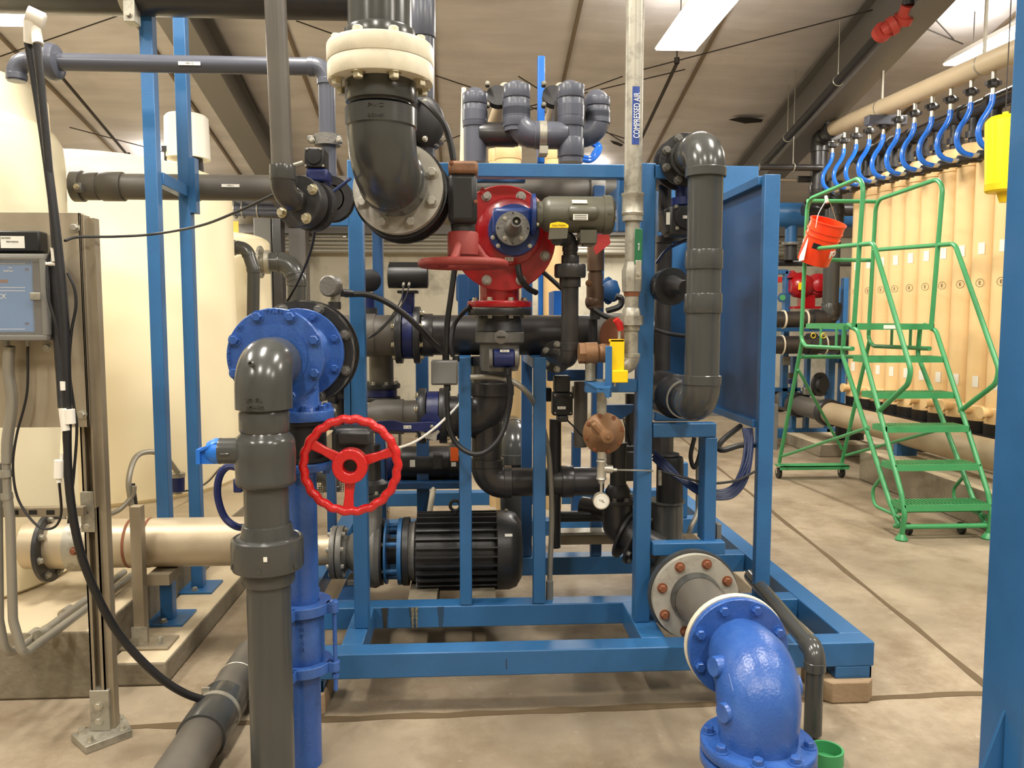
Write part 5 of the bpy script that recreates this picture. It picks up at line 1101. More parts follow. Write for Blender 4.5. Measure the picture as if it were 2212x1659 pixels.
qg = P(1298, 1081, Yv-.02); G().lathe(qg+D*.02, -D, [(0, S_(17, Yv)), (.03, S_(18.5, Yv)), (.034, S_(18.5, Yv)), (.034, S_(16, Yv))], 40).build('gauge_case', 'zinc', t)
f = G().cyl(qg-D*.0145, qg-D*.0148, S_(16, Yv), n=36).build('gauge_dial', 'label', t); 
g = G()
for i in range(21):
    a = R(225-270*i/20); d_ = V((math.cos(a), 0, math.sin(a))); g.bar(qg-D*.0152+d_*S_(11.5, Yv), qg-D*.0152+d_*S_(13.5, Yv), .0008, .0006, D)
g.build('dial_marks', 'ink', f); txt(f, 'PI-1C', qg-D*.0155+U*.004, .006, mt='ink', d=.0004); G().bar(qg-D*.016, qg-D*.016+V((.014, 0, -.006)), .002, .0006, D).build('needle', 'ink', f)
t = tag(G().sweep([P(1322, 1015, Yv), P(1332, 1015, Yv)], .008, 10).sweep([P(1332, 1015, Yv), P(1376, 1016, Yv+.05), P(1410, 1017, Yv+.1)], .004, 8).build('sensing_tube', 'zinc'), 'thin steel sensing tube running right from the regulator tee', 'tube')
# ================================================================ MAIN PIPEWORK INSIDE THE SKID
Y5 = 3.98; zh1 = P(1050, 724, Y5).z; r1 = S_(43, Y5)
t = T('process_pipe', 'large dark horizontal pipe crossing the skid at mid height', 'pipe', (0, Y5, zh1))
xv = P(883, 724, Y5).x; X5 = lambda p: P(p, 724, Y5).x
pipe(t, (X5(745), Y5, zh1), (X5(862), Y5, zh1), r1, 'pvc_dusty'); pipe(t, (X5(905), Y5, zh1), (X5(1420), Y5, zh1), r1, 'pvc_dark')
sleeve(t, (X5(788), Y5, zh1), (X5(812), Y5, zh1), r1*1.07, 'pvc_dusty'); sleeve(t, (X5(908), Y5, zh1), (X5(936), Y5, zh1), r1*1.07, 'pvc_dark'); sleeve(t, (X5(1275), Y5, zh1), (X5(1345), Y5, zh1), r1*1.1, 'pvc_dusty')
def xvalve(name, lab, px0, px1, py, Y, ro, rb, blue='valve_blue', nb=8):
    t = T(name, lab, 'valve', P((px0+px1)/2, py, Y)); z = P((px0+px1)/2, py, Y).z; a = P(px0, py, Y).x; b = P(px1, py, Y).x; w = (b-a)
    for q, s_ in ((a, -1), (b-w*.27, 1)): flange(t, (q, Y, z), X, ro, w*.27, 'charcoal', nb, .012, 'bolt_zinc', ro*.82, side=s_)
    G().lathe((a+w*.27, Y, z), X, [(0, rb), (.004, rb*1.06), (w*.46-.004, rb*1.06), (w*.46, rb)], 40).build('valve_body', blue, t)
    return t, z, (a+b)/2
t, z, xm = xvalve('butterfly_valve', 'dark blue butterfly valve with black barrel actuator on the mid-height pipe', 856, 909, 724, Y5, S_(61, Y5), S_(48, Y5))
G().bx((xm-.03, Y5-.04, z+S_(45, Y5)), (xm+.03, Y5+.04, P(880, 628, Y5).z)).build('valve_neck', 'valve_blue', t, .01); G().bx((xm-.05, Y5-.05, P(880, 634, Y5).z), (xm+.05, Y5+.05, P(880, 628, Y5).z)).build('mounting_pad', 'charcoal', t, .003)
zt_ = P(880, 597, Y5-.05).z; a, b = P(838, 597, Y5-.05).x, P(925, 597, Y5-.05).x
G().lathe((a, Y5-.05, zt_), X, [(0, .05), (.004, .058), (b-a-.004, .058), (b-a, .05)], 36).bx((a+.01, Y5-.09, zt_+.03), (b-.01, Y5-.01, zt_+.066)).build('actuator_barrel', 'black', t)
for px in (872, 884): G().cyl(P(px, 612, Y5-.1), P(px-1, 618, Y5-.12), .007, n=12).build('air_fitting', 'zinc', t); 
for k, lab in enumerate(('upper thin pair of air tubes from the black barrel actuator', 'lower thin air tube from the black barrel actuator')):
    cable('air_tube', lab, [(872+k*12, 618, 3.86), (865+k*8, 650, 3.84), (840+k*5, 690, 3.82), (815, 715+k*5, 3.8), (794, 731, 3.8)], .0035, 'rubber', 'tube', 6)
t = T('pressure_transmitter', 'grey round-faced transmitter above the black valve left of the skid post', 'transmitter', P(722, 650, 3.2))
q = P(714, 618, 3.15); d = V((-.35, -1, 0)).normalized(); G().lathe(q-d*-.0+d*-.03, d, [(0, .036), (.01, .042), (.045, .042), (.052, .036)], 30).build('housing', 'cast_grey', t)
G().cyl(P(724, 634, 3.17), P(724, 652, 3.17), .02, n=16).build('neck', 'galv', t); G().cyl(P(722, 652, 3.17), P(722, 668, 3.17), .026, n=8).build('hex_nipple', 'charcoal', t)
G().cyl(P(735, 632, 3.2), P(757, 634, 3.3), .016, n=14).build('cable_gland', 'rubber', t)
t = T('valve_actuator', 'black round valve actuator glimpsed just right of the left skid post', 'valve', P(795, 605, 4.2)); G().lathe(P(792, 607, 4.25), V((.5, -1, 0)), [(0, .05), (.01, .058), (.06, .058), (.07, .04)], 30).build('housing', 'black', t)
G().cyl(P(795, 632, 4.25), P(795, 665, 4.25), .035, n=20).build('neck', 'valve_blue', t); G().cyl(P(795, 665, 4.25), P(795, 690, 4.25), .05, n=24).build('collar', 'charcoal', t)
# lower line with lever valve
Y6 = 3.95; t = T('process_pipe', 'lower grey pipe with reducer and lever valve, curving up below the red pump', 'pipe', P(840, 898, Y6)); zh2 = P(850, 900, Y6).z
X6 = lambda p: P(p, 900, Y6).x
G().lathe((X6(782), Y6, zh2), X, [(0, S_(28, Y6)), (X6(796)-X6(782), S_(29, Y6)), (X6(812)-X6(782), S_(37, Y6)), (X6(872)-X6(782), S_(38, Y6)), (X6(872)-X6(782), S_(35, Y6)), (X6(906)-X6(782), S_(35, Y6))], 40).build('reducer', 'pvc_dusty', t)
pipe(t, (X6(700), Y6, zh2), (X6(785), Y6, zh2), S_(28, Y6), 'pvc_dark')
zc2 = P(1060, 905, Y6).z; run(t, [(X6(955), Y6, zh2), (P(1062, 905, Y6).x, Y6, zh2), (P(1062, 905, Y6).x, Y6, P(1062, 770, Y6).z)], S_(44, Y6), 'pvc_dark', S_(48, Y6), k=1.08)
xe2 = P(1052, 905, Y6).x; zE = P(1052, 1042, Y6).z
G().cyl((xe2, Y6, zh2-.03), (xe2, Y6, P(1052, 985, Y6).z), S_(33, Y6), n=36).build('branch_pipe', 'pvc_dark', t)
run(t, [(xe2, Y6, P(1052, 975, Y6).z), (xe2, Y6, zE), (P(1300, 1042, Y6).x, Y6, zE)], S_(31, Y6), 'pvc_dark', S_(38, Y6), k=1.15, sock=.5)
G().ring((xe2, Y6, P(1052, 996, Y6).z), U, S_(36, Y6), S_(33, Y6), .006, 40).build('glue_ring', 'white', t)
sleeve(t, (P(1212, 1042, Y6).x, Y6, zE), (P(1238, 1042, Y6).x, Y6, zE), S_(35, Y6), 'pvc_dark')
t, z, xm = xvalve('lever_valve', 'dark blue butterfly valve with long flat lever on the lower pipe', 905, 966, 898, Y6, S_(60, Y6), S_(50, Y6))
Yl = 3.7; poly = [P(*p, Yl) for p in ((812, 914), (815, 910), (850, 908), (875, 914), (930, 911), (942, 912), (948, 920), (942, 931), (930, 932), (880, 932), (820, 930))]
G().prism(poly, (0, .01, 0)).build('lever', 'valve_blue', t, .002); q = P(933, 920, 3.72); G().cyl(q+D*.0, q+D*.2, .02, n=16).build('stem', 'valve_blue', t)
G().lathe(P(930, 915, 3.73), -D, [(-.01, S_(23, 3.73)), (0, S_(23, 3.73))], 40).build('notch_plate', 'valve_blue', t)
g = [P(*p, 3.712) for p in ((905, 932), (913, 931), (925, 940), (946, 928), (950, 933), (944, 940), (943, 952), (936, 953), (934, 949), (931, 951), (929, 948), (926, 950), (924, 946), (921, 949), (916, 944), (913, 941), (909, 940), (910, 936))]
G().prism(g, (0, .004, 0)).build('notched_sector', 'flange_grey', t); plate(t, 'HV-18C', P(880, 922.5, Yl-.0005), S_(17, Yl), S_(7, Yl)); bolt(t, P(933, 921, Yl), -D, .006, 'galv', .005)
# vertical branch behind left post
t = T('branch_pipe', 'vertical grey branch pipe with flanged blue valve between the two left posts', 'pipe', P(826, 870, 4.15)); Y7 = 4.1; q = lambda y: V((P(824, 820, Y7).x, Y7, P(824, y, Y7).z))
G().cyl(q(880), q(765), S_(26, Y7), n=32).build('pipe', 'pvc_dusty', t); flange(t, q(838), U, S_(40, Y7), .022, 'charcoal', 8, .01, 'zinc', S_(33, Y7)); G().cyl(q(855), q(838), S_(33, Y7), n=32).build('valve_body', 'valve_blue', t); flange(t, q(866), U, S_(40, Y7), .022, 'charcoal', 0)
t = T('branch_pipe', 'dark vertical pipe standing behind the red foreground handwheel', 'pipe', P(800, 1050, 4.0)); q = lambda y: V((P(804, 1050, 4.02).x, 4.02, P(804, y, 4.02).z))
G().cyl(q(1075), q(960), S_(19, 4.02), n=28).build('pipe', 'pvc_dark', t); flange(t, q(1072), U, S_(38, 4.02), .025, 'charcoal', 8, .011, 'zinc', S_(31, 4.02)); G().lathe(q(1060), U, [(0, S_(34, 4)), (.04, S_(33, 4)), (.06, S_(22, 4))], 28).build('union', 'charcoal', t)
# pale elbow in the back
t = T('process_pipe', 'lighter grey elbow pipe seen behind the black cable loop', 'pipe', P(1115, 1000, 4.7)); Y8 = 4.75
run(t, [V((P(1112, 1000, Y8).x, Y8, .35)), V((P(1112, 1000, Y8).x, Y8, P(1112, 945, Y8).z)), V((P(1112, 1000, Y8).x-.0, Y8+.5, P(1112, 945, Y8).z))], S_(32, Y8), 'pvc', S_(36, Y8))
# ================================================================ BIG PUMP AND MOTOR
Yp2 = 4.05; zp = P(950, 1189, Yp2).z; XP = lambda p: P(p, 1189, Yp2).x; s = lambda n: S_(n, Yp2)
t = T('centrifugal_pump', 'grey centrifugal pump with bolted suction flange and blue bearing frame', 'pump', (XP(790), Yp2, .25))
flange(t, (XP(718), Yp2, zp), X, s(57), s(11), 'cast_grey', 8, .0115, 'zinc', s(48), side=-1); flange(t, (XP(731), Yp2, zp), X, s(57), s(12), 'cast_grey', 8, .0115, 'zinc', s(48), side=1)
G().lathe((XP(742), Yp2, zp), X, [(0, s(38)), (.02, s(33)), (.07, s(48)), (.11, s(66)), (.14, s(76)), (.17, s(78)), (.195, s(72))], 48).build('volute', 'cast_grey', t)
G().sweep(spline([V((XP(800), Yp2-.12, zp-.02)), V((XP(803), Yp2-.1, zp+.08)), V((XP(806), Yp2-.04, zp+.18)), V((XP(806), 4.02, P(804, 1078, 4.02).z))], 6), [s(22)]*19, 24).build('discharge', 'cast_grey', t)
for p, w, r, mt_ in ((817, 12, 72, 'charcoal'), (834, 4, 70, 'blue'), (862, 9, 72, 'blue'), (873, 12, 74, 'charcoal')): G().lathe((XP(p), Yp2, zp), X, [(0, s(r)), (s(w), s(r))], 48).build('frame_ring', mt_, t)
G().lathe((XP(830), Yp2, zp), X, [(0, s(28)), (s(45), s(28))], 28).build('shaft_housing', 'charcoal', t)
for a in range(6): aa = TAU*(a+.5)/6; q = V((XP(838), Yp2+math.cos(aa)*s(58), zp+math.sin(aa)*s(58))); G().cyl(q, q+X*s(26), .012, n=12).build('frame_bar', 'blue', t); bolt(t, q-X*.0, -X, .01, 'zinc'); bolt(t, V((XP(830), q.y, q.z)), X, .009, 'zinc')
t = T('electric_motor', 'large dark finned electric motor with lifting eye, mounted low in the skid', 'motor', (XP(990), Yp2, .25))
G().lathe((XP(884), Yp2, zp), X, [(0, s(62)), (s(14), s(66)), (s(15), s(62)), (s(30), s(62))], 44).build('end_bell', 'cast_grey', t)
G().lathe((XP(897), Yp2, zp), X, [(0, s(60)), (s(6), s(74)), (s(165), s(74)), (s(178), s(68))], 48).build('motor_body', 'charcoal', t)
g = G()
for i in range(28):
    a = TAU*(i+.5)/28; d_ = V((0, math.cos(a), math.sin(a)))
    if abs(d_.z) > .95 and d_.z < 0: continue
    g.bar(V((XP(902), Yp2, zp))+d_*s(79), V((XP(1072), Yp2, zp))+d_*s(79), .0075, s(14), d_)
g.build('cooling_fins', 'charcoal', t)
G().lathe((XP(1071), Yp2, zp), X, [(0, s(84)), (.004, s(86)), (s(28), s(86)), (s(44), s(80)), (s(55), s(62)), (s(57), s(40))], 48).build('fan_cover', 'charcoal', t)
for p in (905, 1018): G().bx((XP(p), Yp2-.13, .25), (XP(p+44), Yp2+.13, zp-s(70))).build('mounting_foot', 'cast_grey', t, .006)
q = V((XP(984), Yp2-.02, zp+s(87))); G().torus(q+U*.035, D, .026, .0085, 28, 10).cyl(q-U*.01, q+U*.012, .014).build('lifting_eye', 'black', t)
plate(t, '', V((XP(1095), Yp2-s(86)*.82, zp+s(60)*.85)), s(16), s(6), up=(0, .5, .8)); bolt(t, V((XP(1094), Yp2, zp+s(86))), U, .008, 'zinc')
for p in (918, 1038): G().bx((XP(p)-.07, Y2+BH, .12), (XP(p)+.07, Y3, .2495)).build('cross_member', 'pad_dark', skid, .004)
G().bx((XP(760)-.04, Y2+BH, .16), (XP(760)+.05, Y3, .249)).build('cross_member', 'blue_dark', skid, .004)
G().bx((XP(752), Yp2-.06, .2495), (XP(790), Yp2+.06, zp-s(55))).build('pump_foot', 'cast_grey', bpy.data.objects['centrifugal_pump'], .004)
# second motor on the upper rear shelf
Yn = 4.5; zn_ = P(930, 999, Yn).z; XN = lambda p: P(p, 999, Yn).x; sn = lambda n: S_(n, Yn)
t = T('electric_motor', 'smaller dark motor with orange tag on the shelf behind the lever valve', 'motor', (XN(930), Yn, zn_-.1))
G().lathe((XN(862), Yn, zn_), X, [(0, sn(30)), (.02, sn(36)), (XN(970)-XN(862), sn(36)), (XN(972)-XN(862), sn(39)), (XN(998)-XN(862), sn(39)), (XN(1006)-XN(862), sn(28))], 40).build('motor_body', 'charcoal', t)
G().lathe((XN(838), Yn, zn_), X, [(0, sn(38)), (.03, sn(40)), (XN(862)-XN(838), sn(30))], 36).build('adapter', 'valve_blue', t)
A, B = bxp(935, 956, 982, 1015, 4.36, .05); G().bx(A, B).build('terminal_box', 'charcoal', t, .006)
A, B = bxp(973, 990, 967, 996, 4.385, .006); G().bx(A, B).build('orange_tag', 'orange_tag', t); 
plate(t, '', P(891, 1001, 4.39), sn(11), sn(15)); plate(t, '', P(980, 1003, 4.38), sn(10), sn(9)); G().bx((XN(880), Yn-.08, P(930, 1043, 4.4).z), (XN(960), Yn+.08, zn_-sn(33))).build('mounting_foot', 'charcoal', t)
cable('flexible_conduit', 'cream conduit stub leaning behind the big motor', [(926, 1120, 4.35), (932, 1080, 4.35), (936, 1056, 4.38), (934, 1044, 4.4)], .016, 'flange_white', 'conduit', 10)
# ---- right half of the skid interior
t = T('solenoid_valve', 'black square actuator with white tag on the dark vertical pipe', 'valve', P(1213, 900, 3.8)); Yw = 3.8
for (x0, x1, y0, y1, mt_) in ((1194, 1238, 848, 898, 'black'), (1198, 1232, 812, 848, 'charcoal'), (1205, 1228, 898, 912, 'charcoal')): A, B = bxp(x0, x1, y0, y1, Yw, .08); G().bx(A, B).build('actuator_box' if mt_ == 'black' else 'valve_block', mt_, t, .008)
G().lathe(P(1215, 872, Yw), -D, [(0, .036), (.008, .034)], 24).build('cover', 'black', t); plate(t, 'SV-1C', P(1213, 881, Yw-.0095), S_(18, Yw), S_(6, Yw))
for p in ((1199, 854), (1233, 854), (1199, 892), (1233, 892)): bolt(t, P(*p, Yw-.001), -D, .003, 'zinc')
vt = lambda px, y0, y1, r, Y, lab, mt_='pvc_dark', cat='pipe', nm='vertical_pipe': tag(G().cyl(V((P(px, (y0+y1)/2, Y).x, Y, P(px, y1, Y).z)), V((P(px, (y0+y1)/2, Y).x, Y, P(px, y0, Y).z)), S_(r, Y), n=24).build(nm, mt_), lab, cat)
vt(1199, 905, 1182, 13, 3.93, 'black vertical pipe below the square actuator', 'black'); vt(1254, 825, 965, 15, 3.95, 'dusty grey vertical pipe right of the square actuator', 'pvc_dusty')
t = T('process_pipe', 'slim dark horizontal pipe low behind the regulator gauge', 'pipe', P(1270, 1115, 4.2)); a = P(1205, 1116, 4.2); b = P(1345, 1116, 4.2); b.z = a.z; pipe(t, a, b, S_(12, 4.2), 'charcoal'); 
t = T('cable_tray', 'galvanised tray channel low behind the gauge', 'tray', P(1250, 1160, 4.3)); A, B = bxp(1212, 1345, 1150, 1156, 4.3, .1); G().bx(A, B).build('upper_flange', 'galv', t); A, B = bxp(1212, 1345, 1157, 1176, 4.33, .06); G().bx(A, B).build('channel', 'strut', t)
G().bx((P(1215, 1180, 3.95).x, 3.9, .25), (P(1350, 1180, 3.95).x, 3.99, P(1215, 1180, 3.9).z)) if 0 else None
# dark valve assembly right of the gauge
t = T('butterfly_valve', 'black ribbed valve and elbow assembly low behind the gauge and right post', 'valve', P(1340, 1150, 3.85)); Yx = 3.85
q = V((P(1335, 1060, Yx).x, Yx, P(1335, 1085, Yx).z)); flange(t, q, U, S_(42, Yx), .02, 'charcoal', 8, .012, 'cast_grey', S_(34, Yx)); G().lathe(q+U*.02, U, [(0, S_(26, Yx)), (.04, S_(28, Yx)), (.07, S_(20, Yx))], 32).build('neck', 'charcoal', t)
pipe(t, q+U*.08, q+U*.3, S_(18, Yx), 'charcoal', 'stem_pipe')
q2 = P(1352, 1150, Yx); ax = V((.75, -.5, -.35)).normalized(); G().ring(q2, ax, S_(60, Yx), S_(36, Yx), .014, 44).lathe(q2, ax, [(0, S_(40, Yx)), (.07, S_(40, Yx))], 32).ring(q2+ax*.06, ax, S_(60, Yx), S_(36, Yx), .014, 44).build('valve_body', 'charcoal', t)
bolts(t, q2+ax*.075, ax, S_(52, Yx), 8, .012, 'cast_grey'); G().sweep(rpath([q-U*.0, q-U*.12, q2-ax*.02, q2+ax*.2], .08), S_(34, Yx), 28).build('elbow', 'pvc_dark', t)
t = T('regulator_bracket', 'dark blue gusset plate behind the bronze regulator', 'bracket', P(1340, 890, 3.9)); G().prism([P(*p, 3.9) for p in ((1308, 875), (1370, 875), (1366, 890), (1342, 906), (1308, 896))], (0, .05, 0)).build('gusset', 'blue_dark', t)
for k, lab in enumerate(('left of two thin black wires hanging below the blue gusset', 'right of two thin black wires hanging below the blue gusset')): cable('wire', lab, [(1346+k*3, 903, 3.88), (1352+k*4, 930, 3.88), (1360+k*3, 962, 3.9)], .0028)
t = T('pump_controller', 'black boxy controls behind the regulator, left of the right skid post', 'box', P(1345, 1000, 3.9)); A, B = bxp(1318, 1374, 962, 1012, 3.92, .12); G().bx(A, B).build('case', 'black', t, .01); A, B = bxp(1340, 1372, 975, 1040, 3.9, .02); G().bx(A, B).build('front_block', 'charcoal', t, .008)
for i, (px, Y) in enumerate(((1345, 1035),)): pass
# right bay vertical filter + elbow
Yf = 3.85; t = T('strainer', 'dark grey cylindrical strainer with lugged lid in the right bay', 'strainer', P(1440, 1170, Yf)); xx = P(1440, 1050, Yf).x; zf_ = lambda y: P(1440, y, Yf).z
G().lathe((xx, Yf, zf_(1172)), U, [(0, S_(38, Yf)), (zf_(1088)-zf_(1172), S_(36, Yf)), (zf_(1084)-zf_(1172), S_(40, Yf)), (zf_(1080)-zf_(1172), S_(40, Yf))], 40).build('lower_body', 'pvc', t)
G().lathe((xx+.01, Yf-.02, zf_(1080)), U, [(0, S_(30, Yf)), (zf_(992)-zf_(1080), S_(30, Yf)), (zf_(985)-zf_(1080), S_(28, Yf))], 12).build('upper_body', 'black', t)
G().lathe((xx, Yf, zf_(985)), U, [(0, S_(25, Yf)), (.006, S_(27, Yf)), (.014, S_(26, Yf))], 32).build('lid', 'charcoal', t); G().cyl((xx-.03, Yf+.03, zf_(980)), (xx-.03, Yf+.03, zf_(935)), S_(30, Yf), n=32).build('inlet_pipe', 'pvc_dark', t)
q = P(1425, 1032, 3.7); G().box(q, (.014, .02, .07)).build('tie_bar', 'galv', t)
t = T('process_pipe', 'grey pipe dome with flange ring sitting behind the lower right crossbar', 'pipe', P(1445, 1200, 3.7)); q = P(1440, 1235, 3.75); G().lathe(q, V((-.15, -1, .1)), [(-.25, S_(62, 3.7)), (-.04, S_(62, 3.7)), (-.03, S_(72, 3.7)), (.02, S_(74, 3.7))], 48).build('pipe_end', 'pvc', t)
cable('hose', 'black hose loop left behind the right bay post', [(1500, 945, 3.75), (1492, 985, 3.75), (1500, 1010, 3.75), (1512, 980, 3.75), (1514, 945, 3.75)], .011, 'rubber', 'hose')
cable('flexible_conduit', 'grey ribbed conduit bending at the foot of the right bay', [(1508, 1000, 3.9), (1508, 1080, 3.9), (1506, 1110, 3.88), (1494, 1135, 3.85), (1488, 1152, 3.85)], .013, 'conduit', 'conduit')
tag(pb(None, 'outlet_box', 1548, 1559, 1132, 1174, 3.5, .05, 'box_grey', .004), 'small grey electrical box at the right end of the lower crossbar', 'box')
# ================================================================ RIGHT GREY PIPE
Ye = 3.12; xe = P(1520, 600, Ye).x; ze = lambda y: P(1520, y, Ye).z; re_ = S_(37.5, Ye)
t = T('pvc_riser', 'thick grey vertical pipe in front of the blue cabinet with an elbow at each end', 'pipe', (xe, Ye, ze(925)))
tb = ze(318); d1 = (P(1438, 318, 3.66)-V((xe, Ye, tb))); d1.z = 0; d1.normalize()
elbow(t, V((xe, Ye, 0)), V((xe, Ye, tb)), V((xe, Ye, tb))+d1, re_, re_*1.25, 'pvc', 1.13, .45)
zb = ze(874); d2 = (P(1425, 852, 3.72)-V((xe, Ye, zb))); d2.z = 0; d2.normalize()
elbow(t, V((xe, Ye, 5)), V((xe, Ye, zb)), V((xe, Ye, zb))+d2, re_, re_*1.25, 'pvc', 1.1, .5)
pipe(t, (xe, Ye, zb+.1), (xe, Ye, tb-.1), re_, 'pvc'); sleeve(t, (xe, Ye, ze(582)), (xe, Ye, ze(540)), re_*1.08, 'pvc'); sleeve(t, (xe, Ye, ze(676)), (xe, Ye, ze(634)), re_*1.09, 'pvc')
pipe(t, V((xe, Ye, tb))+d1*.1, V((xe, Ye, tb))+d1*.26, re_, 'pvc'); G().ring(V((xe, Ye, tb))+d1*.19, d1, re_*1.2, re_*1.05, .012, 40).build('glue_ring', 'pvc', t)
G().lathe(V((xe, Ye, zb))+d2*.12, d2, [(0, re_*1.0), (.1, re_*1.0), (.12, re_*1.15), (.2, re_*1.2), (.22, re_*1.45), (.4, re_*1.45), (.5, re_*1.45)], 44).build('reducer', 'pvc_dark', t)
G().ring(V((xe, Ye, zb))+d2*.2, d2, re_*1.22, re_*1.14, .012, 40).build('pipe_clamp', 'galv', t)
fq = V((xe, Ye, tb))+d1*.24
t = T('butterfly_valve', 'black valve and bolted flanges behind the upper right elbow', 'valve', fq)
flange(t, fq, d1, S_(58, 3.3), .022, 'charcoal', 8, .014, 'cast_grey', S_(48, 3.3), side=-1); G().lathe(fq+d1*.02, d1, [(0, .085), (.07, .085)], 32).build('valve_body', 'charcoal', t); flange(t, fq+d1*.09, d1, S_(58, 3.3), .022, 'charcoal', 0)
pipe(t, fq+d1*.11, fq+d1*.4, re_, 'pvc_dark', 'outlet_pipe')
q = P(1474, 405, 3.42); G().cyl(P(1474, 372, 3.45), P(1474, 440, 3.45), .03, n=20).build('valve_neck', 'valve_blue', t)
t = T('valve_actuator', 'dark square-bodied actuator with white tags below the upper right flange', 'actuator', P(1468, 510, 3.4))
A, B = bxp(1446, 1500, 444, 508, 3.36, .12); G().bx(A, B).build('gearbox', 'charcoal', t, .012); G().prism([P(*p, 3.37) for p in ((1434, 453), (1457, 443), (1462, 492), (1441, 503))], (0, .1, 0)).build('side_plate', 'charcoal', t, .004)
G().lathe(P(1482, 470, 3.36), -D, [(0, .05), (.012, .048), (.013, .044)], 32).build('round_cover', 'black', t); plate(t, 'MV-2C', P(1482, 469, 3.345), S_(14, 3.35), S_(6, 3.35)); plate(t, '', P(1444, 472, 3.365), S_(10, 3.36), S_(26, 3.36))
for p in ((1461, 446), (1463, 493)): bolt(t, P(*p, 3.358), -D, .006, 'zinc')
G().cyl(P(1480, 428, 3.43), P(1480, 444, 3.43), .06, n=30).build('mounting_ring', 'valve_blue', t); G().cyl(P(1450, 510, 3.6), P(1450, 524, 3.6), .07, n=30).build('lower_flange', 'charcoal', t)
vt(1436, 385, 500, 14, 3.65, 'dark vertical pipe beside the upper right actuator', 'pvc_dark'); vt(1432, 524, 800, 18, 3.75, 'dark vertical pipe behind the right skid post', 'pvc_dark')
t = T('pipe_flange', 'pair of dark round flanges with cone fitting left of the thick grey pipe', 'flange', P(1455, 620, 3.3)); q = P(1436, 618, 3.42); d = (P(1492, 622, 3.18)-q).normalized()
G().lathe(q, d, [(0, S_(36, 3.4)), (.03, S_(37, 3.4)), (.031, S_(30, 3.4)), (.05, S_(30, 3.4)), (.051, S_(40, 3.4)), (.075, S_(40, 3.4)), (.076, S_(24, 3.4)), (.1, S_(22, 3.4)), (.13, S_(16, 3.4)), (.2, S_(15, 3.4))], 44).build('flange_stack', 'charcoal', t); bolts(t, q+d*.03, d, S_(33, 3.4), 8, .007, 'cast_grey')
# cable bundle
t = T('cable_bundle', 'drooping bundle of dark blue air tubes sagging from the cabinet to the right bay', 'cable')
for k in range(20):
    a = random.uniform(-1, 1); b = random.uniform(-1, 1)
    G().sweep(spline([P(*p) for p in [(1412+a*3, 985+b*12, 3.6), (1450+a*4, 1018+b*9, 3.58), (1490, 1048+a*8, 3.56), (1540+b*4, 1068+a*9, 3.55), (1580+b*6, 1062+a*12, 3.55), (1608+b*9, 1020+a*14, 3.56), (1618+b*10, 960+a*6, 3.6), (1615+b*12, 925, 3.64)]], 6), .005, 6).build('air_tube', 'dark_cable', t)
cable('cable', 'black cable crossing over the drooping tube bundle', [(1428, 1018, 3.55), (1480, 1032, 3.52), (1530, 1044, 3.5), (1590, 1038, 3.52), (1632, 1018, 3.57)], .006)
cable('cable', 'thick black sleeve hooking out of the cabinet base', [(1600, 920, 3.7), (1562, 950, 3.62), (1552, 968, 3.6), (1565, 972, 3.58), (1600, 962, 3.6), (1640, 962, 3.64)], .013)
cable('cable', 'dark blue tubes arching behind the thick grey pipe', [(1418, 568, 3.5), (1440, 540, 3.46), (1470, 524, 3.42), (1500, 512, 3.38)], .007, 'dark_cable')
cable('cable', 'black cable running from the right post to the thick grey pipe', [(1415, 712, 3.5), (1450, 722, 3.48), (1500, 728, 3.4)], .009)
# ================================================================ RIGHT FOREGROUND: blue cast elbow
t = T('flanged_spool', 'grey pipe spool with off-white bolted flange coming out of the skid toward the blue elbow', 'pipe', P(1500, 1290, 3.3))
q = P(1503, 1291, 3.28); e = P(1590, 1394, 2.76); ax = (q-e).normalized()
flange(t, q-ax*.0, ax, S_(98, 3.28), .03, 'flange_grey', 8, .0165, 'rust', S_(80, 3.28), ri=S_(54, 3.28), ph=.0+.62, side=-1)
G().ring(q+ax*.035, ax, S_(103, 3.28), S_(50, 3.28), .03, 48).build('backing_ring', 'pvc', t); G().lathe(q-ax*.012, ax, [(-.03, S_(53, 3.28)), (.0, S_(58, 3.28)), (.04, S_(58, 3.28))], 44).build('flange_hub', 'pvc', t)
G().cyl(e-ax*.0, q+ax*.3, S_(53, 3.2), n=44).build('pipe', 'pvc_dusty', t)
flange(t, e+ax*.0, ax, S_(117, 2.74), .026, 'flange_white', 0)
t = T('cast_elbow', 'big glossy blue cast iron elbow in the right foreground turning down to the floor', 'pipe', P(1645, 1640, 2.4))
e1 = e-ax*.002; flange(t, e1-ax*.03, ax, S_(115, 2.72), .03, 'cast_blue', 8, .0175, 'cast_blue', S_(98, 2.72), ph=.5, side=-1)
b1 = P(1641, 1612, 2.42); hz = V((-ax.x, -ax.y, 0)).normalized(); rb = e.z-b1.z
cen = V((b1.x, 2.45, 0)); pts = []
p0 = e1-ax*.02; p3 = V((b1.x+.005, 2.45, b1.z))
h0 = -ax
for i in range(15):
    u = i/14; k = .56; c0_ = p0; c1_ = p0+h0*.21; c2_ = p3+U*.2; c3_ = p3
    pts.append(c0_*(1-u)**3+c1_*3*u*(1-u)**2+c2_*3*u*u*(1-u)+c3_*u**3)
RR = S_(98, 2.45)*.97
G().sweep(pts, [S_(72, 2.6)]+[RR*(.86+.14*min(1, i/4)) if i < 11 else RR*(1-.02*(i-10)) for i in range(1, 15)], 56).build('elbow_body', 'cast_blue', t)
flange(t, p3-U*.03, U, S_(131, 2.42), .035, 'cast_blue', 8, .0175, 'cast_blue', S_(112, 2.42), ph=.55, side=1)
flange(t, p3-U*.075, U, S_(131, 2.42), .035, 'cast_blue', 8, .0175, 'cast_blue', S_(112, 2.42), ph=.55, side=-1)
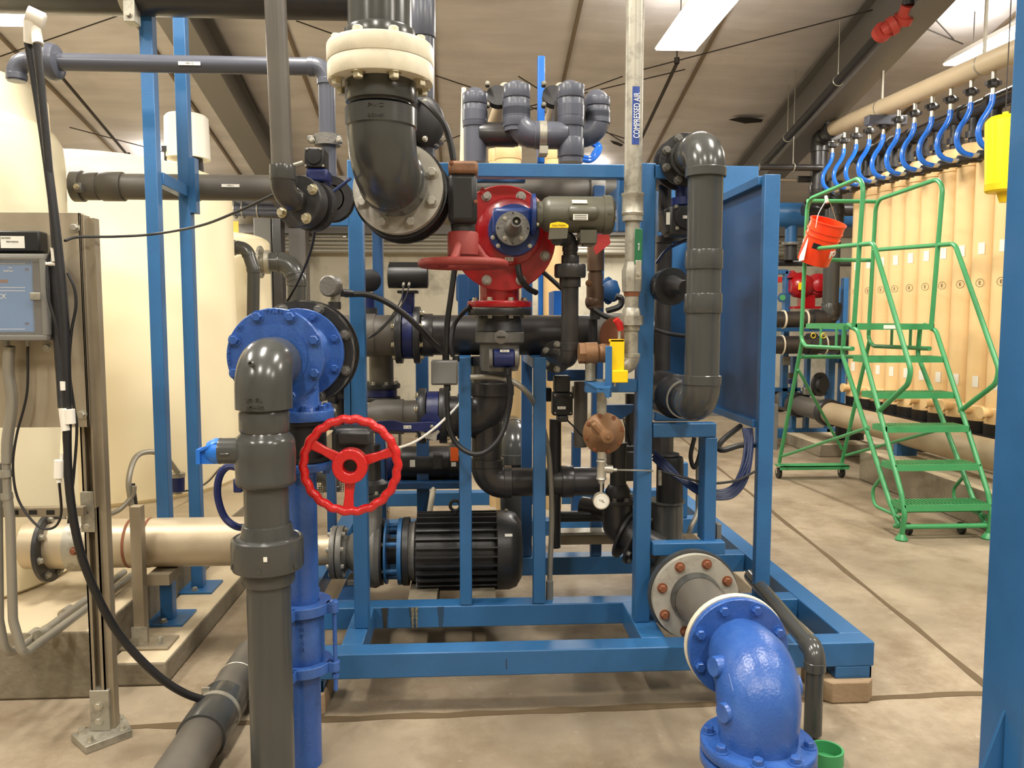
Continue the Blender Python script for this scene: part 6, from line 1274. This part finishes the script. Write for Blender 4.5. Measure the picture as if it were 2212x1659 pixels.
G().cyl(V((p3.x, p3.y, 0)), p3-U*.07, .13, n=40).build('floor_pipe', 'cast_blue', t)
for px, py, Y, d in ((1540, 1440, 2.52, V((-1, -.35, .1))), (1560, 1540, 2.42, V((-1, -.4, 0))), (1722, 1480, 2.5, V((1, -.2, .1)))): G().lathe(P(px, py, Y)+V((.006 if d.x < 0 else .004, .0, 0)), d, [(-.03, S_(24, Y)), (.0, S_(23, Y)), (.008, S_(21, Y))], 28).build('boss', 'cast_blue', t)
G().bar(P(1573, 1455, 2.34), P(1583, 1492, 2.31), .004, .004).build('casting_mark', 'cast_blue', t)
# drain line and cup
t = T('drain_pipe', 'slim grey drain pipe running along the skid and dropping beside the blue elbow', 'pipe', P(1757, 1640, 2.86)); Yd2 = 2.86; xx = P(1758, 1500, Yd2).x; zz = P(1752, 1408, Yd2).z; rd = S_(20, Yd2)
run(t, [V((xx, Yd2, .02)), V((xx, Yd2, zz)), V((P(1622, 1250, 3.75).x, 3.75, zz))], rd, 'pvc', rd*1.2, k=1.18, sock=1.0)
q = gp(1790, 1645); cup = G().ring((q.x-.01, q.y, 0), U, .06, .052, .05, 36).cyl((q.x-.01, q.y, 0), (q.x-.01, q.y, .006), .052, n=36).build('drain_cup', 'green'); tag(cup, 'green drain cup on the floor beside the slim grey drain pipe', 'cup')
t = T('support_column', 'wide blue steel column at the right edge of the view with gusset at its foot', 'column', P(2200, 1600, 2.35)); Yc2 = 2.3
a = P(2153, 829, Yc2+.2).x; G().bx((a, Yc2, .02), (a+.2, Yc2+.2, 5.8)).build('post', 'blue', t, .006); G().bx((a-.13, Yc2-.1, 0), (a+.33, Yc2+.3, .02)).build('base_plate', 'blue', t, .004)
G().prism([(a, Yc2+.08, .02), (a-.1, Yc2+.08, .02), (a-.1, Yc2+.08, .05), (a, Yc2+.08, .34)], (0, .012, 0)).build('gusset', 'blue', t, .002)

# ---- small fittings filling the gaps
t = T('small_valve', 'cluster of small black and grey fittings between the blue tee and left skid post', 'valve', P(720, 850, 3.5))
G().cyl(P(700, 852, 3.5), P(752, 850, 3.5), .028, n=20).build('pipe', 'pvc_dark', t); G().lathe(P(706, 851, 3.5), X, [(0, .03), (.01, .045), (.04, .045), (.05, .03)], 20).build('coupling', 'charcoal', t)
G().sweep(rpath([P(738, 850, 3.52), P(738, 900, 3.52), P(733, 945, 3.52)], .05), .026, 16).build('drop_pipe', 'charcoal', t); A, B = bxp(690, 722, 822, 845, 3.45, .06); G().bx(A, B).build('body', 'black', t, .008)
cable('cable', 'thin black cable slanting under the rear flange of the blue tee', [(735, 818, 3.1), (715, 830, 3.1), (690, 842, 3.15), (668, 850, 3.2)], .005)
t = T('floor_elbow', 'grey elbow fitting low behind the blue standpipe', 'pipe', P(708, 1040, 4.9)); a = P(690, 1022, 4.9); run(t, [a, P(716, 1022, 4.9), P(716, 1060, 4.9)], .05, 'pvc')
t = T('mesh_basket', 'dark wire mesh basket low behind the blue standpipe', 'basket', P(715, 1056, 5.0)); g = G()
a, b = P(684, 1038, 5.0), P(742, 1062, 5.0)
for i in range(13): x = a.x+(b.x-a.x)*i/12; g.cyl((x, 5, b.z), (x, 5, a.z), .0022, n=5)
for i in range(6): z = b.z+(a.z-b.z)*i/5; g.cyl((a.x, 5, z), (b.x, 5, z), .0022, n=5)
g.build('mesh', 'wire', t)
G().prism([P(*p, 3.5) for p in ((1036, 412), (1041, 403), (1052, 414), (1044, 424))], (0, .012, 0)).build('lifting_lug', 'red', bpy.data.objects['red_pump'])
t = T('valve_block', 'black and grey valve fittings above the square actuator near the regulator', 'valve', P(1225, 830, 3.95))
for (x0, x1, y0, y1, m_) in ((1238, 1262, 836, 862, 'charcoal'), (1172, 1192, 838, 868, 'black')): A, B = bxp(x0, x1, y0, y1, 4.0, .07); G().bx(A, B).build('block', m_, t, .008)
t = T('process_pipe', 'dark pipe stub with flange between right post and gauge', 'pipe', P(1380, 1080, 4.1)); a = P(1330, 1105, 4.15); flange(t, a, V((.8, -.6, 0)), .09, .02, 'charcoal', 8, .01, 'cast_grey', .075); G().cyl(a-V((.8, -.6, 0))*.2, a, .055, n=24).build('pipe', 'pvc_dark', t)
vt(1362, 850, 960, 12, 4.1, 'dark vertical pipe behind the blue gusset by the right post', 'pvc_dark')
cable('cable', 'thin pale-edged cable hanging from the square actuator toward the regulator', [(1222, 905, 3.85), (1238, 920, 3.8), (1252, 936, 3.78), (1266, 950, 3.8)], .004)
# ================================================================ RIGHT BACKGROUND
ordn = ['nearest', 'second', 'third', 'fourth', 'fifth', 'sixth', 'seventh', 'eighth', 'ninth', 'tenth', 'eleventh', 'twelfth']
NV = 11; VX, VS, VY0 = 4.62, .28, 9.1; VR = .128
t0 = T('membrane_vessel', '', 'vessel', (VX, VY0, .6), 'tan membrane vessels in the rack')
G().cyl((VX, VY0, .78), (VX, VY0, 3.02), VR, n=40).build('tube', 'tan', t0)
G().lathe((VX, VY0, 2.98), U, [(0, VR), (.0, VR*1.08), (.03, VR*1.1), (.1, VR*1.1), (.13, VR*1.0), (.2, VR*.8), (.21, VR*.7)], 40).build('end_cap', 'tan', t0)
G().lathe((VX, VY0, .7), U, [(0, VR*1.05), (.13, VR*1.07), (.14, VR)], 40).build('end_cap', 'tan', t0)
G().lathe((VX, VY0, .6), U, [(0, VR*1.08), (.1, VR*1.12)], 24).build('clamp', 'black', t0)
G().cyl((VX-.2, VY0-.03, .8), (VX-.08, VY0-.03, .8), .04, n=20).cyl((VX-.22, VY0-.03, .8), (VX-.19, VY0-.03, .8), .052, n=20).build('side_port', 'tan', t0)
G().cyl((VX-.02, VY0, .5), (VX-.02, VY0, .61), .05, n=16).build('stub_pipe', 'charcoal', t0)
G().cyl((VX, VY0, 3.18), (VX, VY0, 3.42), .05, n=16).lathe((VX, VY0, 3.24), U, [(0, .075), (.06, .075)], 16).build('top_coupling', 'charcoal', t0)
nrm = V((-.86, -.5, 0)).normalized(); rt_ = V((-nrm.y, nrm.x, 0)).normalized(); rt_ = -rt_ if rt_.x < 0 else rt_
def vl(z, w, h, s_=''): return plate(t0, s_, V((VX, VY0, z))+nrm*(VR+.0005), w, h, right=nrm.cross(U)*-1, name='paper_label')
vl(2.22, .055, .1); vl(1.05, .05, .1)
g = G().torus(V((VX, VY0, 1.92))+nrm*(VR+.001), nrm, .035, .0015, 28, 5); o_ = g.build('pen_mark', 'ink', t0); txt(t0, '%s' % 'E', V((VX, VY0, 1.92))+nrm*(VR+.002), .03, nrm.cross(U)*-1, U, 'ink', .0005)
h0_ = T('header_hose', '', 'hose', (4.2, VY0, 3.6), 'blue S-shaped hoses under the beige header')
HP = [(4.2, 3.50), (4.195, 3.44), (4.165, 3.37), (4.12, 3.30), (4.095, 3.22), (4.11, 3.14), (4.16, 3.09), (4.23, 3.07)]
G().sweep(spline([V((x, VY0, z)) for x, z in HP], 6), .0225, 14).build('hose_tube', 'hose_blue', h0_)
G().cyl((4.2, VY0, 3.5), (4.2, VY0, 3.68), .017, n=14).build('nipple', 'zinc', h0_)
G().lathe((4.2, VY0, 3.555), U, [(0, .03), (.01, .042), (.03, .045), (.05, .042), (.065, .028)], 8).box((4.2, VY0-.0, 3.59), (.12, .04, .03)).build('clamp', 'charcoal', h0_)
G().cyl((4.22, VY0, 3.07), (4.29, VY0, 3.075), .019, n=14).build('nipple', 'zinc', h0_); G().cyl((4.29, VY0, 3.075), (4.37, VY0, 3.08), .042, n=10).cyl((4.36, VY0, 3.08), (4.5, VY0, 3.09), .03, n=12).build('elbow_cap', 'black', h0_)
for k in range(NV):
    n = ordn[NV-1-k] if k < NV-1 else 'nearest'
    a, b = (t0, h0_) if k == 0 else (copy_tree(t0), copy_tree(h0_))
    a.location = (VX, VY0-VS*k, .6); b.location = (4.2, VY0-VS*k-.02, 3.6-.0116*k)
    nm = ('farthest tan membrane vessel, at the end of the row beside the green ladder' if k == 0 else '%s tan membrane vessel of the row counting from the wide blue column' % n)
    hm = ('farthest blue S-shaped hose, next to the header end elbow' if k == 0 else '%s blue S-shaped hose under the beige header counting from the wide blue column' % n)
    a['label'] = nm; b['label'] = hm
t = T('header_pipe', 'long beige header pipe sloping into the distance above the blue hoses', 'pipe', (4.2, 7, 3.76))
hz = 3.755; hr = .085
hf = lambda y: 3.76+(y-8.85)*.0415
pipe(t, (4.2, 4.6, hf(4.6)), (4.2, 9.1, hf(9.1)), hr, 'tan_pipe'); 
for y in (8.0, 6.4): G().ring((4.2, y, hf(y)), D, hr*1.03, hr, .02, 32).bx((4.19, y, hf(y)+hr), (4.21, y+.02, slopez(y)-.05)).build('hanger_band', 'zinc', t)
G().ring((4.2, 9.05, hz), D, hr*1.35, hr*.9, .07, 32).build('grooved_coupling', 'charcoal', t)
run(t, [(4.2, 9.12, hz), (4.2, 9.42, hz), (4.2, 9.42, 3.05), (4.42, 9.42, 2.98), (4.42, 9.42, 2.6)], .092, 'pvc_dark', .12, k=1.12)
pb(t, 'hanger_block', 1877, 1960, 248, 268, 7.9, .1, 'pvc_blue')
t = T('process_pipe', 'tall grey vertical pipe behind the orange bucket dropping from the header', 'pipe', P(1795, 690, 9.42)); q = lambda y: V((P(1797, 550, 9.42).x, 9.42, P(1797, y, 9.42).z)); pipe(t, q(690), q(392), .095, 'pvc'); sleeve(t, q(692), q(655), .105, 'pvc')
t = T('header_pipe', 'dark upper manifold pipe running behind the blue hoses', 'pipe', (VX, 7, 3.5)); pipe(t, (VX, 5, 3.49), (VX, 9.3, 3.49), .075, 'pvc_dark')
for k in range(9): G().lathe((VX, 5.6+.42*k, 3.49), D, [(0, .09), (.07, .09)], 16).build('grooved_coupling', 'charcoal', t)
t = T('header_pipe', 'fat beige and grey lower header pipe behind the ladder', 'pipe', (4.2, 8, .52)); pipe(t, (4.2, 5.2, .52), (4.2, 8.95, .52), .125, 'tan_dusty'); pipe(t, (4.2, 8.95, .52), (4.2, 10.9, .52), .122, 'pvc_dusty')
for y in (8.9, 9.75, 10.35): G().lathe((4.2, y, .52), D, [(0, .12), (0, .155), (.03, .16), (.1, .16), (.13, .155), (.13, .12)], 28).build('grooved_coupling', 'charcoal', t)
for y in (5.8, 7.3): G().bx((4.1, y, .3), (4.3, y+.06, .41)).build('saddle', 'blue', t)
t = T('vessel_rack', 'dark steel rack rail carrying the bottoms of the tan vessels', 'rack', (VX, 7, .5)); G().bx((VX-.17, 5.8, .52), (VX-.11, 9.35, .6)).build('rail', 'black', t); G().bx((VX+.11, 5.8, .52), (VX+.17, 9.35, .6)).build('rail', 'black', t)
for y in (6.0, 7.5, 9.25): G().bx((VX-.16, y, .3 if y < 8 else .15), (VX+.16, y+.08, .52)).build('leg', 'black', t)
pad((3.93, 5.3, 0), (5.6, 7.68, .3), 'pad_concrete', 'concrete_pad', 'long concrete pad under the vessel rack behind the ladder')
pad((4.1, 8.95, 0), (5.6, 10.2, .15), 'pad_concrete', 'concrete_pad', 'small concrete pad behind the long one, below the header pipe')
# ---- rolling ladder
XLd, XRd = 3.15, 3.80
t = T('rolling_ladder', 'green rolling warehouse ladder with guard rails and six perforated treads', 'ladder', (3.4, 6.6, 0))
rt = .0185
def lad(name, pts, r=rt, rad=.09): return G().sweep(rpath(pts, rad, 8), r, 14).build(name, 'green', t)
A = [(948, 1095), (928, 1008), (908, 925), (883, 852), (863, 774), (843, 703)]
st = []
for px_, py in A:
    q = PXx(px_+1007, py, XLd); st.append(q)
for i, q in enumerate(st):
    dep = .2 if i < 5 else .95; y0 = q.y; x0, x1 = XLd, XRd; z = q.z
    g = G().bx((x0, y0, z-.035), (x1, y0+.012, z+.012)).bx((x0, y0+dep, z-.035), (x1, y0+dep+.008, z+.01)).bx((x0, y0, z-.035), (x0+.006, y0+dep, z+.01)).bx((x1-.006, y0, z-.035), (x1, y0+dep, z+.01))
    g.build('tread_frame', 'green', t)
    g = G(); n = 22
    for k in range(n):
        xx = x0+.012+(x1-x0-.024)*(k+.5)/n; g.bar((xx-.008, y0+.015, z+.008), (xx+.008, y0+dep-.005, z+.008), .009, .012)
    nr = 4 if i < 5 else 12
    for k in range(nr): g.bx((x0+.006, y0+.02+(dep-.04)*k/(nr-1)-.004, z), (x1-.006, y0+.02+(dep-.04)*k/(nr-1)+.004, z+.008))
    g.build('tread_grating', 'green', t)
plate(t, '', V(((XLd+XRd)/2-.03, st[5].y-.001, st[5].z-.012)), .14, .03)
ang = (st[5]-st[0]).normalized()
for X_ in (XLd, XRd):
    dx = V((X_-XLd, 0, 0)); S5 = st[5]+dx; S0 = st[0]+dx
    foot_ = V((X_, S0.y+.03, .03))
    lad('front_stringer', [foot_, S0+V((0, .0, -.06)), S0+ang*.1, S5-ang*.05, S5+V((0, .14, .005))])
    lad('rear_stringer', [S0+V((0, .12, -.17)), S0+V((0, .06, -.16)), S0+V((0, .2, -.02)), S5+V((0, .22, -.25)), S5+V((0, .2, .0))])
    # guard rails
    zr = [PXx(1865, 385, XLd).z, PXx(1752, 410, XLd).z]
    yb_ = PXx(1732, 690, XLd).y; yf_ = S5.y+.02
    lad('guard_rail', [V((X_, yf_+.02, S5.z-.02)), V((X_, yf_-.06, PXx(1868, 380, XLd).z)), V((X_, yb_-.05, PXx(1868, 380, XLd).z-.03)), V((X_, yb_, S5.z-.14)), V((X_, yb_-.1, S5.z-.2)), V((X_, yf_+.03, S5.z-.19))], rad=.12)
    for k in (.33, .62): G().bx((X_-.003, yf_+(yb_-yf_)*k-.04, S5.z-.19), (X_+.003, yf_+(yb_-yf_)*k, S5.z-.02)).build('web_plate', 'green', t)
    zm = PXx(1800, 532, XLd).z
    h1 = PXx(1890, 525, XLd); h2 = PXx(1968, 800, XLd); h3 = PXx(1953, 840, XLd); h4 = PXx(1900, 890, XLd)
    lad('handrail', [V((X_, yb_-.03, zm+.02)), V((X_, h1.y+.02, h1.z)), V((X_, h2.y, h2.z)), V((X_, h2.y+.03, h2.z-.1)), V((X_, h4.y+.02, h4.z))], rad=.1)
    rl = V((X_, PXx(1683, 1010, XLd).y, .16)); ru = V((X_, yb_-.02, S5.z-.16))
    lad('rear_leg', [rl, ru]); 
    lad('side_brace', [V((X_, rl.y-.08, .24)), V((X_, PXx(1876, 924, XLd).y, PXx(1876, 924, XLd).z))], .014)
    b = [PXx(1905, 1030, XLd), PXx(1884, 1058, XLd), PXx(1888, 1092, XLd), PXx(1945, 1118, XLd)]
    lad('step_lock_bar', [V((X_, p.y, p.z)) for p in b], .013, .08)
    G().lathe((X_, foot_.y, 0), U, [(0, .04), (.01, .045), (.03, .035), (.05, .018)], 20).build('foot', 'green', t)
    c = T('x', None, None); bpy.data.objects.remove(c)
    w = G().lathe((X_-.02, rl.y, .055), X, [(0, .05), (.005, .055), (.03, .055), (.035, .05)], 28).build('caster', 'rubber', t)
    G().bx((X_-.028, rl.y-.012, .05), (X_-.023, rl.y+.012, .13)).bx((X_+.018, rl.y-.012, .05), (X_+.023, rl.y+.012, .13)).bx((X_-.028, rl.y-.02, .125), (X_+.023, rl.y+.02, .13)).build('caster_fork', 'zinc', w)
    w = G().lathe((X_+.12 if X_ < 3.5 else X_-.12, S0.y+.18, .045), X, [(0, .04), (.004, .045), (.025, .045), (.03, .04)], 24).build('caster', 'rubber', t)
yr = PXx(1683, 1010, XLd).y
G().bx((XLd-.03, yr-.1, .13), (XRd+.03, yr+.05, .14)).bx((XLd-.03, yr-.1, .1), (XRd+.03, yr-.095, .14)).build('rear_base', 'green', t)
for zz, yy in ((PXx(1755, 430, XLd).z, yb_-.04), (PXx(1745, 560, XLd).z, yb_-.01)): lad('cross_rail', [V((XLd, yy, zz)), V((XRd, yy, zz))])
lad('cross_rail', [V((XLd, yb_+.02, PXx(1738, 772, XLd).z)), V((XRd, yb_+.02, PXx(1738, 772, XLd).z))]); lad('diagonal_brace', [V((XLd, yb_+.05, PXx(1735, 800, XLd).z)), V((XRd-.03, yr-.05, .3))], .014)
lad('front_bar', [V((XLd, st[0].y+.03, .1)), V((XRd, st[0].y+.03, .1))]); lad('lower_bar', [V((XLd, st[0].y+.12, .2)), V((XRd, st[0].y+.12, .2))])
for px in (1757, 1779): q = PXx(px, 725, XLd); G().torus(q+V((0, 0, .0)), D, rt*1.15, .004, 16, 6).build('yellow_tie', 'yellow', t)
# ---- orange bucket
c0 = P(1756, 566, 7.2); c1 = P(1790, 478, 7.05); d = (c1-c0); Lb = d.length; Rt, Rb = S_(37, 7.1), S_(34, 7.2)
t = T('bucket', 'bright orange plastic bucket hanging tilted from the green ladder rail', 'bucket', c0)
G().lathe(c0, d, [(0, Rb*.98), (.004, Rb), (Lb*.62, Rb+(Rt-Rb)*.62), (Lb*.62, Rt*1.02), (Lb*.65, Rt*1.03), (Lb*.66, Rt*.98), (Lb*.76, Rt*.98), (Lb*.76, Rt*1.04), (Lb*.79, Rt*1.04), (Lb*.79, Rt), (Lb*.97, Rt*1.0), (Lb*.97, Rt*1.06), (Lb, Rt*1.06), (Lb, Rt*.97), (Lb*.5, Rt*.93), (.01, Rb*.95)], 48).build('pail', 'orange', t)
top = P(1787, 428, 7.2); G().sweep(spline([P(1762, 492, 6.9), P(1768, 462, 6.95), P(1782, 436, 7.1), top, P(1798, 450, 7.3), P(1806, 478, 7.3)], 6), .0035, 6).build('wire_handle', 'zinc', t)
G().cyl(P(1784, 424, 7.18), P(1787, 438, 7.15), .014, n=12).build('handle_grip', 'flange_white', t)
x_, y_, z_ = frame(d)
dn = d.normalized(); fr = (D*-1); rr = dn.cross(fr)*-1
s_ = (V((.6, -.8, 0))-dn*dn.dot(V((.6, -.8, 0)))).normalized(); txt(t, 'IJO', c0+dn*Lb*.33+s_*(Rb*1.05), .07, dn.cross(s_)*-1 if dn.cross(s_).x < 0 else dn.cross(s_), dn, 'ink_white', .006)
s_ = (V((-.5, -.86, 0))-dn*dn.dot(V((-.5, -.86, 0)))).normalized(); G().obox(c0+dn*Lb*.45+s_*(Rb*1.0), dn.cross(s_), dn, (.07, .05, .012)).build('dark_print', 'black', t)
G().obox(c0+dn*Lb*.3+V((-Rb*1.0, -.03, 0)), D, dn, (.1, .2, .006)).build('white_sticker', 'white', t)
# ---- yellow hanging hopper
q = P(2168, 330, 5.0); t = T('yellow_hopper', 'yellow plastic tapered cylinder hanging beside the wide blue column', 'hopper', q); z = lambda y: P(2168, y, 5.0).z; sy = lambda n: S_(n, 5.0)
G().lathe((q.x, 5.0, z(400)), U, [(0, sy(34)), (z(270)-z(400), sy(39)), (z(262)-z(400), sy(39)), (z(252)-z(400), sy(30)), (z(250)-z(400), sy(4))], 36).build('body', 'yellow_poly', t)
G().lathe((q.x, 5.0, z(416)), U, [(0, sy(30)), (z(412)-z(416), sy(34)), (z(398)-z(416), sy(35)), (z(396)-z(416), sy(33))], 36).build('lower_rim', 'yellow', t)
G().lathe((q.x+.02, 5.0, z(437)), U, [(0, sy(10)), (z(416)-z(437), sy(16))], 24).build('spout', 'yellow', t); G().cyl((q.x, 5.0, z(252)), (q.x, 5.0, z(242)), sy(6), n=12).build('top_lug', 'yellow_poly', t); G().cyl((q.x, 5.0, z(244)), (q.x, 5.0, slopez(5)-.05), .004, n=6).build('hanging_wire', 'wire', t)
# ---- background skid behind the ladder
t = T('skid_frame', 'second blue skid frame far behind the green ladder', 'skid', (4.3, 9.95, 0)); Yz = 9.95
bb = lambda n_, x0, x1, y0, y1, Y=Yz, d_=.1, m_='blue': pb(t, n_, x0, x1, y0, y1, Y, d_, m_, .004)
bb('beam', 1640, 1862, 926, 946); bb('beam', 1640, 1850, 707, 716, 9.8); bb('beam', 1640, 1845, 753, 763, 9.8); bb('beam', 1672, 1703, 582, 592); bb('beam', 1640, 1730, 838, 846); bb('beam', 1735, 1790, 846, 855, 9.75)
for x0, x1, y0, y1 in ((1693, 1705, 585, 880), (1712, 1722, 770, 926), (1742, 1750, 760, 926), (1788, 1802, 765, 975), (1818, 1828, 600, 960), (1835, 1842, 765, 926), (1640, 1652, 600, 960), (1807, 1815, 620, 700)): bb('post', x0, x1, y0, y1)
bb('beam', 1800, 1850, 775, 784, 10.0); bb('beam', 1640, 1720, 600, 606, 10.1)
G().bx((P(1790, 900, Yz).x, 9.9, 0), (P(1812, 900, Yz).x, 10.1, .02)).build('foot_plate', 'blue', t)
t = T('process_pipe', 'upper dark horizontal pipe on the far skid with pale seal rings', 'pipe', P(1720, 690, 9.4)); z = P(1720, 690, 9.42).z; run(t, [(P(1640, 690, 9.42).x, 9.42, z), (P(1797, 690, 9.42).x, 9.42, z), (P(1797, 690, 9.42).x, 9.42, z+.2)], .098, 'pvc_dark', .12)
for px in (1690, 1738): G().ring((P(px, 690, 9.42).x, 9.42, z), X, .112, .1, .02, 28).build('seal_ring', 'flange_white', t)
G().lathe((P(1752, 690, 9.42).x, 9.42, z), X, [(0, .1), (0, .125), (.09, .125), (.09, .1)], 28).build('grooved_coupling', 'charcoal', t)
t = T('process_pipe', 'lower dark horizontal pipe on the far skid ending at an elbow behind the ladder', 'pipe', P(1720, 745, 9.4)); z = P(1720, 745, 9.45).z; run(t, [(P(1640, 745, 9.45).x, 9.45, z), (P(1842, 745, 9.45).x, 9.45, z), (P(1842, 745, 9.45).x, 9.9, z)], .108, 'pvc_dark', .13)
for px in (1687, 1779): G().ring((P(px, 745, 9.45).x, 9.45, z), X, .122, .11, .014, 28).build('seal_ring', 'flange_white', t)
G().lathe((P(1745, 745, 9.45).x, 9.45, z), X, [(0, .1), (0, .14), (.09, .14), (.09, .1)], 28).build('grooved_coupling', 'charcoal', t)
t = T('red_pump', 'small distant red pump with ribbed disc on the far skid', 'pump', P(1740, 665, 9.9)); Yy = 9.9; sp_ = lambda n: S_(n, Yy); z = P(1735, 618, Yy).z
G().lathe((P(1706, 618, Yy).x, Yy, z), X, [(0, sp_(14)), (.05, sp_(24)), (.16, sp_(28)), (.25, sp_(22)), (.3, sp_(16))], 28).build('casing', 'red', t)
G().lathe(P(1768, 617, Yy-.1), V((-.3, -1, 0)), [(-.1, sp_(27)), (-.06, sp_(27)), (-.06, sp_(23)), (-.03, sp_(23)), (-.03, sp_(19)), (0, sp_(19)), (0, sp_(13)), (.04, sp_(13)), (.05, sp_(6))], 32).build('ribbed_disc', 'red', t)
G().bx((P(1728, 650, Yy).x, Yy-.08, P(1740, 664, Yy).z), (P(1755, 650, Yy).x, Yy+.08, z-sp_(20))).bx((P(1708, 650, Yy).x, Yy-.12, P(1740, 667, Yy).z), (P(1768, 650, Yy).x, Yy+.12, P(1740, 662, Yy).z)).build('pedestal', 'red', t)
G().prism([P(*p, Yy-.05) for p in ((1706, 600), (1714, 584), (1722, 590), (1732, 588), (1730, 598))], (0, .1, 0)).build('top_bracket', 'red', t); G().box(P(1729, 618, Yy-.17), (.05, .01, .09)).build('yellow_tag', 'yellow', t)
q = P(1689, 643, 9.7); t = T('transmitter', 'small round teal transmitter with green display beside the far red pump', 'transmitter', q); G().lathe(q, -D, [(-.05, .04), (0, .058), (.02, .058), (.022, .04)], 24).build('housing', 'blue_dark', t); G().cyl(q-D*.021, q-D*.026, .036, n=20).build('display', 'green', t)
for i, (x0, x1, y0, y1, mt_, lab) in enumerate(((1694, 1708, 770, 789, 'box_grey', 'small grey box on the far skid beneath the pipes'), (1704, 1716, 820, 829, 'valve_blue', 'tiny dark blue transmitter low on the far skid'), (1706, 1722, 806, 818, 'pvc_dark', 'dark block low on the far skid'), (1676, 1690, 598, 610, 'red', 'small red block at the far skid edge beside the blue cabinet post'), (1738, 1750, 838, 853, 'zinc', 'silver fitting below the round valve on the far skid'))):
    tag(pb(None, 'equipment_box', x0, x1, y0, y1, 9.7, .08, mt_, .004), lab, 'box')
q = P(1766, 830, 9.7); t = T('round_valve', 'round grey valve face low on the far skid between blue posts', 'valve', q); G().lathe(q, V((.5, -1, 0)), [(0, .13), (.02, .15), (.05, .15), (.06, .11), (.1, .1)], 28).build('body', 'charcoal', t)
t = T('blue_header', 'fat blue header pipe with tee high on the far skid', 'pipe', P(1715, 465, 10.2)); z = P(1715, 465, 10.2).z; X0 = P(1650, 465, 10.2).x; G().cyl((X0, 10.2, z), (P(1850, 465, 10.2).x, 10.2, z), S_(27, 10.2), n=32).build('pipe', 'blue', t)
xx = P(1709, 500, 10.2).x; G().cyl((xx, 10.2, P(1709, 524, 10.2).z), (xx, 10.2, z), S_(13, 10.2), n=24).build('branch', 'blue', t); flange(t, (xx, 10.2, P(1709, 530, 10.2).z), U, S_(20, 10.2), .035, 'cast_grey', 0); G().cyl((xx, 10.2, P(1709, 562, 10.2).z), (xx, 10.2, P(1709, 530, 10.2).z), S_(13, 10.2), n=24).build('rubber_spool', 'charcoal', t)
def hp(lab, x0, x1, yy, r, Y, mt_='pvc_dark', nm='horizontal_pipe'):
    a = P(x0, yy, Y); b = P(x1, yy, Y); b.z = a.z; return tag(G().cyl(a, b, S_(r, Y), n=20).build(nm, mt_), lab, 'pipe')
hp('dark horizontal pipe below the blue header behind the bucket', 1640, 1850, 567, 8, 10.3); hp('dark pipe hung under the ceiling right of the blue cabinet', 1640, 1775, 361, 7, 9.3, 'pvc_dark')
hp('thin pale pipe below the hung dark pipe beside the blue cabinet', 1676, 1722, 388, 3, 9.5, 'zinc'); hp('dark fitting at the end of the thin pale pipe', 1722, 1775, 387, 7, 9.5)
hp('grey pipe behind the first tan vessel and the ladder rail', 1735, 1850, 452, 14, 9.8, 'pvc_dark')
t = T('pipe_hanger', 'small clamp hanger on the dark pipe under the ceiling', 'hanger', P(1714, 350, 9.3)); G().torus(P(1714, 361, 9.3), X, .045, .008, 20, 6).build('ring', 'zinc', t); q = P(1713, 352, 9.3); G().cyl(q, V((q.x, q.y, slopez(q.y)-.03)), .006, n=6).build('rod', 'zinc', t)
tag(pb(None, 'control_box', 1664, 1681, 873, 974, 9.5, .15, 'box_grey', .01), 'pale grey cabinet standing behind the skid panel near the ladder', 'box')
o = bpy.data.objects['control_box']
# machinery behind the first skid, glimpsed between posts
t = T('pipe_rack', 'stack of tan lumber-like trays low in front of the back wall', 'rack', P(890, 880, 10)); 
for k in range(3): a, b = bxp(855, 990, 873+k*7, 877+k*7, 10, .4); G().bx(a, b).build('tray', 'tan' if k != 1 else 'rust', t)
G().bx((P(860, 880, 10.1).x, 10.1, 0), (P(864, 880, 10.1).x, 10.3, P(860, 894, 10.1).z)).build('leg', 'charcoal', t); G().bx((P(975, 880, 10.1).x, 10.1, 0), (P(980, 880, 10.1).x, 10.3, P(980, 894, 10.1).z)).build('leg', 'charcoal', t)
tag(pb(None, 'blue_machine', 985, 1035, 596, 650, 4.75, .3, 'blue_dark', .01), 'dark blue box behind the red pump neck', 'machine')
t = T('handwheel', 'dark blue fluted handwheel behind the bronze check valve', 'wheel', P(1316, 628, 4.4)); q = P(1314, 628, 4.4); G().lathe(q, V((.4, -1, 0)), [(-.03, .05), (0, .06), (.03, .06), (.05, .03)], 8).build('wheel', 'blue_dark', t); G().torus(q, V((.4, -1, 0)), .06, .012, 40, 8, .006, 8).build('rim', 'blue_dark', t)
t = T('check_valve', 'brown-grey brass check valve column behind the grey conduit', 'valve', P(1285, 690, 3.7)); Yq = 3.75; xx = P(1286, 600, Yq).x; z = lambda y: P(1286, y, Yq).z
for y0, y1, r, mt_ in ((525, 585, 18, 'copper_dark'), (583, 590, 14, 'copper_dark'), (590, 628, 16, 'copper_dark'), (618, 645, 19, 'copper_dark'), (632, 666, 18, 'copper_dark'), (664, 690, 11, 'charcoal')): G().cyl((xx, Yq, z(y1)), (xx, Yq, z(y0)), S_(r, Yq), n=28).build('valve_section', mt_, t)
G().ball((xx-.005, Yq, z(652)), S_(20, Yq), 28).build('valve_ball', 'copper_dark', t); bolt(t, P(1272, 612, Yq-.05), -D, .012, 'brass')
vt(1280, 690, 830, 10, 3.8, 'dark narrow pipe below the brass check valve', 'charcoal'); cable('hose', 'black hose bending behind the brass check valve to the right', [(1330, 640, 4.1), (1342, 645, 4.1), (1338, 662, 4.1), (1310, 672, 4.1)], .016, 'rubber', 'hose')
